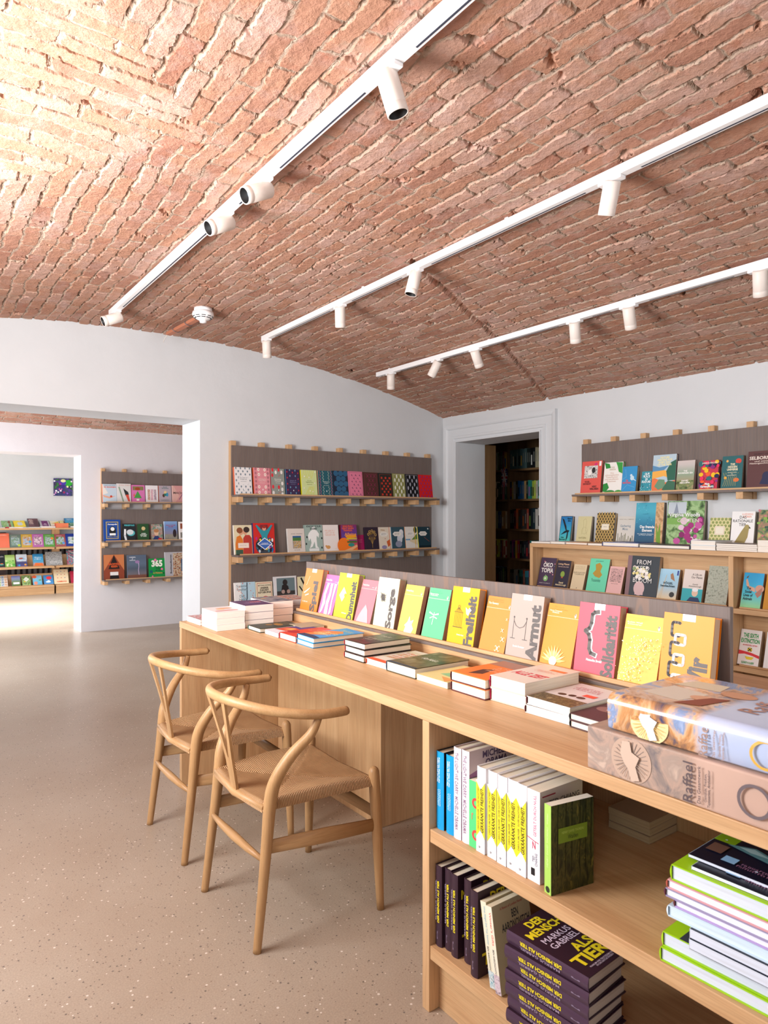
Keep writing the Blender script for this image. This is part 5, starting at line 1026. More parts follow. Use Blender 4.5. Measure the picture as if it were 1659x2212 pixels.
# ================= display shelf of the low bookcase
GF = 'books on the bookcase display shelf'
flowers = [('e', .44, .2, .17, '#d8b8b8', 1.2), ('r', .32, .04, .26, .16, '#d8b8b8')]+blobs(40, ['#f0e8d8', '#e8d890', '#8ca070', '#d8c8c0', '#f4f0e8'], .2, .78, .42, .75, (.03, .06), (.8, 1.1))
rowE = [
 (1159.4, 1191.6, 1204, '#4c3c54', '#443448', blobs(12, ['#e87890', '#78a878', '#e8a0a8'], .1, .95, .35, .95, (.02, .035))+[T('ÖKO\nTOPIA', .12, .48, .92, .86, '#f0ece8', 0, .03), ('e', .5, .28, .15, '#8cc078'), ('e', .48, .28, .06, '#e8e4d8'), T('ERNEST CALLENBACH', .15, .10, .85, .13, '#d0c8c8')], .020, 'dark purple book with small globe, leftmost on the display shelf'),
 (1194.7, 1224, 1210, '#322c3c', '#7c5c44', [('e', .52, .50, .15, '#8ca848', 1.2), ('p', [(.44, .36), (.52, .42), (.60, .36)], '#c05838'), T('Living Planet', .1, .82, .9, .90, '#f0c8a0', 0, .02), T('The Web of Life on Earth', .12, .75, .88, .79, '#e0c0b0'), T('David\nAttenborough', .12, .06, .9, .22, '#f0dcb0', 0, .02)], .026, 'dark book with green leaf on the display shelf'),
 (1230.7, 1258, 1218.5, '#e0cca8', '#b89870', [T('WILHELM\nLEHMANN', .1, .80, .9, .93, '#c4b088', 0, 0), T('BUKOLISCHES\nTAGEBUCH', .05, .58, .95, .70, '#54442c', 0, .0), ('e', .5, .06, .03, '#3c3428')], .024, 'plain cream book on the display shelf'),
 (1264.5, 1306, 1206, '#70d8b0', '#2c5048', [('p', [(.3, .82), (.5, .88), (.66, .78), (.60, .62), (.72, .52), (.60, .42), (.36, .46), (.22, .55), (.36, .66)], '#b8943c'), T('JOHN MUIR', .28, .90, .68, .94, '#3c8c74'), T('Yosemite', .2, .30, .68, .40, '#2c6454', 0, .0)], .016, 'mint green book with ochre shape on the display shelf'),
 (1308, 1340, 1223, '#e8b8b4', '#54302c', [PIC(.1, .42, .78, .50, ['#2c2020', '#e8b8b4', '#5c4444'], 110), T('~1', .24, .34, .8, .38, '#7c4c4c')], .024, 'pale pink book with dark woodcut on the display shelf'),
 (1348.6, 1417, 1199.5, '#3c4248', '#34302c', [('r', 0, 0, .13, 1, '#8c6c70')]+flowers+[T('FROM\nSEED\nTO\nBLOOM', .24, .34, .82, .90, '#f0ece8', 0, .0)], .030, 'large dark book with white bouquet on the display shelf'),
 (1417.5, 1459, 1228, grad(['#e0c8a0', '#a8c8d8', '#a0cce4', '#b8dcf0']), '#302c34', [('p', [(.55, .82), (.66, .88), (.74, .76), (.82, .60), (.6, .68)], '#a87c5c'), ('r', .88, .8, .08, .16, '#3c4c98'), ('l', [(.1, 0), (.3, .6)], .02, '#d8b888'), ('l', [(.2, 0), (.36, .8)], .02, '#d8b888'), T('VÖGEL\nbeobachten', .12, .40, .86, .58, '#2c4450', 0, .04), ('e', .76, .16, .13, '#3c3c3c')], .026, 'pale blue book with small bird on a reed, display shelf'),
 (1470, 1514, 1229, '#e0d4cc', '#8c7064', [('r', 0, 0, 1, .40, '#3ca8b0'), ('e', .64, .28, .15, '#e0c0a8', 1.2), ('e', .64, .37, .15, '#e8e8e8', .6), ('p', [(.28, 0), (.44, .14), (.82, .14), (.96, 0)], '#2c3c60'), T('A Life on\nOur Planet', .38, .72, .92, .88, '#6c6460', 0, .01), T('David\nAttenborough', .3, .44, .92, .56, '#7c746c', 0, .01)], .030, 'cream and turquoise book with white-haired man, display shelf'),
 (1521.6, 1568, 1221.5, mottled(['#98a090', '#b0b4a4', '#788070'], 60), '#8c9080', [], .018, 'grey-green mottled book beside the bookcase upright'),
 (1598, 1641, 1236.5, grad(['#90cc88', '#48b8c8', '#28a0d0', '#2098d0']), '#a07850', [('p', [(.12, .80), (.20, .82), (.34, .62), (.60, .58), (.66, .46), (.40, .50), (.18, .64)], '#d0a088'), ('e', .86, .56, .22, '#c89480', .9), ('p', [(.66, .42), (.80, .30), (.98, .40), (.98, .60)], '#a87464'), ('p', [(.12, .86), (.26, .93), (.20, .84)], '#6c4434'), T('The\nSocial\nLives of\nAnimals', .08, .22, .56, .60, '#1c2c34', 0, .03)], .022, 'blue-green book with elephant trunk, right bay of the bookcase'),
 (1647, 1690, 1240, '#c08420', '#a87018', [], .022, 'mustard book cut by the right edge, right bay of the bookcase')]
for u0, u1, vt, c, sp, art, t, lab in rowE:
    w_, h_, M4 = stand_X(u0, u1, vt, 3.885, 3.964, 0.801, t)
    book(lab, w_, h_, t, c, M4, art, spine=sp, hard=False, group=GF, back=sp, paper='#b89c80')
for u0, u1, vt, c, sp, art, lab in [
 (1592, 1637, 1358, '#ece4e0', '#c8beb4', [('p', [(0, .28), (.3, .31), (.7, .27), (1, .22), (1, .30), (.6, .36), (.3, .38), (0, .40)], '#d83038'), ('e', .52, .44, .12, '#e8cc28', .9), ('l', [(.44, .40), (.6, .48)], .04, '#1c1c1c'), ('l', [(.6, .40), (.44, .48)], .04, '#1c1c1c'), ('p', [(.32, .24), (.42, .16), (.66, .16), (.76, .24)], '#e8cc28'), T('THE SIXTH\nEXTINCTION', .06, .62, .94, .90, '#189848', 0, .03), T('AN UNNATURAL HISTORY', .16, .54, .86, .58, '#d84048', 0, .02), T('ELIZABETH KOLBERT', .2, .04, .8, .10, '#189848', 0, .02)], 'white book with green title and red band, lower right bay'),
 (1648, 1690, 1365, '#ece8e8', '#d8d4d0', [], 'white book cut by the right edge, lower right bay')]:
    w_, h_, M4 = stand_X(u0, u1, vt, 3.885, 3.964, 0.480, 0.026)
    book(lab, w_, h_, .026, c, M4, art, spine=sp, hard=False, group=GF, back=sp, paper='#b89c80')

# lying books at the bottom right bay
for k, (y, c) in enumerate(((1.91, '#20242c'), (1.86, '#d8d4cc'), (1.80, '#24405c'), (1.70, '#d4d0c8'), (1.62, '#20242c'))):
    book(['black book standing in the lowest right bay, farthest left', 'white-edged book in the lowest right bay, second from the left', 'navy book in the middle of the lowest right bay', 'pale book right of the navy one in the lowest right bay', 'black book at the right of the lowest right bay'][k], .078, .21, .03, c, frame((3.884, y, .1605), (1, 0, 0), (0, 0, 1), (0, -1, 0)), None, spine=c, group='upright books in the lowest bay')

# ================= far room bookcase
GG = 'books on the far room bookcase'
def far_row(items, z0, yf, yb, names):
    for (u0, u1, vt, c, sp, art), lab in zip(items, names):
        w_, h_, M4 = stand_Y(u0, u1, vt, yf, yb, z0, 0.02)
        book(lab, w_, h_, .02, c, M4, art, spine=sp, hard=False, group=GG, back=sp)
z_ = 6.32
def c_(a): return a/z_
photo = lambda cols, extra=[]: [('r', .14, .16, .72, .62, mottled(cols, 26)), T('~1', .14, .83, .80, .90, '#f0f0ec', 0, .03)]+extra
far_row([
 (c_(35), c_(190), 960+c_(962), mottled(['#68b0b0', '#8cb048', '#a0c8c0'], 22), '#6c9c50', [('r', .6, 0, .18, 1, '#8c4c34'), ('p', [(.3, .9), (.6, .7), (.62, .8)], '#8c4c34'), T('~2', .2, .42, .9, .56, '#f0f0e0', 0, .02)]),
 (c_(200), c_(358), 960+c_(962), '#f4d424', '#e8c820', [('r', .34, .25, .4, .50, '#c8d0d0'), T('~2', .14, .42, .9, .54, '#ffffff', 0, .02), ('e', .55, .93, .05, '#ffffff')]),
 (c_(396), c_(540), 960+c_(950), '#6c4850', '#5c9ca0', [('r', .55, .1, .4, .7, '#583840'), T('Das\nHaus\ndes\nPaul\nLevy', .1, .32, .52, .90, '#e8c8bc', 0, .03)]),
 (c_(560), c_(692), 960+c_(965), '#b8b0b4', '#c8c0c4', [('r', .2, .06, .64, .90, '#6c1464'), ('p', [(.3, .36), (.52, .54), (.74, .36)], '#d0b8cc'), T('~2', .3, .12, .74, .28, '#e0d0dc', 0, .02)]),
 (c_(705), c_(828), 960+c_(975), '#ece0c8', '#dcd4c0', [('p', [(.05, .6), (.4, .66), (.95, .9), (.95, .55), (.5, .5)], '#ecc040'), T('~1', .16, .42, .86, .52, '#e0703c', 0, .02), ('r', .05, .0, .3, .14, '#c03028')]),
 (c_(840), c_(892), 960+c_(1040), '#e8d898', '#d8c888', []),
 (c_(908), c_(1040), 960+c_(950), grad(['#2c5c38', '#4c8ca8', '#3c9cc8', '#2c84b8']), '#24405c', [T('~2', .2, .74, .9, .92, '#e8f0f4', 0, .02), PIC(0, 0, 1, .45, ['#1c3c28', '#4c8c5c', '#c8e0e0'], 40)])],
 1.1215, 12.86, 12.99+.1, ['green forest book on the far bookcase top', 'bright yellow book on the far bookcase top', 'brown-purple book with large title on the far bookcase top', 'white book with purple panel on the far bookcase top', 'cream and yellow book on the far bookcase top', 'small pale yellow booklet on the far bookcase top', 'blue lagoon photo book on the far bookcase top'])
far_row([
 (c_(-60), c_(133), 960+c_(1216), '#e8785c', '#d86c50', [T('~2', .3, .84, .85, .92, '#fff0e8', 0, .01)]),
 (c_(138), c_(295), 960+c_(1232), '#687c74', '#5c7068', photo(['#2c3c2c', '#b8ccd8', '#6c8c60', '#90a8b8'], [('e', .8, .16, .13, '#b8d040')])),
 (c_(297), c_(448), 960+c_(1228), '#c8a444', '#b89840', photo(['#4c5c70', '#e0b080', '#88a8c8', '#c8d4e0'], [('e', .8, .42, .13, '#3ca4d8')])),
 (c_(450), c_(601), 960+c_(1225), '#b868b0', '#a85ca0', photo(['#3c2438', '#f0d8e4', '#785070', '#c898b8'])),
 (c_(604), c_(754), 960+c_(1227), '#5ca048', '#4c8c3c', photo(['#2c4c28', '#c8dce8', '#608c50', '#b8c8c0'], [('e', .78, .66, .13, '#f09030')])),
 (c_(757), c_(905), 960+c_(1227), '#a85860', '#984c54', photo(['#3c5c34', '#7ca054', '#b8d4ec', '#8c7c60'], [('e', .78, .28, .13, '#5c98dc')])),
 (c_(908), c_(1050), 960+c_(1219), '#24409c', '#1c3480', [('r', .22, .2, .7, .55, mottled(['#f0ecdc', '#c8dce8', '#6c8c44'], 26))])],
 0.79, 12.767, 12.899, ['coral orange book cut by the left edge, far bookcase', 'grey-green hiking guide with yellow dot, far bookcase', 'ochre hiking guide with blue dot, far bookcase', 'purple hiking guide, far bookcase', 'green hiking guide with orange dot, far bookcase', 'dusty red hiking guide with blue dot, far bookcase', 'royal blue book cut by the jamb, far bookcase'])
far_row([
 (c_(-70), c_(70), 960+c_(1504), '#242c34', '#1c242c', [T('~1', .1, .76, .95, .88, '#f0f0f0', 0, .02), ('e', .6, .2, .3, '#3c9c90', .3), ('e', .7, .26, .15, '#d8703c', .4)]),
 (c_(75), c_(210), 960+c_(1510), grad(['#6cb048', '#8cc460', '#b8d890', '#98c060']), '#4c7c38', blobs(14, ['#3c8c38', '#d8e8b0', '#5ca850', '#f0f0d0'], 0, 1, .05, .5, (.06, .14), (.4, .8))),
 (c_(228), c_(376), 960+c_(1503), grad(['#54508c', '#3c3c6c', '#c8d8ec', '#dce8f4']), '#3c3864', [('e', .5, .6, .3, '#88b8d8', .7), ('e', .45, .66, .2, '#c05840', .4), T('KANUTOUR', .1, .42, .9, .56, '#f4f4f8', 0, .03), ('e', .25, .1, .11, '#2c94d0'), ('e', .82, .14, .10, '#f0a030')]),
 (c_(456), c_(600), 960+c_(1497), grad(['#e08040', '#50a0c8', '#3c9cd0', '#2c80b8']), '#2c6c98', [('p', [(.1, 0), (.2, .25), (.9, .22), (.95, 0)], '#e07038'), T('~2', .12, .5, .88, .78, '#f4f4f0', 0, .03)]),
 (c_(630), c_(858), 960+c_(1467), mottled(['#3c3c3c', '#7c7c7c', '#c0c0c0', '#484848'], 90), '#606060', [('r', .25, .16, .7, .14, '#d0d0d0'), T('DUNKLE SEITEN', .28, .18, .92, .28, '#484848', 0, .02)]),
 (c_(920), c_(1060), 960+c_(1440), mottled(['#24384c', '#c84868', '#38a0a8', '#1c2830'], 40), '#2c3c4c', [('l', [(.2, .6), (.9, .3)], .04, '#f0f0f0'), ('l', [(.3, .9), (1, .7)], .04, '#f0f0f0')])],
 0.47, 12.767, 12.899, ['black city guide cut by the left edge, third level of the far bookcase', 'green meadow book, third level of the far bookcase', 'violet book with landscape disc, third level of the far bookcase', 'blue and orange city book, third level of the far bookcase', 'wide grey lettered book, third level of the far bookcase', 'dark turquoise and pink book cut by the jamb, far bookcase'])
far_row([
 (c_(-30), c_(110), 960+c_(1800), '#e8e4dc', '#d0ccc0', [('r', .05+.32*(i % 3), .05+.24*(i//3), .27, .19, mottled([['#4c7c3c', '#a8c890'], ['#a86c4c', '#e8c8a8'], ['#4c6c98', '#c0d0e0']][(i*2) % 3], 50)) for i in range(12)]),
 (c_(164), c_(285), 960+c_(1797), grad(['#4c6c34', '#6c8854', '#8c98c8', '#5c60a8']), '#a02c80', [('r', .18, .16, .7, .20, '#f0f0f4')]),
 (c_(307), c_(426), 960+c_(1790), mottled(['#2c4c24', '#6c9444', '#a8bc88', '#3c5c34'], 40), '#3c5c2c', [('p', [(.5, .85), (.85, .6), (.5, .35), (.15, .6)], '#e8ece0'), T('~2', .28, .52, .72, .68, '#5c8c48', 0, .02), ('e', .3, .38, .09, '#f0b828')]),
 (c_(456), c_(580), 960+c_(1792), grad(['#58a8d0', '#78c0e0', '#88c8e4', '#90d0e8']), '#3c80a0', [('e', .2, .85, .26, '#e0643c', .8), ('e', .3, .18, .2, '#e09078', 1.2), ('r', .66, .42, .26, .14, '#6c9c58')]),
 (c_(606), c_(736), 960+c_(1786), '#4c90cc', '#3c7cb4', [('e', .55, .68, .28, '#e84048', .8), ('e', .45, .25, .28, '#e8f0f0', .4), ('e', .5, .35, .14, '#e8f0f0', .7)]),
 (c_(745), c_(942), 960+c_(1708), '#e8d4b0', '#d8c8a4', [('e', .25+.25*i, .85-.22*j, .035, ['#d85840', '#4c60a0', '#c03048'][(i+j) % 3], .8) for i in range(3) for j in range(3)]+[T('HAMBUCH', .18, .10, .84, .20, '#e05c30', 0, .03)]),
 (c_(972), c_(1060), 960+c_(1730), '#b8304c', '#a02840', [])],
 0.150, 12.767, 12.899, ['book of small landscape photos cut by the left edge, lowest level', 'violet-blue landscape book with white panel, lowest level of far bookcase', 'green forest book with white diamond, lowest level of far bookcase', 'sky blue book with orange bush, lowest level of far bookcase', 'blue book with red balloon shape, lowest level of far bookcase', 'large cream book with tiny figures, lowest level of far bookcase', 'crimson book cut by the jamb, lowest level of far bookcase'])
# flat books on the far bookcase top
def flat_Y(ul, ur, yf, L_, z0, t, c, sp, labs, n=1, hard=False, paper='#f0e8e4'):
    a = on_Y(ul, 1115, yf).x; b_ = on_Y(ur, 1115, yf).x; src = None
    for k in range(n):
        M4 = frame((a, yf, z0+(k+1)*(t+.0004)), (1, 0, 0), (0, 1, 0), (0, 0, 1))
        if src is None: src = book(labs[k], b_-a, L_, t, c, M4, None, spine=sp, hard=hard, paper=paper, group='flat books on the far bookcase top')
        else: dup_book(src, M4, labs[k])
flat_Y(-6, 11, 12.73, .12, ZT, .014, '#2c3c48', '#dcdce0', ['dark flat book at the left picture edge, far bookcase top'])
flat_Y(13, 19.5, 12.73, .12, ZT, .02, '#b02838', '#b02838', ['small red flat book, far bookcase top'], paper='#c04048')
flat_Y(20, 50.5, 12.73, .12, ZT, .018, '#dcd8e0', '#ece8f0', ['thin white flat book left of centre, far bookcase top'])
flat_Y(51, 87, 12.73, .12, ZT, .012, '#d8dcd8', '#eceeea', ['thinnest white flat book, far bookcase top'])
flat_Y(89, 120, 12.73, .12, ZT, .026, '#dce0e8', '#e4e8f0', ['pale grey flat book beside the orange stack, far bookcase top'])
flat_Y(121, 148, 12.73, .12, ZT, .019, '#e05c38', '#d84c2c', [f'{q} orange flat book of the stack on the far bookcase top' for q in ('lowest', 'second', 'third', 'topmost')], 4, paper='#e88460')
flat_Y(153, 172, 12.73, .12, ZT, .024, '#e8e8ec', '#e8e8ec', ['white flat book beside the lagoon book, far bookcase top'])

# ================= store room shelves: spines facing the doorway
GH = 'spines on the dark store room shelves'
def spine_row(z0, y_start, items, rowname):
    y = y_start
    for k, (t, h_, c, c2) in enumerate(items):
        n = ['first', 'second', 'third', 'fourth', 'fifth', 'sixth', 'seventh', 'eighth', 'ninth', 'tenth', 'eleventh', 'twelfth', 'thirteenth', 'fourteenth', 'fifteenth', 'sixteenth', 'seventeenth', 'eighteenth', 'nineteenth', 'twentieth', 'twenty-first', 'twenty-second', 'twenty-third', 'twenty-fourth', 'twenty-fifth', 'twenty-sixth'][k]
        M4 = frame((5.515, y-t, z0+.0005), (1, 0, 0), (0, 0, 1), (0, -1, 0))
        sa = [('r', .2, .15, .6, .5, c2)] if c2 else [('r', .35, .3, .3, .5, '#8c8c84')]
        root = thing('book', f'{cname(c)} spine, {n} from the left {rowname}', 'book', group=GH); root.matrix_world = M4
        bm, mats, e, th = cover_mesh(.13, h_, t-.0015, c, c, None, sa, False, '#c8bca8'); link('cover', bm, mats, root)
        bm = B(); box(bm, .0003, .1295, .0002, h_-.0002, -t+.0022, -.0008); link('page_block', bm, paper_mat('#c8bca8'), root)
        y -= t
def cname(c):
    r, g, b = [int(c[i:i+2], 16) for i in (1, 3, 5)]; mx, mn = max(r, g, b), min(r, g, b)
    if mx-mn < 28: return 'black' if mx < 60 else 'grey' if mx < 160 else 'white'
    if r == mx and g > 0.72*r and b < 0.72*r: return 'yellow' if mx > 150 else 'olive'
    if r == mx: return ('orange' if g > b*1.6 and g > .4*r else 'pink' if b > g*1.3 and b > .4*r else 'red') if mx > 110 else 'dark brown'
    if g == mx: return 'green' if b < .8*g else 'teal'
    return 'blue' if r < .75*b else 'purple'
pal = ['#202428', '#a82c30', '#d8c8a8', '#2c6c9c', '#181a1c', '#c8a040', '#3c5c50', '#7c2c3c', '#d0d0c8', '#303c58', '#b05c2c', '#5c7c38', '#242020', '#8c5c9c']
def rnd_row(seed, total, h0, h1, force=None):
    random.seed(seed); out = []; s = 0; i = 0
    while s < total:
        t = random.uniform(.022, .036)
        c = force[i] if force and i < len(force) else random.choice(pal); i += 1
        c2 = random.choice([None, None, random.choice(pal)])
        if s+t > total: break
        out.append((t, random.uniform(h0, h1), c, c2)); s += t
    return out
yl = 5.228; yL0 = 5.56
LW, RW = .32, .62
spine_row(TB_Z[0], yL0, rnd_row(1, LW-.03, .19, .205, ['#5c3c30', '#8c3030', '#384850', '#7c5040', '#b8b8b0', '#687c48', '#4c3830', '#48584c', '#7c3038']), 'on the top shelf, left bay')
spine_row(TB_Z[0], yl, rnd_row(2, RW, .205, .215, ['#48686c', '#506e70', '#4c6c70', '#587478', '#48686c', '#4c6a6c', '#506e70', '#587474', '#24302c', '#1c2424', '#141414', '#14161c', '#b8b090', '#c0b898', '#b8242c', '#a02028', '#6c6c8c', '#c02830', '#b02028']), 'on the top shelf, right bay')
spine_row(TB_Z[1], yL0, rnd_row(3, LW-.03, .17, .205, ['#c8207c', '#c0206c', '#3c3434', '#b8a890', '#c8b8a0', '#2c3c2c', '#34442c', '#342c30', '#a85c68']), 'on the second shelf, left bay')
spine_row(TB_Z[1], yl, rnd_row(4, RW, .185, .20, ['#1c2c54', '#b09048', '#a0a098', '#2c3028', '#1f6cb0', '#1f6cb0', '#3c6ca0', '#c8a468', '#1c2c2c', '#2c8c80', '#2c7c74', '#a0b840', '#b8c850', '#c8c0b8', '#6cb0a0', '#e07838', '#d83838', '#4ca0c8', '#d02430', '#c82028']), 'on the second shelf, right bay')
spine_row(TB_Z[2], yL0, rnd_row(5, LW-.03, .185, .20, ['#5c5c60', '#787470', '#b8b8b0', '#b0b4a8', '#a8ac88', '#2c4478', '#304880', '#b88c4c', '#b08444']), 'on the third shelf, left bay')
spine_row(TB_Z[2], yl, rnd_row(6, RW, .185, .225, ['#1c1818', '#242024', '#7c3044', '#e07038', '#503c34', '#3c3c3c', '#4c4844', '#3c3838', '#a84838', '#101418', '#18242c', '#1c3038', '#c8c4bc', '#d0ccc4', '#c83048', '#202020', '#1c1c28', '#b8a030', '#a89c70', '#2040a0']), 'on the third shelf, right bay')
spine_row(TB_Z[3], yL0, rnd_row(7, LW-.03, .185, .20, ['#a8a848', '#303870', '#b84c30', '#b04430', '#50304c', '#c8d030', '#c0c830', '#542c50', '#a05838']), 'on the fourth shelf, left bay')
spine_row(TB_Z[3], yl, rnd_row(8, RW, .18, .20, ['#183c3c', '#8c2470', '#5c2c64', '#d0b030', '#b02838', '#1c1c20', '#24262c', '#242830', '#2c2c34', '#501c24', '#308c84', '#c8ccc4', '#24242c', '#38243c', '#4c2028', '#242834', '#30386c']), 'on the fourth shelf, right bay')
spine_row(TB_Z[4], yL0, rnd_row(9, LW-.03, .19, .22, ['#48a0b8', '#88a8a0', '#3c98c8', '#24262c', '#2c3038', '#283038', '#3c4c50']), 'on the fifth shelf, left bay')
spine_row(TB_Z[4], yl, rnd_row(10, RW, .19, .20, ['#282420', '#24241c', '#8c8c84', '#98948c', '#1c1c1c', '#2c7c6c', '#286c74', '#a0442c', '#3c90a0', '#3c88a4', '#a83c4c', '#2c2c34']), 'on the fifth shelf, right bay')

# small hanging flag
fl = thing('flag', 'small British flag hanging from a shelf in the dark doorway', 'flag', (5.47, 0, 0))
a = on_X(1082, 1013, 5.47); c = on_X(1097.5, 1051, 5.47); fl.location = (5.47, a.y, a.z)
FW, FHh = a.y-c.y, a.z-c.z
bm = B(); mats = [plain('#2c3470', .7), plain('#e4e0e0', .7), plain('#c02c40', .7)]
def fpt(p, q, k): return (-0.0006*k-0.006*math.sin(q*9)*0.5-.004*math.sin(p*6), -(0.5+(p-0.5)*(1-0.18*(1-abs(2*q-1))*0.6-0.28*(1-q)))*FW, -(1-q)*FHh)
def fpoly(pts, mi, k):
    # subdivide long edges so that it follows the folds
    out = []
    for i in range(len(pts)):
        p0, p1 = pts[i], pts[(i+1) % len(pts)]
        for j in range(6): out.append((p0[0]+(p1[0]-p0[0])*j/6, p0[1]+(p1[1]-p0[1])*j/6))
    f = bm.faces.new([bm.verts.new(fpt(p, q, k)) for p, q in out]); f.material_index = mi
for j in range(12): fpoly([(0, j/12), (1, j/12), (1, (j+1)/12), (0, (j+1)/12)], 0, 0)
fpoly([(0, 0), (.16, 0), (1, .9), (1, 1), (.84, 1), (0, .1)], 1, 1); fpoly([(1, 0), (1, .1), (.16, 1), (0, 1), (0, .9), (.84, 0)], 1, 2)
fpoly([(0, 0), (.06, 0), (1, .97), (1, 1), (.94, 1), (0, .04)], 2, 3); fpoly([(1, 0), (1, .04), (.06, 1), (0, 1), (0, .97), (.94, 0)], 2, 4)
fpoly([(.34, 0), (.66, 0), (.66, 1), (.34, 1)], 1, 5); fpoly([(0, .38), (1, .38), (1, .62), (0, .62)], 1, 6)
fpoly([(.41, 0), (.59, 0), (.59, 1), (.41, 1)], 2, 7); fpoly([(0, .43), (1, .43), (1, .57), (0, .57)], 2, 8)
link('cloth', bm, mats, fl)
# ================= flat books along the counter top
GK = 'flat books along the counter top'; ZC = 0.8028
def cflat(labs, y0, y1, xf, L_, t, c, sp, art=None, n=1, hard=True, paper='#f2ead8', rz=0.0, z0=ZC, group=GK, jit=.0025, dz=0, back=None):
    random.seed(hash(labs[0]) % 1 + len(labs[0])*13+int(y0*1000)); src = None
    for k in range(n):
        R = Matrix.Rotation(rz+random.uniform(-.02, .02)*(n > 1), 4, 'Z')
        M4 = Matrix.Translation((xf+random.uniform(-jit, jit), y0+random.uniform(-jit, jit), z0+(k+1)*(t+.0005)))@R@frame((0, 0, 0), (0, -1, 0), (1, 0, 0), (0, 0, 1))
        if src is None: src = book(labs[k], y0-y1, L_, t, c, M4, art, spine=sp, hard=hard, paper=paper, group=group, back=back)
        else: dup_book(src, M4, labs[k])
cflat(['dark green and gold flat book at the far end of the flat row'], 2.895, 2.765, 1.34, .20, .019, '#2c342c', '#2c8070', [('e', .5, .6, .25, '#a87830', .6), ('e', .4, .4, .15, '#8c6428', .8), T('~3', .1, .6, .8, .9, '#8c7c5c', 0, .01)], rz=-.03)
cflat(['tan flat book tucked behind the dark green one'], 2.80, 2.675, 1.50, .118, .020, '#b0a48c', '#a89c80', None, rz=-.03)
cflat(['thin paperback with purple and orange cover, fanned open slightly'], 2.735, 2.605, 1.343, .21, .019, '#4c3f84', '#3c3468', [('p', [(0, 0), (1, 0), (1, .3), (.2, .35), (0, .2)], '#e4e0e8'), ('p', [(.1, .2), (.7, .25), (.9, .55), (.4, .6), (.05, .5)], '#d85838'), ('p', [(.3, .35), (.7, .4), (.6, .55), (.35, .55)], '#f0a860')], hard=False, rz=-.02)
cflat(['bright red flat hardback left of the blue one'], 2.598, 2.462, 1.345, .21, .027, '#d8402c', '#c02040', [('e', .2, .25, .25, '#b02434', .7), T('~3', .1, .55, .9, .85, '#f0a890', 0, .02)])
cflat(['lower of the two blue and orange flat hardbacks', 'upper of the two blue and orange flat hardbacks'], 2.452, 2.315, 1.347, .235, .0195, '#2f98d8', '#1c3c70', [('p', [(0, .15), (.25, .1), (.6, .3), (.8, .65), (.5, .75), (.1, .6), (0, .5)], '#e88448'), ('e', .3, .35, .25, '#f0a868', .7), ('p', [(0, 0), (1, 0), (1, .12), (.5, .16), (0, .14)], '#203860'), T('~2', .25, .3, .92, .55, '#f4f0a8', 0, .02), T('~2', .3, .75, .9, .85, '#e8dc80', 0, .02)], n=2, rz=-.02, back='#1c88c8')
cflat(['lowest of the stack of three dark red books', 'middle of the stack of three dark red books', 'topmost of the stack of three dark red books'], 2.112, 1.985, 1.358, .21, .0215, '#30302c', '#b82c3c', [PIC(0, .4, 1, .6, ['#2c3424', '#58684c', '#3c4030'], 22), ('r', 0, 0, 1, .16, '#5c2c30'), T('~2', .2, .28, .8, .48, '#c0b8a8', 0, .02), T('~1', .36, .18, .6, .23, '#c83848', 0, .02), T('~1', .2, .66, .7, .76, '#d0c8b8', 0, .01)], n=3, back='#1c1818')
cflat(['white and orange flat hardback beside the dark red stack'], 1.972, 1.852, 1.358, .22, .020, '#e0d8cc', '#e0502c', [('r', 0, 0, 1, .12, '#e8603c'), ('r', 0, .3, 1, .10, '#d0c8b0'), ('r', 0, .55, 1, .10, '#d0c8b0'), ('r', 0, .8, 1, .08, '#d0c8b0'), T('~5', .15, .3, .85, .8, '#e07848', 0, .02)])
cflat(['thick dark green flat hardback with blue edge'], 1.843, 1.690, 1.352, .235, .033, '#4c4430', '#2c4c70', [PIC(0, 0, 1, 1, ['#2c3428', '#6c6048', '#54482c', '#8c8468'], 14), T('~1', .25, .48, .85, .6, '#f0ece4', 0, .02), ('r', 0, 0, 1, .05, '#243c58')])
cflat(['cream flat paperback with green and orange cover, low between two stacks'], 1.680, 1.535, 1.353, .20, .019, '#e8d898', '#f0e8b8', [('p', [(.3, .3), (.9, .25), (.95, .7), (.5, .75)], '#90c898'), ('p', [(.5, .2), (.9, .0), (1, .2)], '#e8a060')], hard=False)
cflat(['lower of the two orange-jacketed flat hardbacks', 'upper of the two orange-jacketed flat hardbacks'], 1.522, 1.378, 1.358, .225, .0285, '#f08040', '#5c2028', [('p', [(.35, .1), (.6, .2), (.5, .5), (.3, .4)], '#4c2c34'), ('p', [(0, .7), (1, .7), (1, 1), (0, 1)], '#a87c6c'), T('~3', .4, .35, .95, .65, '#f8c0a0', 0, .02)], n=2, back='#5c2028')
cflat(['lower of the two thick white flat books with pink spine', 'upper of the two thick white flat books with red lettering'], 1.378, 1.25, 1.373, .235, .035, '#e8ddd0', '#c82c58', [T('ALLE ZEIT', .10, .30, .96, .46, '#d83048', 0, .035), T('~2', .25, .60, .9, .70, '#f0a090', 0, .02), ('r', .5, .74, .42, .08, '#f08050')], n=2, rz=.03, back='#d8c8b8')
cflat(['lower of the two white flat books with dark dinner scene', 'upper of the two white flat books with dark dinner scene'], 1.233, 1.092, 1.362, .225, .0215, '#dcd8d8', '#5c2028', [PIC(.0, .0, 1, .30, ['#30241c', '#7c6c48', '#3c3020', '#a89870'], 60), ('e', .3, .4, .09, '#54382c', .8), ('e', .5, .43, .08, '#48302c', .9), ('e', .7, .42, .09, '#54382c', .8), ('r', .62, .50, .26, .10, '#f05c40'), T('~3', .15, .68, .85, .86, '#c87880', 0, .01)], n=2, rz=.01)
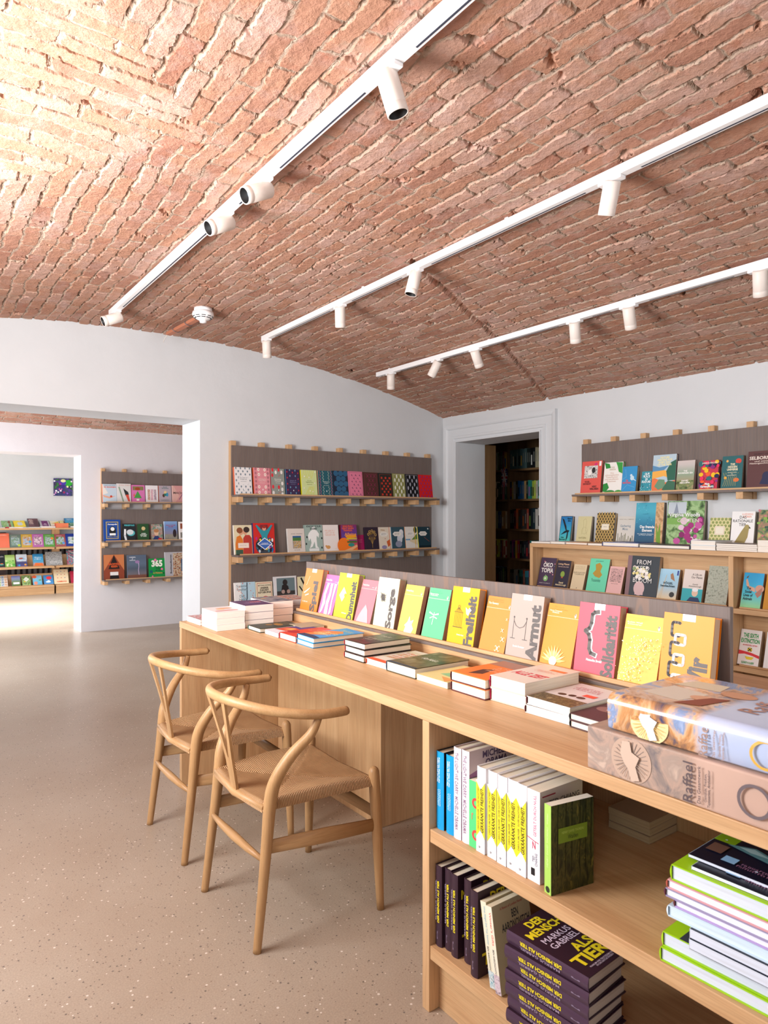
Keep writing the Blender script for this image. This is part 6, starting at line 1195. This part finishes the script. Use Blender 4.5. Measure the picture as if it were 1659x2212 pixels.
cflat(['lower of the two dark maroon flat books beside the big art book', 'upper of the two dark maroon flat books beside the big art book'], 1.083, .955, 1.355, .21, .0175, '#503438', '#1c1c20', [('e', .3, .45, .22, '#94706c', .8), ('e', .7, .6, .18, '#84605c', .8), T('~2', .3, .4, .9, .6, '#e8d8d0', 0, .02)], n=2)

# back-left stacks of white paperbacks, spine away from the chairs
def cstack(labs, x0, y0, wx, ly, t, c, art, n, rz=0.0, z0=ZC):
    src = None; random.seed(int(x0*977))
    for k in range(n):
        R = Matrix.Rotation(rz+random.uniform(-.012, .012), 4, 'Z')
        M4 = Matrix.Translation((x0+random.uniform(-.002, .002), y0+random.uniform(-.002, .002), z0+(k+1)*(t+.0004)))@R@frame((wx, ly, 0), (-1, 0, 0), (0, -1, 0), (0, 0, 1))
        if src is None: src = book(labs[k], wx, ly, t, c, M4, art, spine='#e8e0e0', hard=False, paper='#f6eee8', group='white paperback stacks at the far counter end')
        else: dup_book(src, M4, labs[k])
O3 = ('lowest', 'middle', 'topmost')
cstack([f'{q} white paperback of the front stack at the far counter end' for q in O3], 1.197, 2.917, .134, .19, .0275, '#ece4e4', [('e', .4, .35, .3, '#e8b088', .5), ('r', .1, .7, .8, .08, '#d86458'), ('e', .6, .5, .15, '#f0d0a0', .6)], 3, -.03)
cstack([f'{q} paperback of the purple-covered stack at the far counter end' for q in O3], 1.338, 2.925, .142, .19, .034, '#5c3c68', [('e', .3, .4, .22, '#c85848', .5), ('r', .2, .55, .6, .1, '#8c6c98'), T('~2', .1, .3, .7, .6, '#b89cc0', 0, .02)], 3, -.02)
cstack([f'{q} paperback of the stack against the ledge with grey photo cover' for q in O3], 1.490, 2.985, .128, .21, .034, '#5c6070', [PIC(0, 0, 1, 1, ['#3c4458', '#8c8c98', '#a8a0a0', '#4c5064'], 18), ('e', .7, .3, .12, '#e8b840', .6)], 3)
cstack([f'{q} book of the patterned stack behind the ledge end' for q in O3], 1.63, 3.07, .14, .20, .031, '#8c5c4c', [PIC(0, 0, 1, 1, ['#2c4c7c', '#c86840', '#d8c8b8', '#3c5c8c'], 40)], 3)
cstack(['lower of two low flat booklets at the far left counter corner', 'upper of two low flat booklets at the far left counter corner'], 1.195, 3.12, .14, .17, .013, '#b8a8a8', [PIC(0, 0, 1, 1, ['#2c2c34', '#c8c0c0', '#c04048', '#e8e0e0'], 60)], 2)

# ================= the two big art books in the foreground
def jacket_mat(name, grey):
    m, nt, b = new_mat(name); tc = N(nt, 'ShaderNodeTexCoord')
    cols = ['#3c4470', '#8c6c5c', '#c8905c', '#e0b890', '#8098c0', '#a8b8dc'] if not grey else ['#6c6468', '#8c7c74', '#b09484', '#a08c80', '#c0a898']
    no = N(nt, 'ShaderNodeTexNoise', i_Scale=11.0, i_Detail=5.0, i_Distortion=1.4, i_Roughness=.6); L(nt, tc.outputs['Object'], no.inputs['Vector'])
    r = ramp(nt, [(.32+.36*i/(len(cols)-1), lin(c)) for i, c in enumerate(cols)], no.outputs['Fac'])
    s = N(nt, 'ShaderNodeSeparateXYZ'); L(nt, tc.outputs['Object'], s.inputs[0])
    # the right-hand part of the jacket is plain sky / plain paper (a colour field of the print)
    mr = N(nt, 'ShaderNodeMapRange'); L(nt, s.outputs[1], mr.inputs[0]); mr.inputs[1].default_value = .205; mr.inputs[2].default_value = .185
    n2 = N(nt, 'ShaderNodeTexNoise', i_Scale=5.0, i_Detail=3.0); L(nt, tc.outputs['Object'], n2.inputs['Vector'])
    pr = ramp(nt, [(.3, lin('#a8bce0' if not grey else '#b89888')), (.7, lin('#c0cce8' if not grey else '#c4a494'))], n2.outputs['Fac'])
    mx = N(nt, 'ShaderNodeMix', data_type='RGBA'); L(nt, mr.outputs[0], mx.inputs['Factor']); L(nt, r.outputs[0], mx.inputs['A']); L(nt, pr.outputs[0], mx.inputs['B'])
    L(nt, mx.outputs['Result'], b.inputs['Base Color'])
    if grey: b.inputs['Roughness'].default_value = .7
    else: b.inputs['Roughness'].default_value = .22; b.inputs['Coat Weight'].default_value = .8; b.inputs['Coat Roughness'].default_value = .12; b.inputs['Specular IOR Level'].default_value = .6
    return m
JK = jacket_mat('glossy_painted_jacket', False); JG = jacket_mat('grey_printed_box', True)
def art_book(label, x0, y0, wx, ly, t, z0, m, boxy, ink, medal_cols):
    """lies flat, spine towards the chairs (-X); head of the book at the far (+Y) end"""
    r = thing('art_book' if not boxy else 'slipcase', label, 'book' if not boxy else 'box', (x0, y0-ly, z0), 0)
    bm = B(); mats = [m]
    # cover wraps over a rounded spine: profile in X-Z extruded along Y
    if boxy: prof = [(wx, t), (0.004, t), (0.001, t-.001), (0, t-.004), (0, .004), (0.001, .001), (0.004, 0), (wx, 0)]
    else:
        R_ = .022; prof = [(wx, t)]+[(R_-R_*math.sin(a), t-R_+R_*math.cos(a)) for a in [i*PI/2/8 for i in range(9)]]+[(0.002, t*.4), (0.004, .006), (0.010, .0015), (wx, 0.0)]
    ya, yb = 0, ly
    n = len(prof); va = [bm.verts.new((x, ya, z)) for x, z in prof]; vb = [bm.verts.new((x, yb, z)) for x, z in prof]
    for i in range(n-1):
        f = bm.faces.new((va[i], va[i+1], vb[i+1], vb[i])); f.smooth = not boxy
    if boxy:
        bm.faces.new(list(reversed(va))); bm.faces.new(vb); bm.faces.new((va[-1], va[0], vb[0], vb[-1]))
    else:
        th = .0035   # inner skin so the boards have thickness
    # spine art: a = along Y from the far end (0) to the near end (1), b = height
    sx = -0.0006 if boxy else 0.0004
    art = Art(bm, mats, lambda a, b, k: (sx-.00015*k+(0 if boxy else max(0, (b-.60))**2*.10+.0006), ly*(1-a), t*b*(.93 if not boxy else 1)), ly/t)
    asp = ly/t
    med = [('e', .24, .5, .095, medal_cols[0], 1.0)]
    for k in range(26):
        a_ = k*2*PI/26; med.append(('l', [(.24+.03*math.cos(a_), .5+.03*asp*math.sin(a_)), (.24+.088*math.cos(a_), .5+.088*asp*math.sin(a_))], .0028, medal_cols[1]))
    med += [('p', [(.20, .9), (.24, .92), (.25, .70), (.29, .62), (.27, .40), (.29, .12), (.25, .06), (.23, .32), (.21, .42), (.19, .62)], medal_cols[2])]
    # clip the medal to the face height by using an ellipse that just fits
    med[0] = ('p', [(.24+.105*math.cos(q*PI/16), max(.04, min(.96, .5+.105*asp*math.sin(q*PI/16)))) for q in range(32)], medal_cols[0])
    med = [m_ for m_ in med if m_[0] != 'l' or (0.03 < m_[1][1][1] < .97)]
    txt = [T('Raffael', .50, .06, .545, .88, ink, 90, .01), T('Das Gesamtwerk', .565, .10, .58, .86, ink, 90), T('Gemälde, Fresken,\nTapisserien, Architektur', .595, .08, .625, .84, ink, 90)]
    art.run(med+txt+[('ring', .80, .5, .055, .068, medal_cols[3])])
    # title on the front
    if not boxy:
        a2 = Art(bm, mats, lambda a, b, k: (wx*b, ly*(1-a), t+.00015*k), ly/wx)
        a2.run([('p', [(.08, .25), (.30, .22), (.34, .52), (.12, .58)], '#d8cfc0'), ('p', [(.10, .62), (.34, .66), (.32, .86), (.14, .84)], '#d8cdb4'), ('e', .36, .40, .07, '#d8a888', .7), ('e', .44, .66, .09, '#c89878', .7), ('p', [(.30, .15), (.42, .2), (.46, .5), (.38, .45)], '#8c4c3c'), T('Raffael', .56, .30, .66, .85, '#b08878', 90, .01)])
    link('cover' if not boxy else 'case', bm, mats, r)
    if not boxy:
        bm = B(); box(bm, .026, wx-.004, .004, ly-.004, .0025, t-.0025); link('page_block', bm, paper_mat('#efe6d8'), r)
    return r
art_book('grey-brown slipcase lying on the counter under the glossy art book', 1.167, .889, .31, .42, .087, ZC, JG, True, '#5c4f52', ['#bba08e', '#8c7c74', '#c8b09e', '#6c6064'])
art_book('thick glossy art book with painted jacket on top of the grey slipcase', 1.172, .846, .285, .385, .074, ZC+.0875, JK, False, '#a08478', ['#ecd49c', '#d8a850', '#dfe4f0', '#d8a848'])

# ================= upper shelf under the counter: books with spines to the chairs
GU = 'upright books on the counter shelf'
def up_Y(u0, xf): return on_X(u0, 1115, xf).y
def upright(labs, edges, vt, depth, c, sp, z0=.4885, xf=1.19, hard=True, art=None, spine_art=None, paper='#efe4d0', group=GU, tilt=0.0, h=None):
    src = None; ycap = 1.395
    for k in range(len(edges)-1):
        ya = min(up_Y(edges[k], xf), ycap); yb = up_Y(edges[k+1], xf); t = ya-yb-.0012
        t = min(min(up_Y(edges[j], xf), ycap)-up_Y(edges[j+1], xf) for j in range(len(edges)-1))-.0012
        hh = h or (on_X(edges[k], vt, xf).z-z0)
        M4 = frame((xf+(k % 2)*.002, yb+.0006, z0), (1, 0, 0), (0, 0, 1), (0, -1, 0))
        if src is None: src = book(labs[k], depth, hh, t, c, M4, art, spine=sp, spine_art=spine_art, hard=hard, paper=paper, group=group); t0 = t; src_t = t
        else: dup_book(src, M4, labs[k])
# spine coordinates: a across, b up
upright(['leftmost bright blue hardback on the upper counter shelf', 'second bright blue hardback on the upper counter shelf'], [937.6, 959.4, 980], 1618, .15, '#1c1c24', '#149cdc', spine_art=[T('Was wir mit uns tragen\nCall Us What We Carry', .2, .60, .62, .93, '#e8f4fc', 90, .02), T('AMANDA\nGORMAN', .3, .30, .7, .52, '#a8d8f4', 90, .02), ('ring', .4, .06, .12, .16, '#3cb0e8')])
upright(['left one of the two slim white hardbacks on the counter shelf', 'right one of the two slim white hardbacks with portrait cover'], [980.5, 996.5, 1013], 1611.7, .155, '#c8b4b4', '#f0eaf0', art=[('p', [(0, 0), (.5, .1), (.6, .6), (.3, .8), (0, .75)], '#8c5c80'), T('MICHELLE\nOBAMA', .3, .80, .95, .97, '#4c3c58', 0, .03)], spine_art=[T('THE LIGHT WE CARRY  MICHELLE OBAMA', .28, .10, .70, .95, '#8c6c88', -90, .015)])
upright(['thin green paperback on the counter shelf'], [1013.5, 1030], 1683, .12, '#50c070', '#58d080', hard=False, spine_art=[('ring', .9, .20, .25, .5, '#e84848'), ('ring', .9, .68, .25, .5, '#e84848'), T('~1', .35, .38, .6, .58, '#e87858', 90)])
gf = [('p', [(0, .17), (.5, .245), (1, .17), (1, .30), (1, .72), (1, .83), (.5, .75), (0, .83), (0, .3)], '#f8e430'), ('p', [(0, .17), (.0, .0), (1, .0), (1, .17), (.5, .265)], '#f2f2f8'), ('p', [(0, .83), (.5, .735), (1, .83), (1, .84), (0, .84)], '#f2f2f8'), T('GEKRÄNKTE FREIHEIT', .42, .24, .86, .76, '#28241c', 90, .02), T('CAROLIN AMLINGER   OLIVER NACHTWEY', .16, .26, .32, .76, '#5c5838', 90), T('SV', .3, .05, .5, .075, '#28241c', 0)]
OR5 = ('first', 'second', 'third', 'fourth', 'fifth')
upright([f'{q} from left of the five white and yellow spines on the counter shelf' for q in OR5], [1030.5, 1050, 1073.5, 1096, 1117, 1139], 1653, .145, '#f4f0f0', '#f2f2f8', spine_art=gf)
upright(['white book with red vertical spine lettering beside the forest book'], [1139.5, 1167], 1701, .150, '#d8ccc4', '#f4f2f6', hard=False, art=[('r', .05, .93, .3, .015, '#a03040'), T('TED CHIANG', .2, .82, .92, .88, '#48404c', 0, .01)], spine_art=[T('GETEILT DURCH NULL', .5, .50, .72, .95, '#e85c80', 90, .02), T('N', .4, .36, .66, .44, '#c83058', 0, .02), ('l', [(.0, .47), (.5, .45), (.9, .44)], .05, '#c83058'), T('TED\nCHIANG', .4, .18, .8, .32, '#5c5c74', 90), ('r', .3, .07, .3, .08, '#1c1c20')])
# forest book, slightly in front
ya = up_Y(1174, 1.175); yb = up_Y(1190.5, 1.175); hh = on_X(1174, 1735, 1.175).z-.4885
book('green-spined paperback with dark forest cover, rightmost upright on the shelf', .122, hh, ya-yb, mottled(['#14140c', '#2c2c14', '#4c4820', '#20240f', '#6c6028'], 34, stretch=(2.0, .7, 1)), frame((1.175, yb, .4885), (.985, -.17, 0), (0, 0, 1), (-.17, -.985, 0)),
     [('l', [(x, .22), (x+.015, 1)], .018, '#1a1a10') for x in (.14, .33, .47, .66, .8, .93)]+[('r', .16, .56, .68, .17, '#78902c'), T('HENRY DAVID THOREAU', .24, .66, .76, .69, '#a8bc58'), T('Walden', .38, .59, .62, .64, '#38481c')], spine='#a8d460', spine_art=[('e', .5, .05, .32, '#2c3424'), T('HENRY DAVID THOREAU   Walden', .35, .3, .6, .9, '#d0e8a0', 90)], hard=False, group=GU)
# dim flat pile behind
cflat([f'{q} book of the dim flat pile at the back of the upper counter shelf' for q in ('lowest', 'middle', 'topmost')], 1.12, 1.0, 1.56, .125, .018, '#a89078', '#c8b8a0', None, 3, hard=False, paper='#b8a080', z0=.4885, group='dim flat pile at the back of the shelf')
# ---- lower shelf: dark purple hardbacks
swirl = lambda: ([('ring', .3, .8, .06+.05*i, .066+.05*i, '#4c3444') for i in range(7)])
PUR = '#33202c'
dm_cover = [('ring', .7, .45, .05+.05*i, .055+.05*i, '#46303e') for i in range(5)]+[T('DER\nMENSCH', .08, .70, .92, .95, '#e8d428', 0, .035), T('MARKUS\nGABRIEL', .16, .46, .84, .65, '#d8c8dc', 0, .01), T('ALS', .40, .29, .86, .42, '#e8d428', 0, .035), T('TIER', .10, .12, .90, .27, '#e8d428', 0, .035), T('WARUM WIR TROTZDEM NICHT\nIN DIE NATUR PASSEN', .22, .04, .9, .09, '#c8b8c8')]
dm_spine = [T('DER MENSCH ALS TIER', .44, .30, .74, .82, '#f0dc28', 90, .03), T('MARKUS GABRIEL', .16, .32, .34, .82, '#a898b0', 90, .01), T('~1', .4, .06, .54, .22, '#8c7c94', 90)]
z0 = .1785
for k, (u0, u1, xf) in enumerate(((939.5, 951.5, 1.186), (951.8, 973, 1.195), (974.5, 1001.5, 1.190), (1002.5, 1016, 1.200), (1016.5, 1044, 1.178))):
    ya = min(up_Y(u0, xf), 1.3945 if k == 0 else yb-.0012); t = .0262
    yb = ya-t
    M4 = frame((xf, yb, z0), (1, 0, 0), (0, 0, 1), (0, -1, 0)); lab = ['first', 'second', 'third', 'fourth', 'fifth'][k]+' from left of the upright dark purple hardbacks on the lower shelf'
    if k == 0: dm = book(lab, .135, .213, t-.001, PUR, M4, dm_cover, spine='#3c2834', spine_art=dm_spine, hard=True, paper='#e8dcc8', group='upright dark purple hardbacks')
    else: dup_book(dm, M4, lab)
# two leaning cream paperbacks
ct = [T('BEN\nAARONOVITCH', .2, .66, .95, .88, '#2c3038', 0, .02), T('A Rivers of London Novel', .2, .92, .8, .95, '#a03038'), ('p', [(.1, 0), (.2, .26), (.5, .32), (.8, .22), (.9, 0)], mottled(['#54483c', '#8c7464', '#3c342c'], 50)), ('ring', .4, .5, .08, .09, '#c87068'), ('ring', .7, .48, .06, .07, '#c87068')]
for k, (yb, c, sp, sa, lab) in enumerate(((1.228, '#c8b890', '#e8e0c8', [T('What Abigail Did That Summer', .4, .5, .75, .95, '#5ca8c0', -90, .01), T('BEN AARONOVITCH', .3, .18, .6, .48, '#3c3c40', -90, .01), PIC(0, 0, 1, .2, ['#3c98b0', '#d8e0e0', '#2c6c84'], 90)], 'cream paperback with turquoise foot, leaning behind its twin on the lower shelf'), (1.205, '#b4a888', '#ece4d0', [T('Winter’s Gifts', .4, .55, .75, .93, '#e06058', -90, .01), T('BEN AARONOVITCH', .3, .2, .6, .5, '#3c3c40', -90, .01), PIC(0, 0, 1, .22, ['#a890a0', '#d8c8d0', '#6c5868'], 90)], 'front cream paperback leaning against the purple stack on the lower shelf'))):
    a = math.radians(10.0)
    zd = Vector((0, -math.cos(a), math.sin(a)*-1)); yd = Vector((0, -math.sin(a)*-1, math.cos(a)))
    # leans back towards +Y: top is farther along +Y
    yd = Vector((0, math.sin(a), math.cos(a))); zd = Vector((0, -math.cos(a), math.sin(a)))
    book(lab, .128, .198, .019, c, frame((1.182-.004*k, yb-.062, z0+.0038), (1, 0, 0), yd, zd), ct, spine=sp, spine_art=sa, hard=False, paper='#d8ccb0', group='leaning cream paperbacks')
# stack of seven, spines to the chairs; head of the books towards the far end
dm2 = None
for k in range(7):
    q = ['lowest', 'second', 'third', 'fourth', 'fifth', 'sixth', 'topmost'][k]
    z = z0+(k+1)*.0292; random.seed(k+3); j = random.uniform(-.004, .004)
    R = Matrix.Rotation(math.radians(4)+random.uniform(-.03, .03), 4, 'Z')
    # spine along Y facing -X: local y (up the page) = +Y, x = +X, z = up
    M4 = Matrix.Translation((1.152+j, .875+j, z))@R@frame((0, 0, 0), (1, 0, 0), (0, 1, 0), (0, 0, 1))
    lab = f'{q} of the lying stack of dark purple hardbacks with yellow lettering'
    if dm2 is None: dm2 = book(lab, .135, .213, .0282, PUR, M4, dm_cover, spine='#4a3448', spine_art=dm_spine, hard=True, paper='#b0a498', group='lying stack of dark purple hardbacks', rough=.3)
    else: dup_book(dm2, M4, lab)
# ---- right-hand pile of magazines and picture books on the upper shelf
GM = 'pile of large flat books on the upper counter shelf'
def mag(label, x0, y0, wx, ly, t, z0, c, sp, art=None, hard=False, paper='#dce4f4', rz=0.0, back=None):
    M4 = Matrix.Translation((x0, y0, z0+t))@Matrix.Rotation(rz, 4, 'Z')@frame((0, 0, 0), (0, -1, 0), (1, 0, 0), (0, 0, 1))
    return book(label, ly, wx, t, c, M4, art, spine=sp, hard=hard, paper=paper, group=GM, back=back, rough=.3)
z = .4885; LG = '#a0d020'
mag('lowest lime green edged hardback of the large flat pile', 1.172, .728, .29, .26, .026, z, LG, LG, hard=True, rz=.05); z += .0265
mag('second lime green edged hardback of the large flat pile', 1.176, .726, .29, .26, .028, z, LG, '#b0dc30', [('r', .12, 0, .2, .5, '#343844'), ('r', .35, 0, .65, .3, '#a0d020')], hard=True, rz=.05); z += .0285
mag('thick white-edged paperback with black cover in the large flat pile', 1.165, .668, .27, .24, .018, z, '#202838', '#e0e4f0', rz=.05); z += .0185
mag('upper thick white-edged paperback with black lettered cover in the pile', 1.167, .668, .27, .24, .017, z, '#202434', '#e0e4f0', [T('ASTROPHOTOGRAPHIE', .1, .02, .6, .10, '#b8b8c0', 0, .02)], rz=.05); z += .0175
mag('pale blue thick book with glossy edge in the middle of the pile', 1.170, .712, .28, .26, .021, z, '#cfe4f4', '#d8ecfa', hard=True, rz=.045, paper='#d8ecfa'); z += .0215
mag('thin violet-edged book in the middle of the pile', 1.172, .700, .28, .25, .014, z, '#b8a0d8', '#6c3c44', hard=True, paper='#f0f4ff', rz=.045); z += .0145
mag('thin grey and violet edged book of the pile', 1.168, .716, .28, .26, .016, z, '#9c94b8', '#5c3040', hard=True, paper='#f0f4ff', rz=.045); z += .0165
mag('thin pink-edged book under the upper lime green one', 1.168, .712, .28, .26, .017, z, '#d8a0a8', '#b05848', hard=True, paper='#f0f4ff', rz=.045); z += .0175
mag('upper lime green edged hardback of the large flat pile', 1.170, .705, .29, .28, .029, z, LG, LG, [('r', .1, .0, .9, .3, LG)], hard=True, rz=.045); z += .0295
space = [('e', x, y, r_, '#c8d8f0') for x, y, r_ in ((.3, .5, .02), (.42, .56, .012), (.2, .62, .02), (.5, .42, .012), (.55, .2, .016), (.62, .5, .014), (.36, .68, .01), (.08, .4, .01), (.7, .3, .014), (.45, .1, .012))]+[('p', [(.12, .34), (.3, .42), (.62, .30), (.5, .26), (.3, .30)], '#5c8c94'), ('p', [(.2, .36), (.3, .40), (.45, .34), (.3, .33)], '#a8c8cc'), ('r', .04, .16, .12, .14, '#6c4c40'), ('r', .20, .08, .10, .09, '#8cb8e0'), ('e', .72, .16, .07, '#c8dcf4', .7), T('~2', .32, .06, .62, .14, '#9c6c8c'), T('Infinity', .45, .56, .9, .66, '#a8708c', 0, .03)]
mag('glossy black magazine with stars on top of the large flat pile', 1.180, .672, .27, .25, .007, z, '#141828', '#d8e0f0', space, rz=.045, paper='#e8f0ff'); z += .0075
mag('second black star magazine lying slightly back on the pile', 1.205, .692, .27, .24, .006, z, '#10142a', '#b8c8e0', [('r', 0, .36, .16, .2, '#88b018')]+space, rz=.04)
# book on the lower shelf at the right
book('pale book with navy cover lying on the lower shelf at the bottom right', .2, .16, .03, '#24507c', Matrix.Translation((1.22, .80, z0+.03))@Matrix.Rotation(.25, 4, 'Z')@frame((0, 0, 0), (0, -1, 0), (1, 0, 0), (0, 0, 1)), [('r', 0, 0, .25, 1, '#e0e0e0')], spine='#d8d8d8', hard=False, paper='#d8d4e0', group='book on the lower shelf')
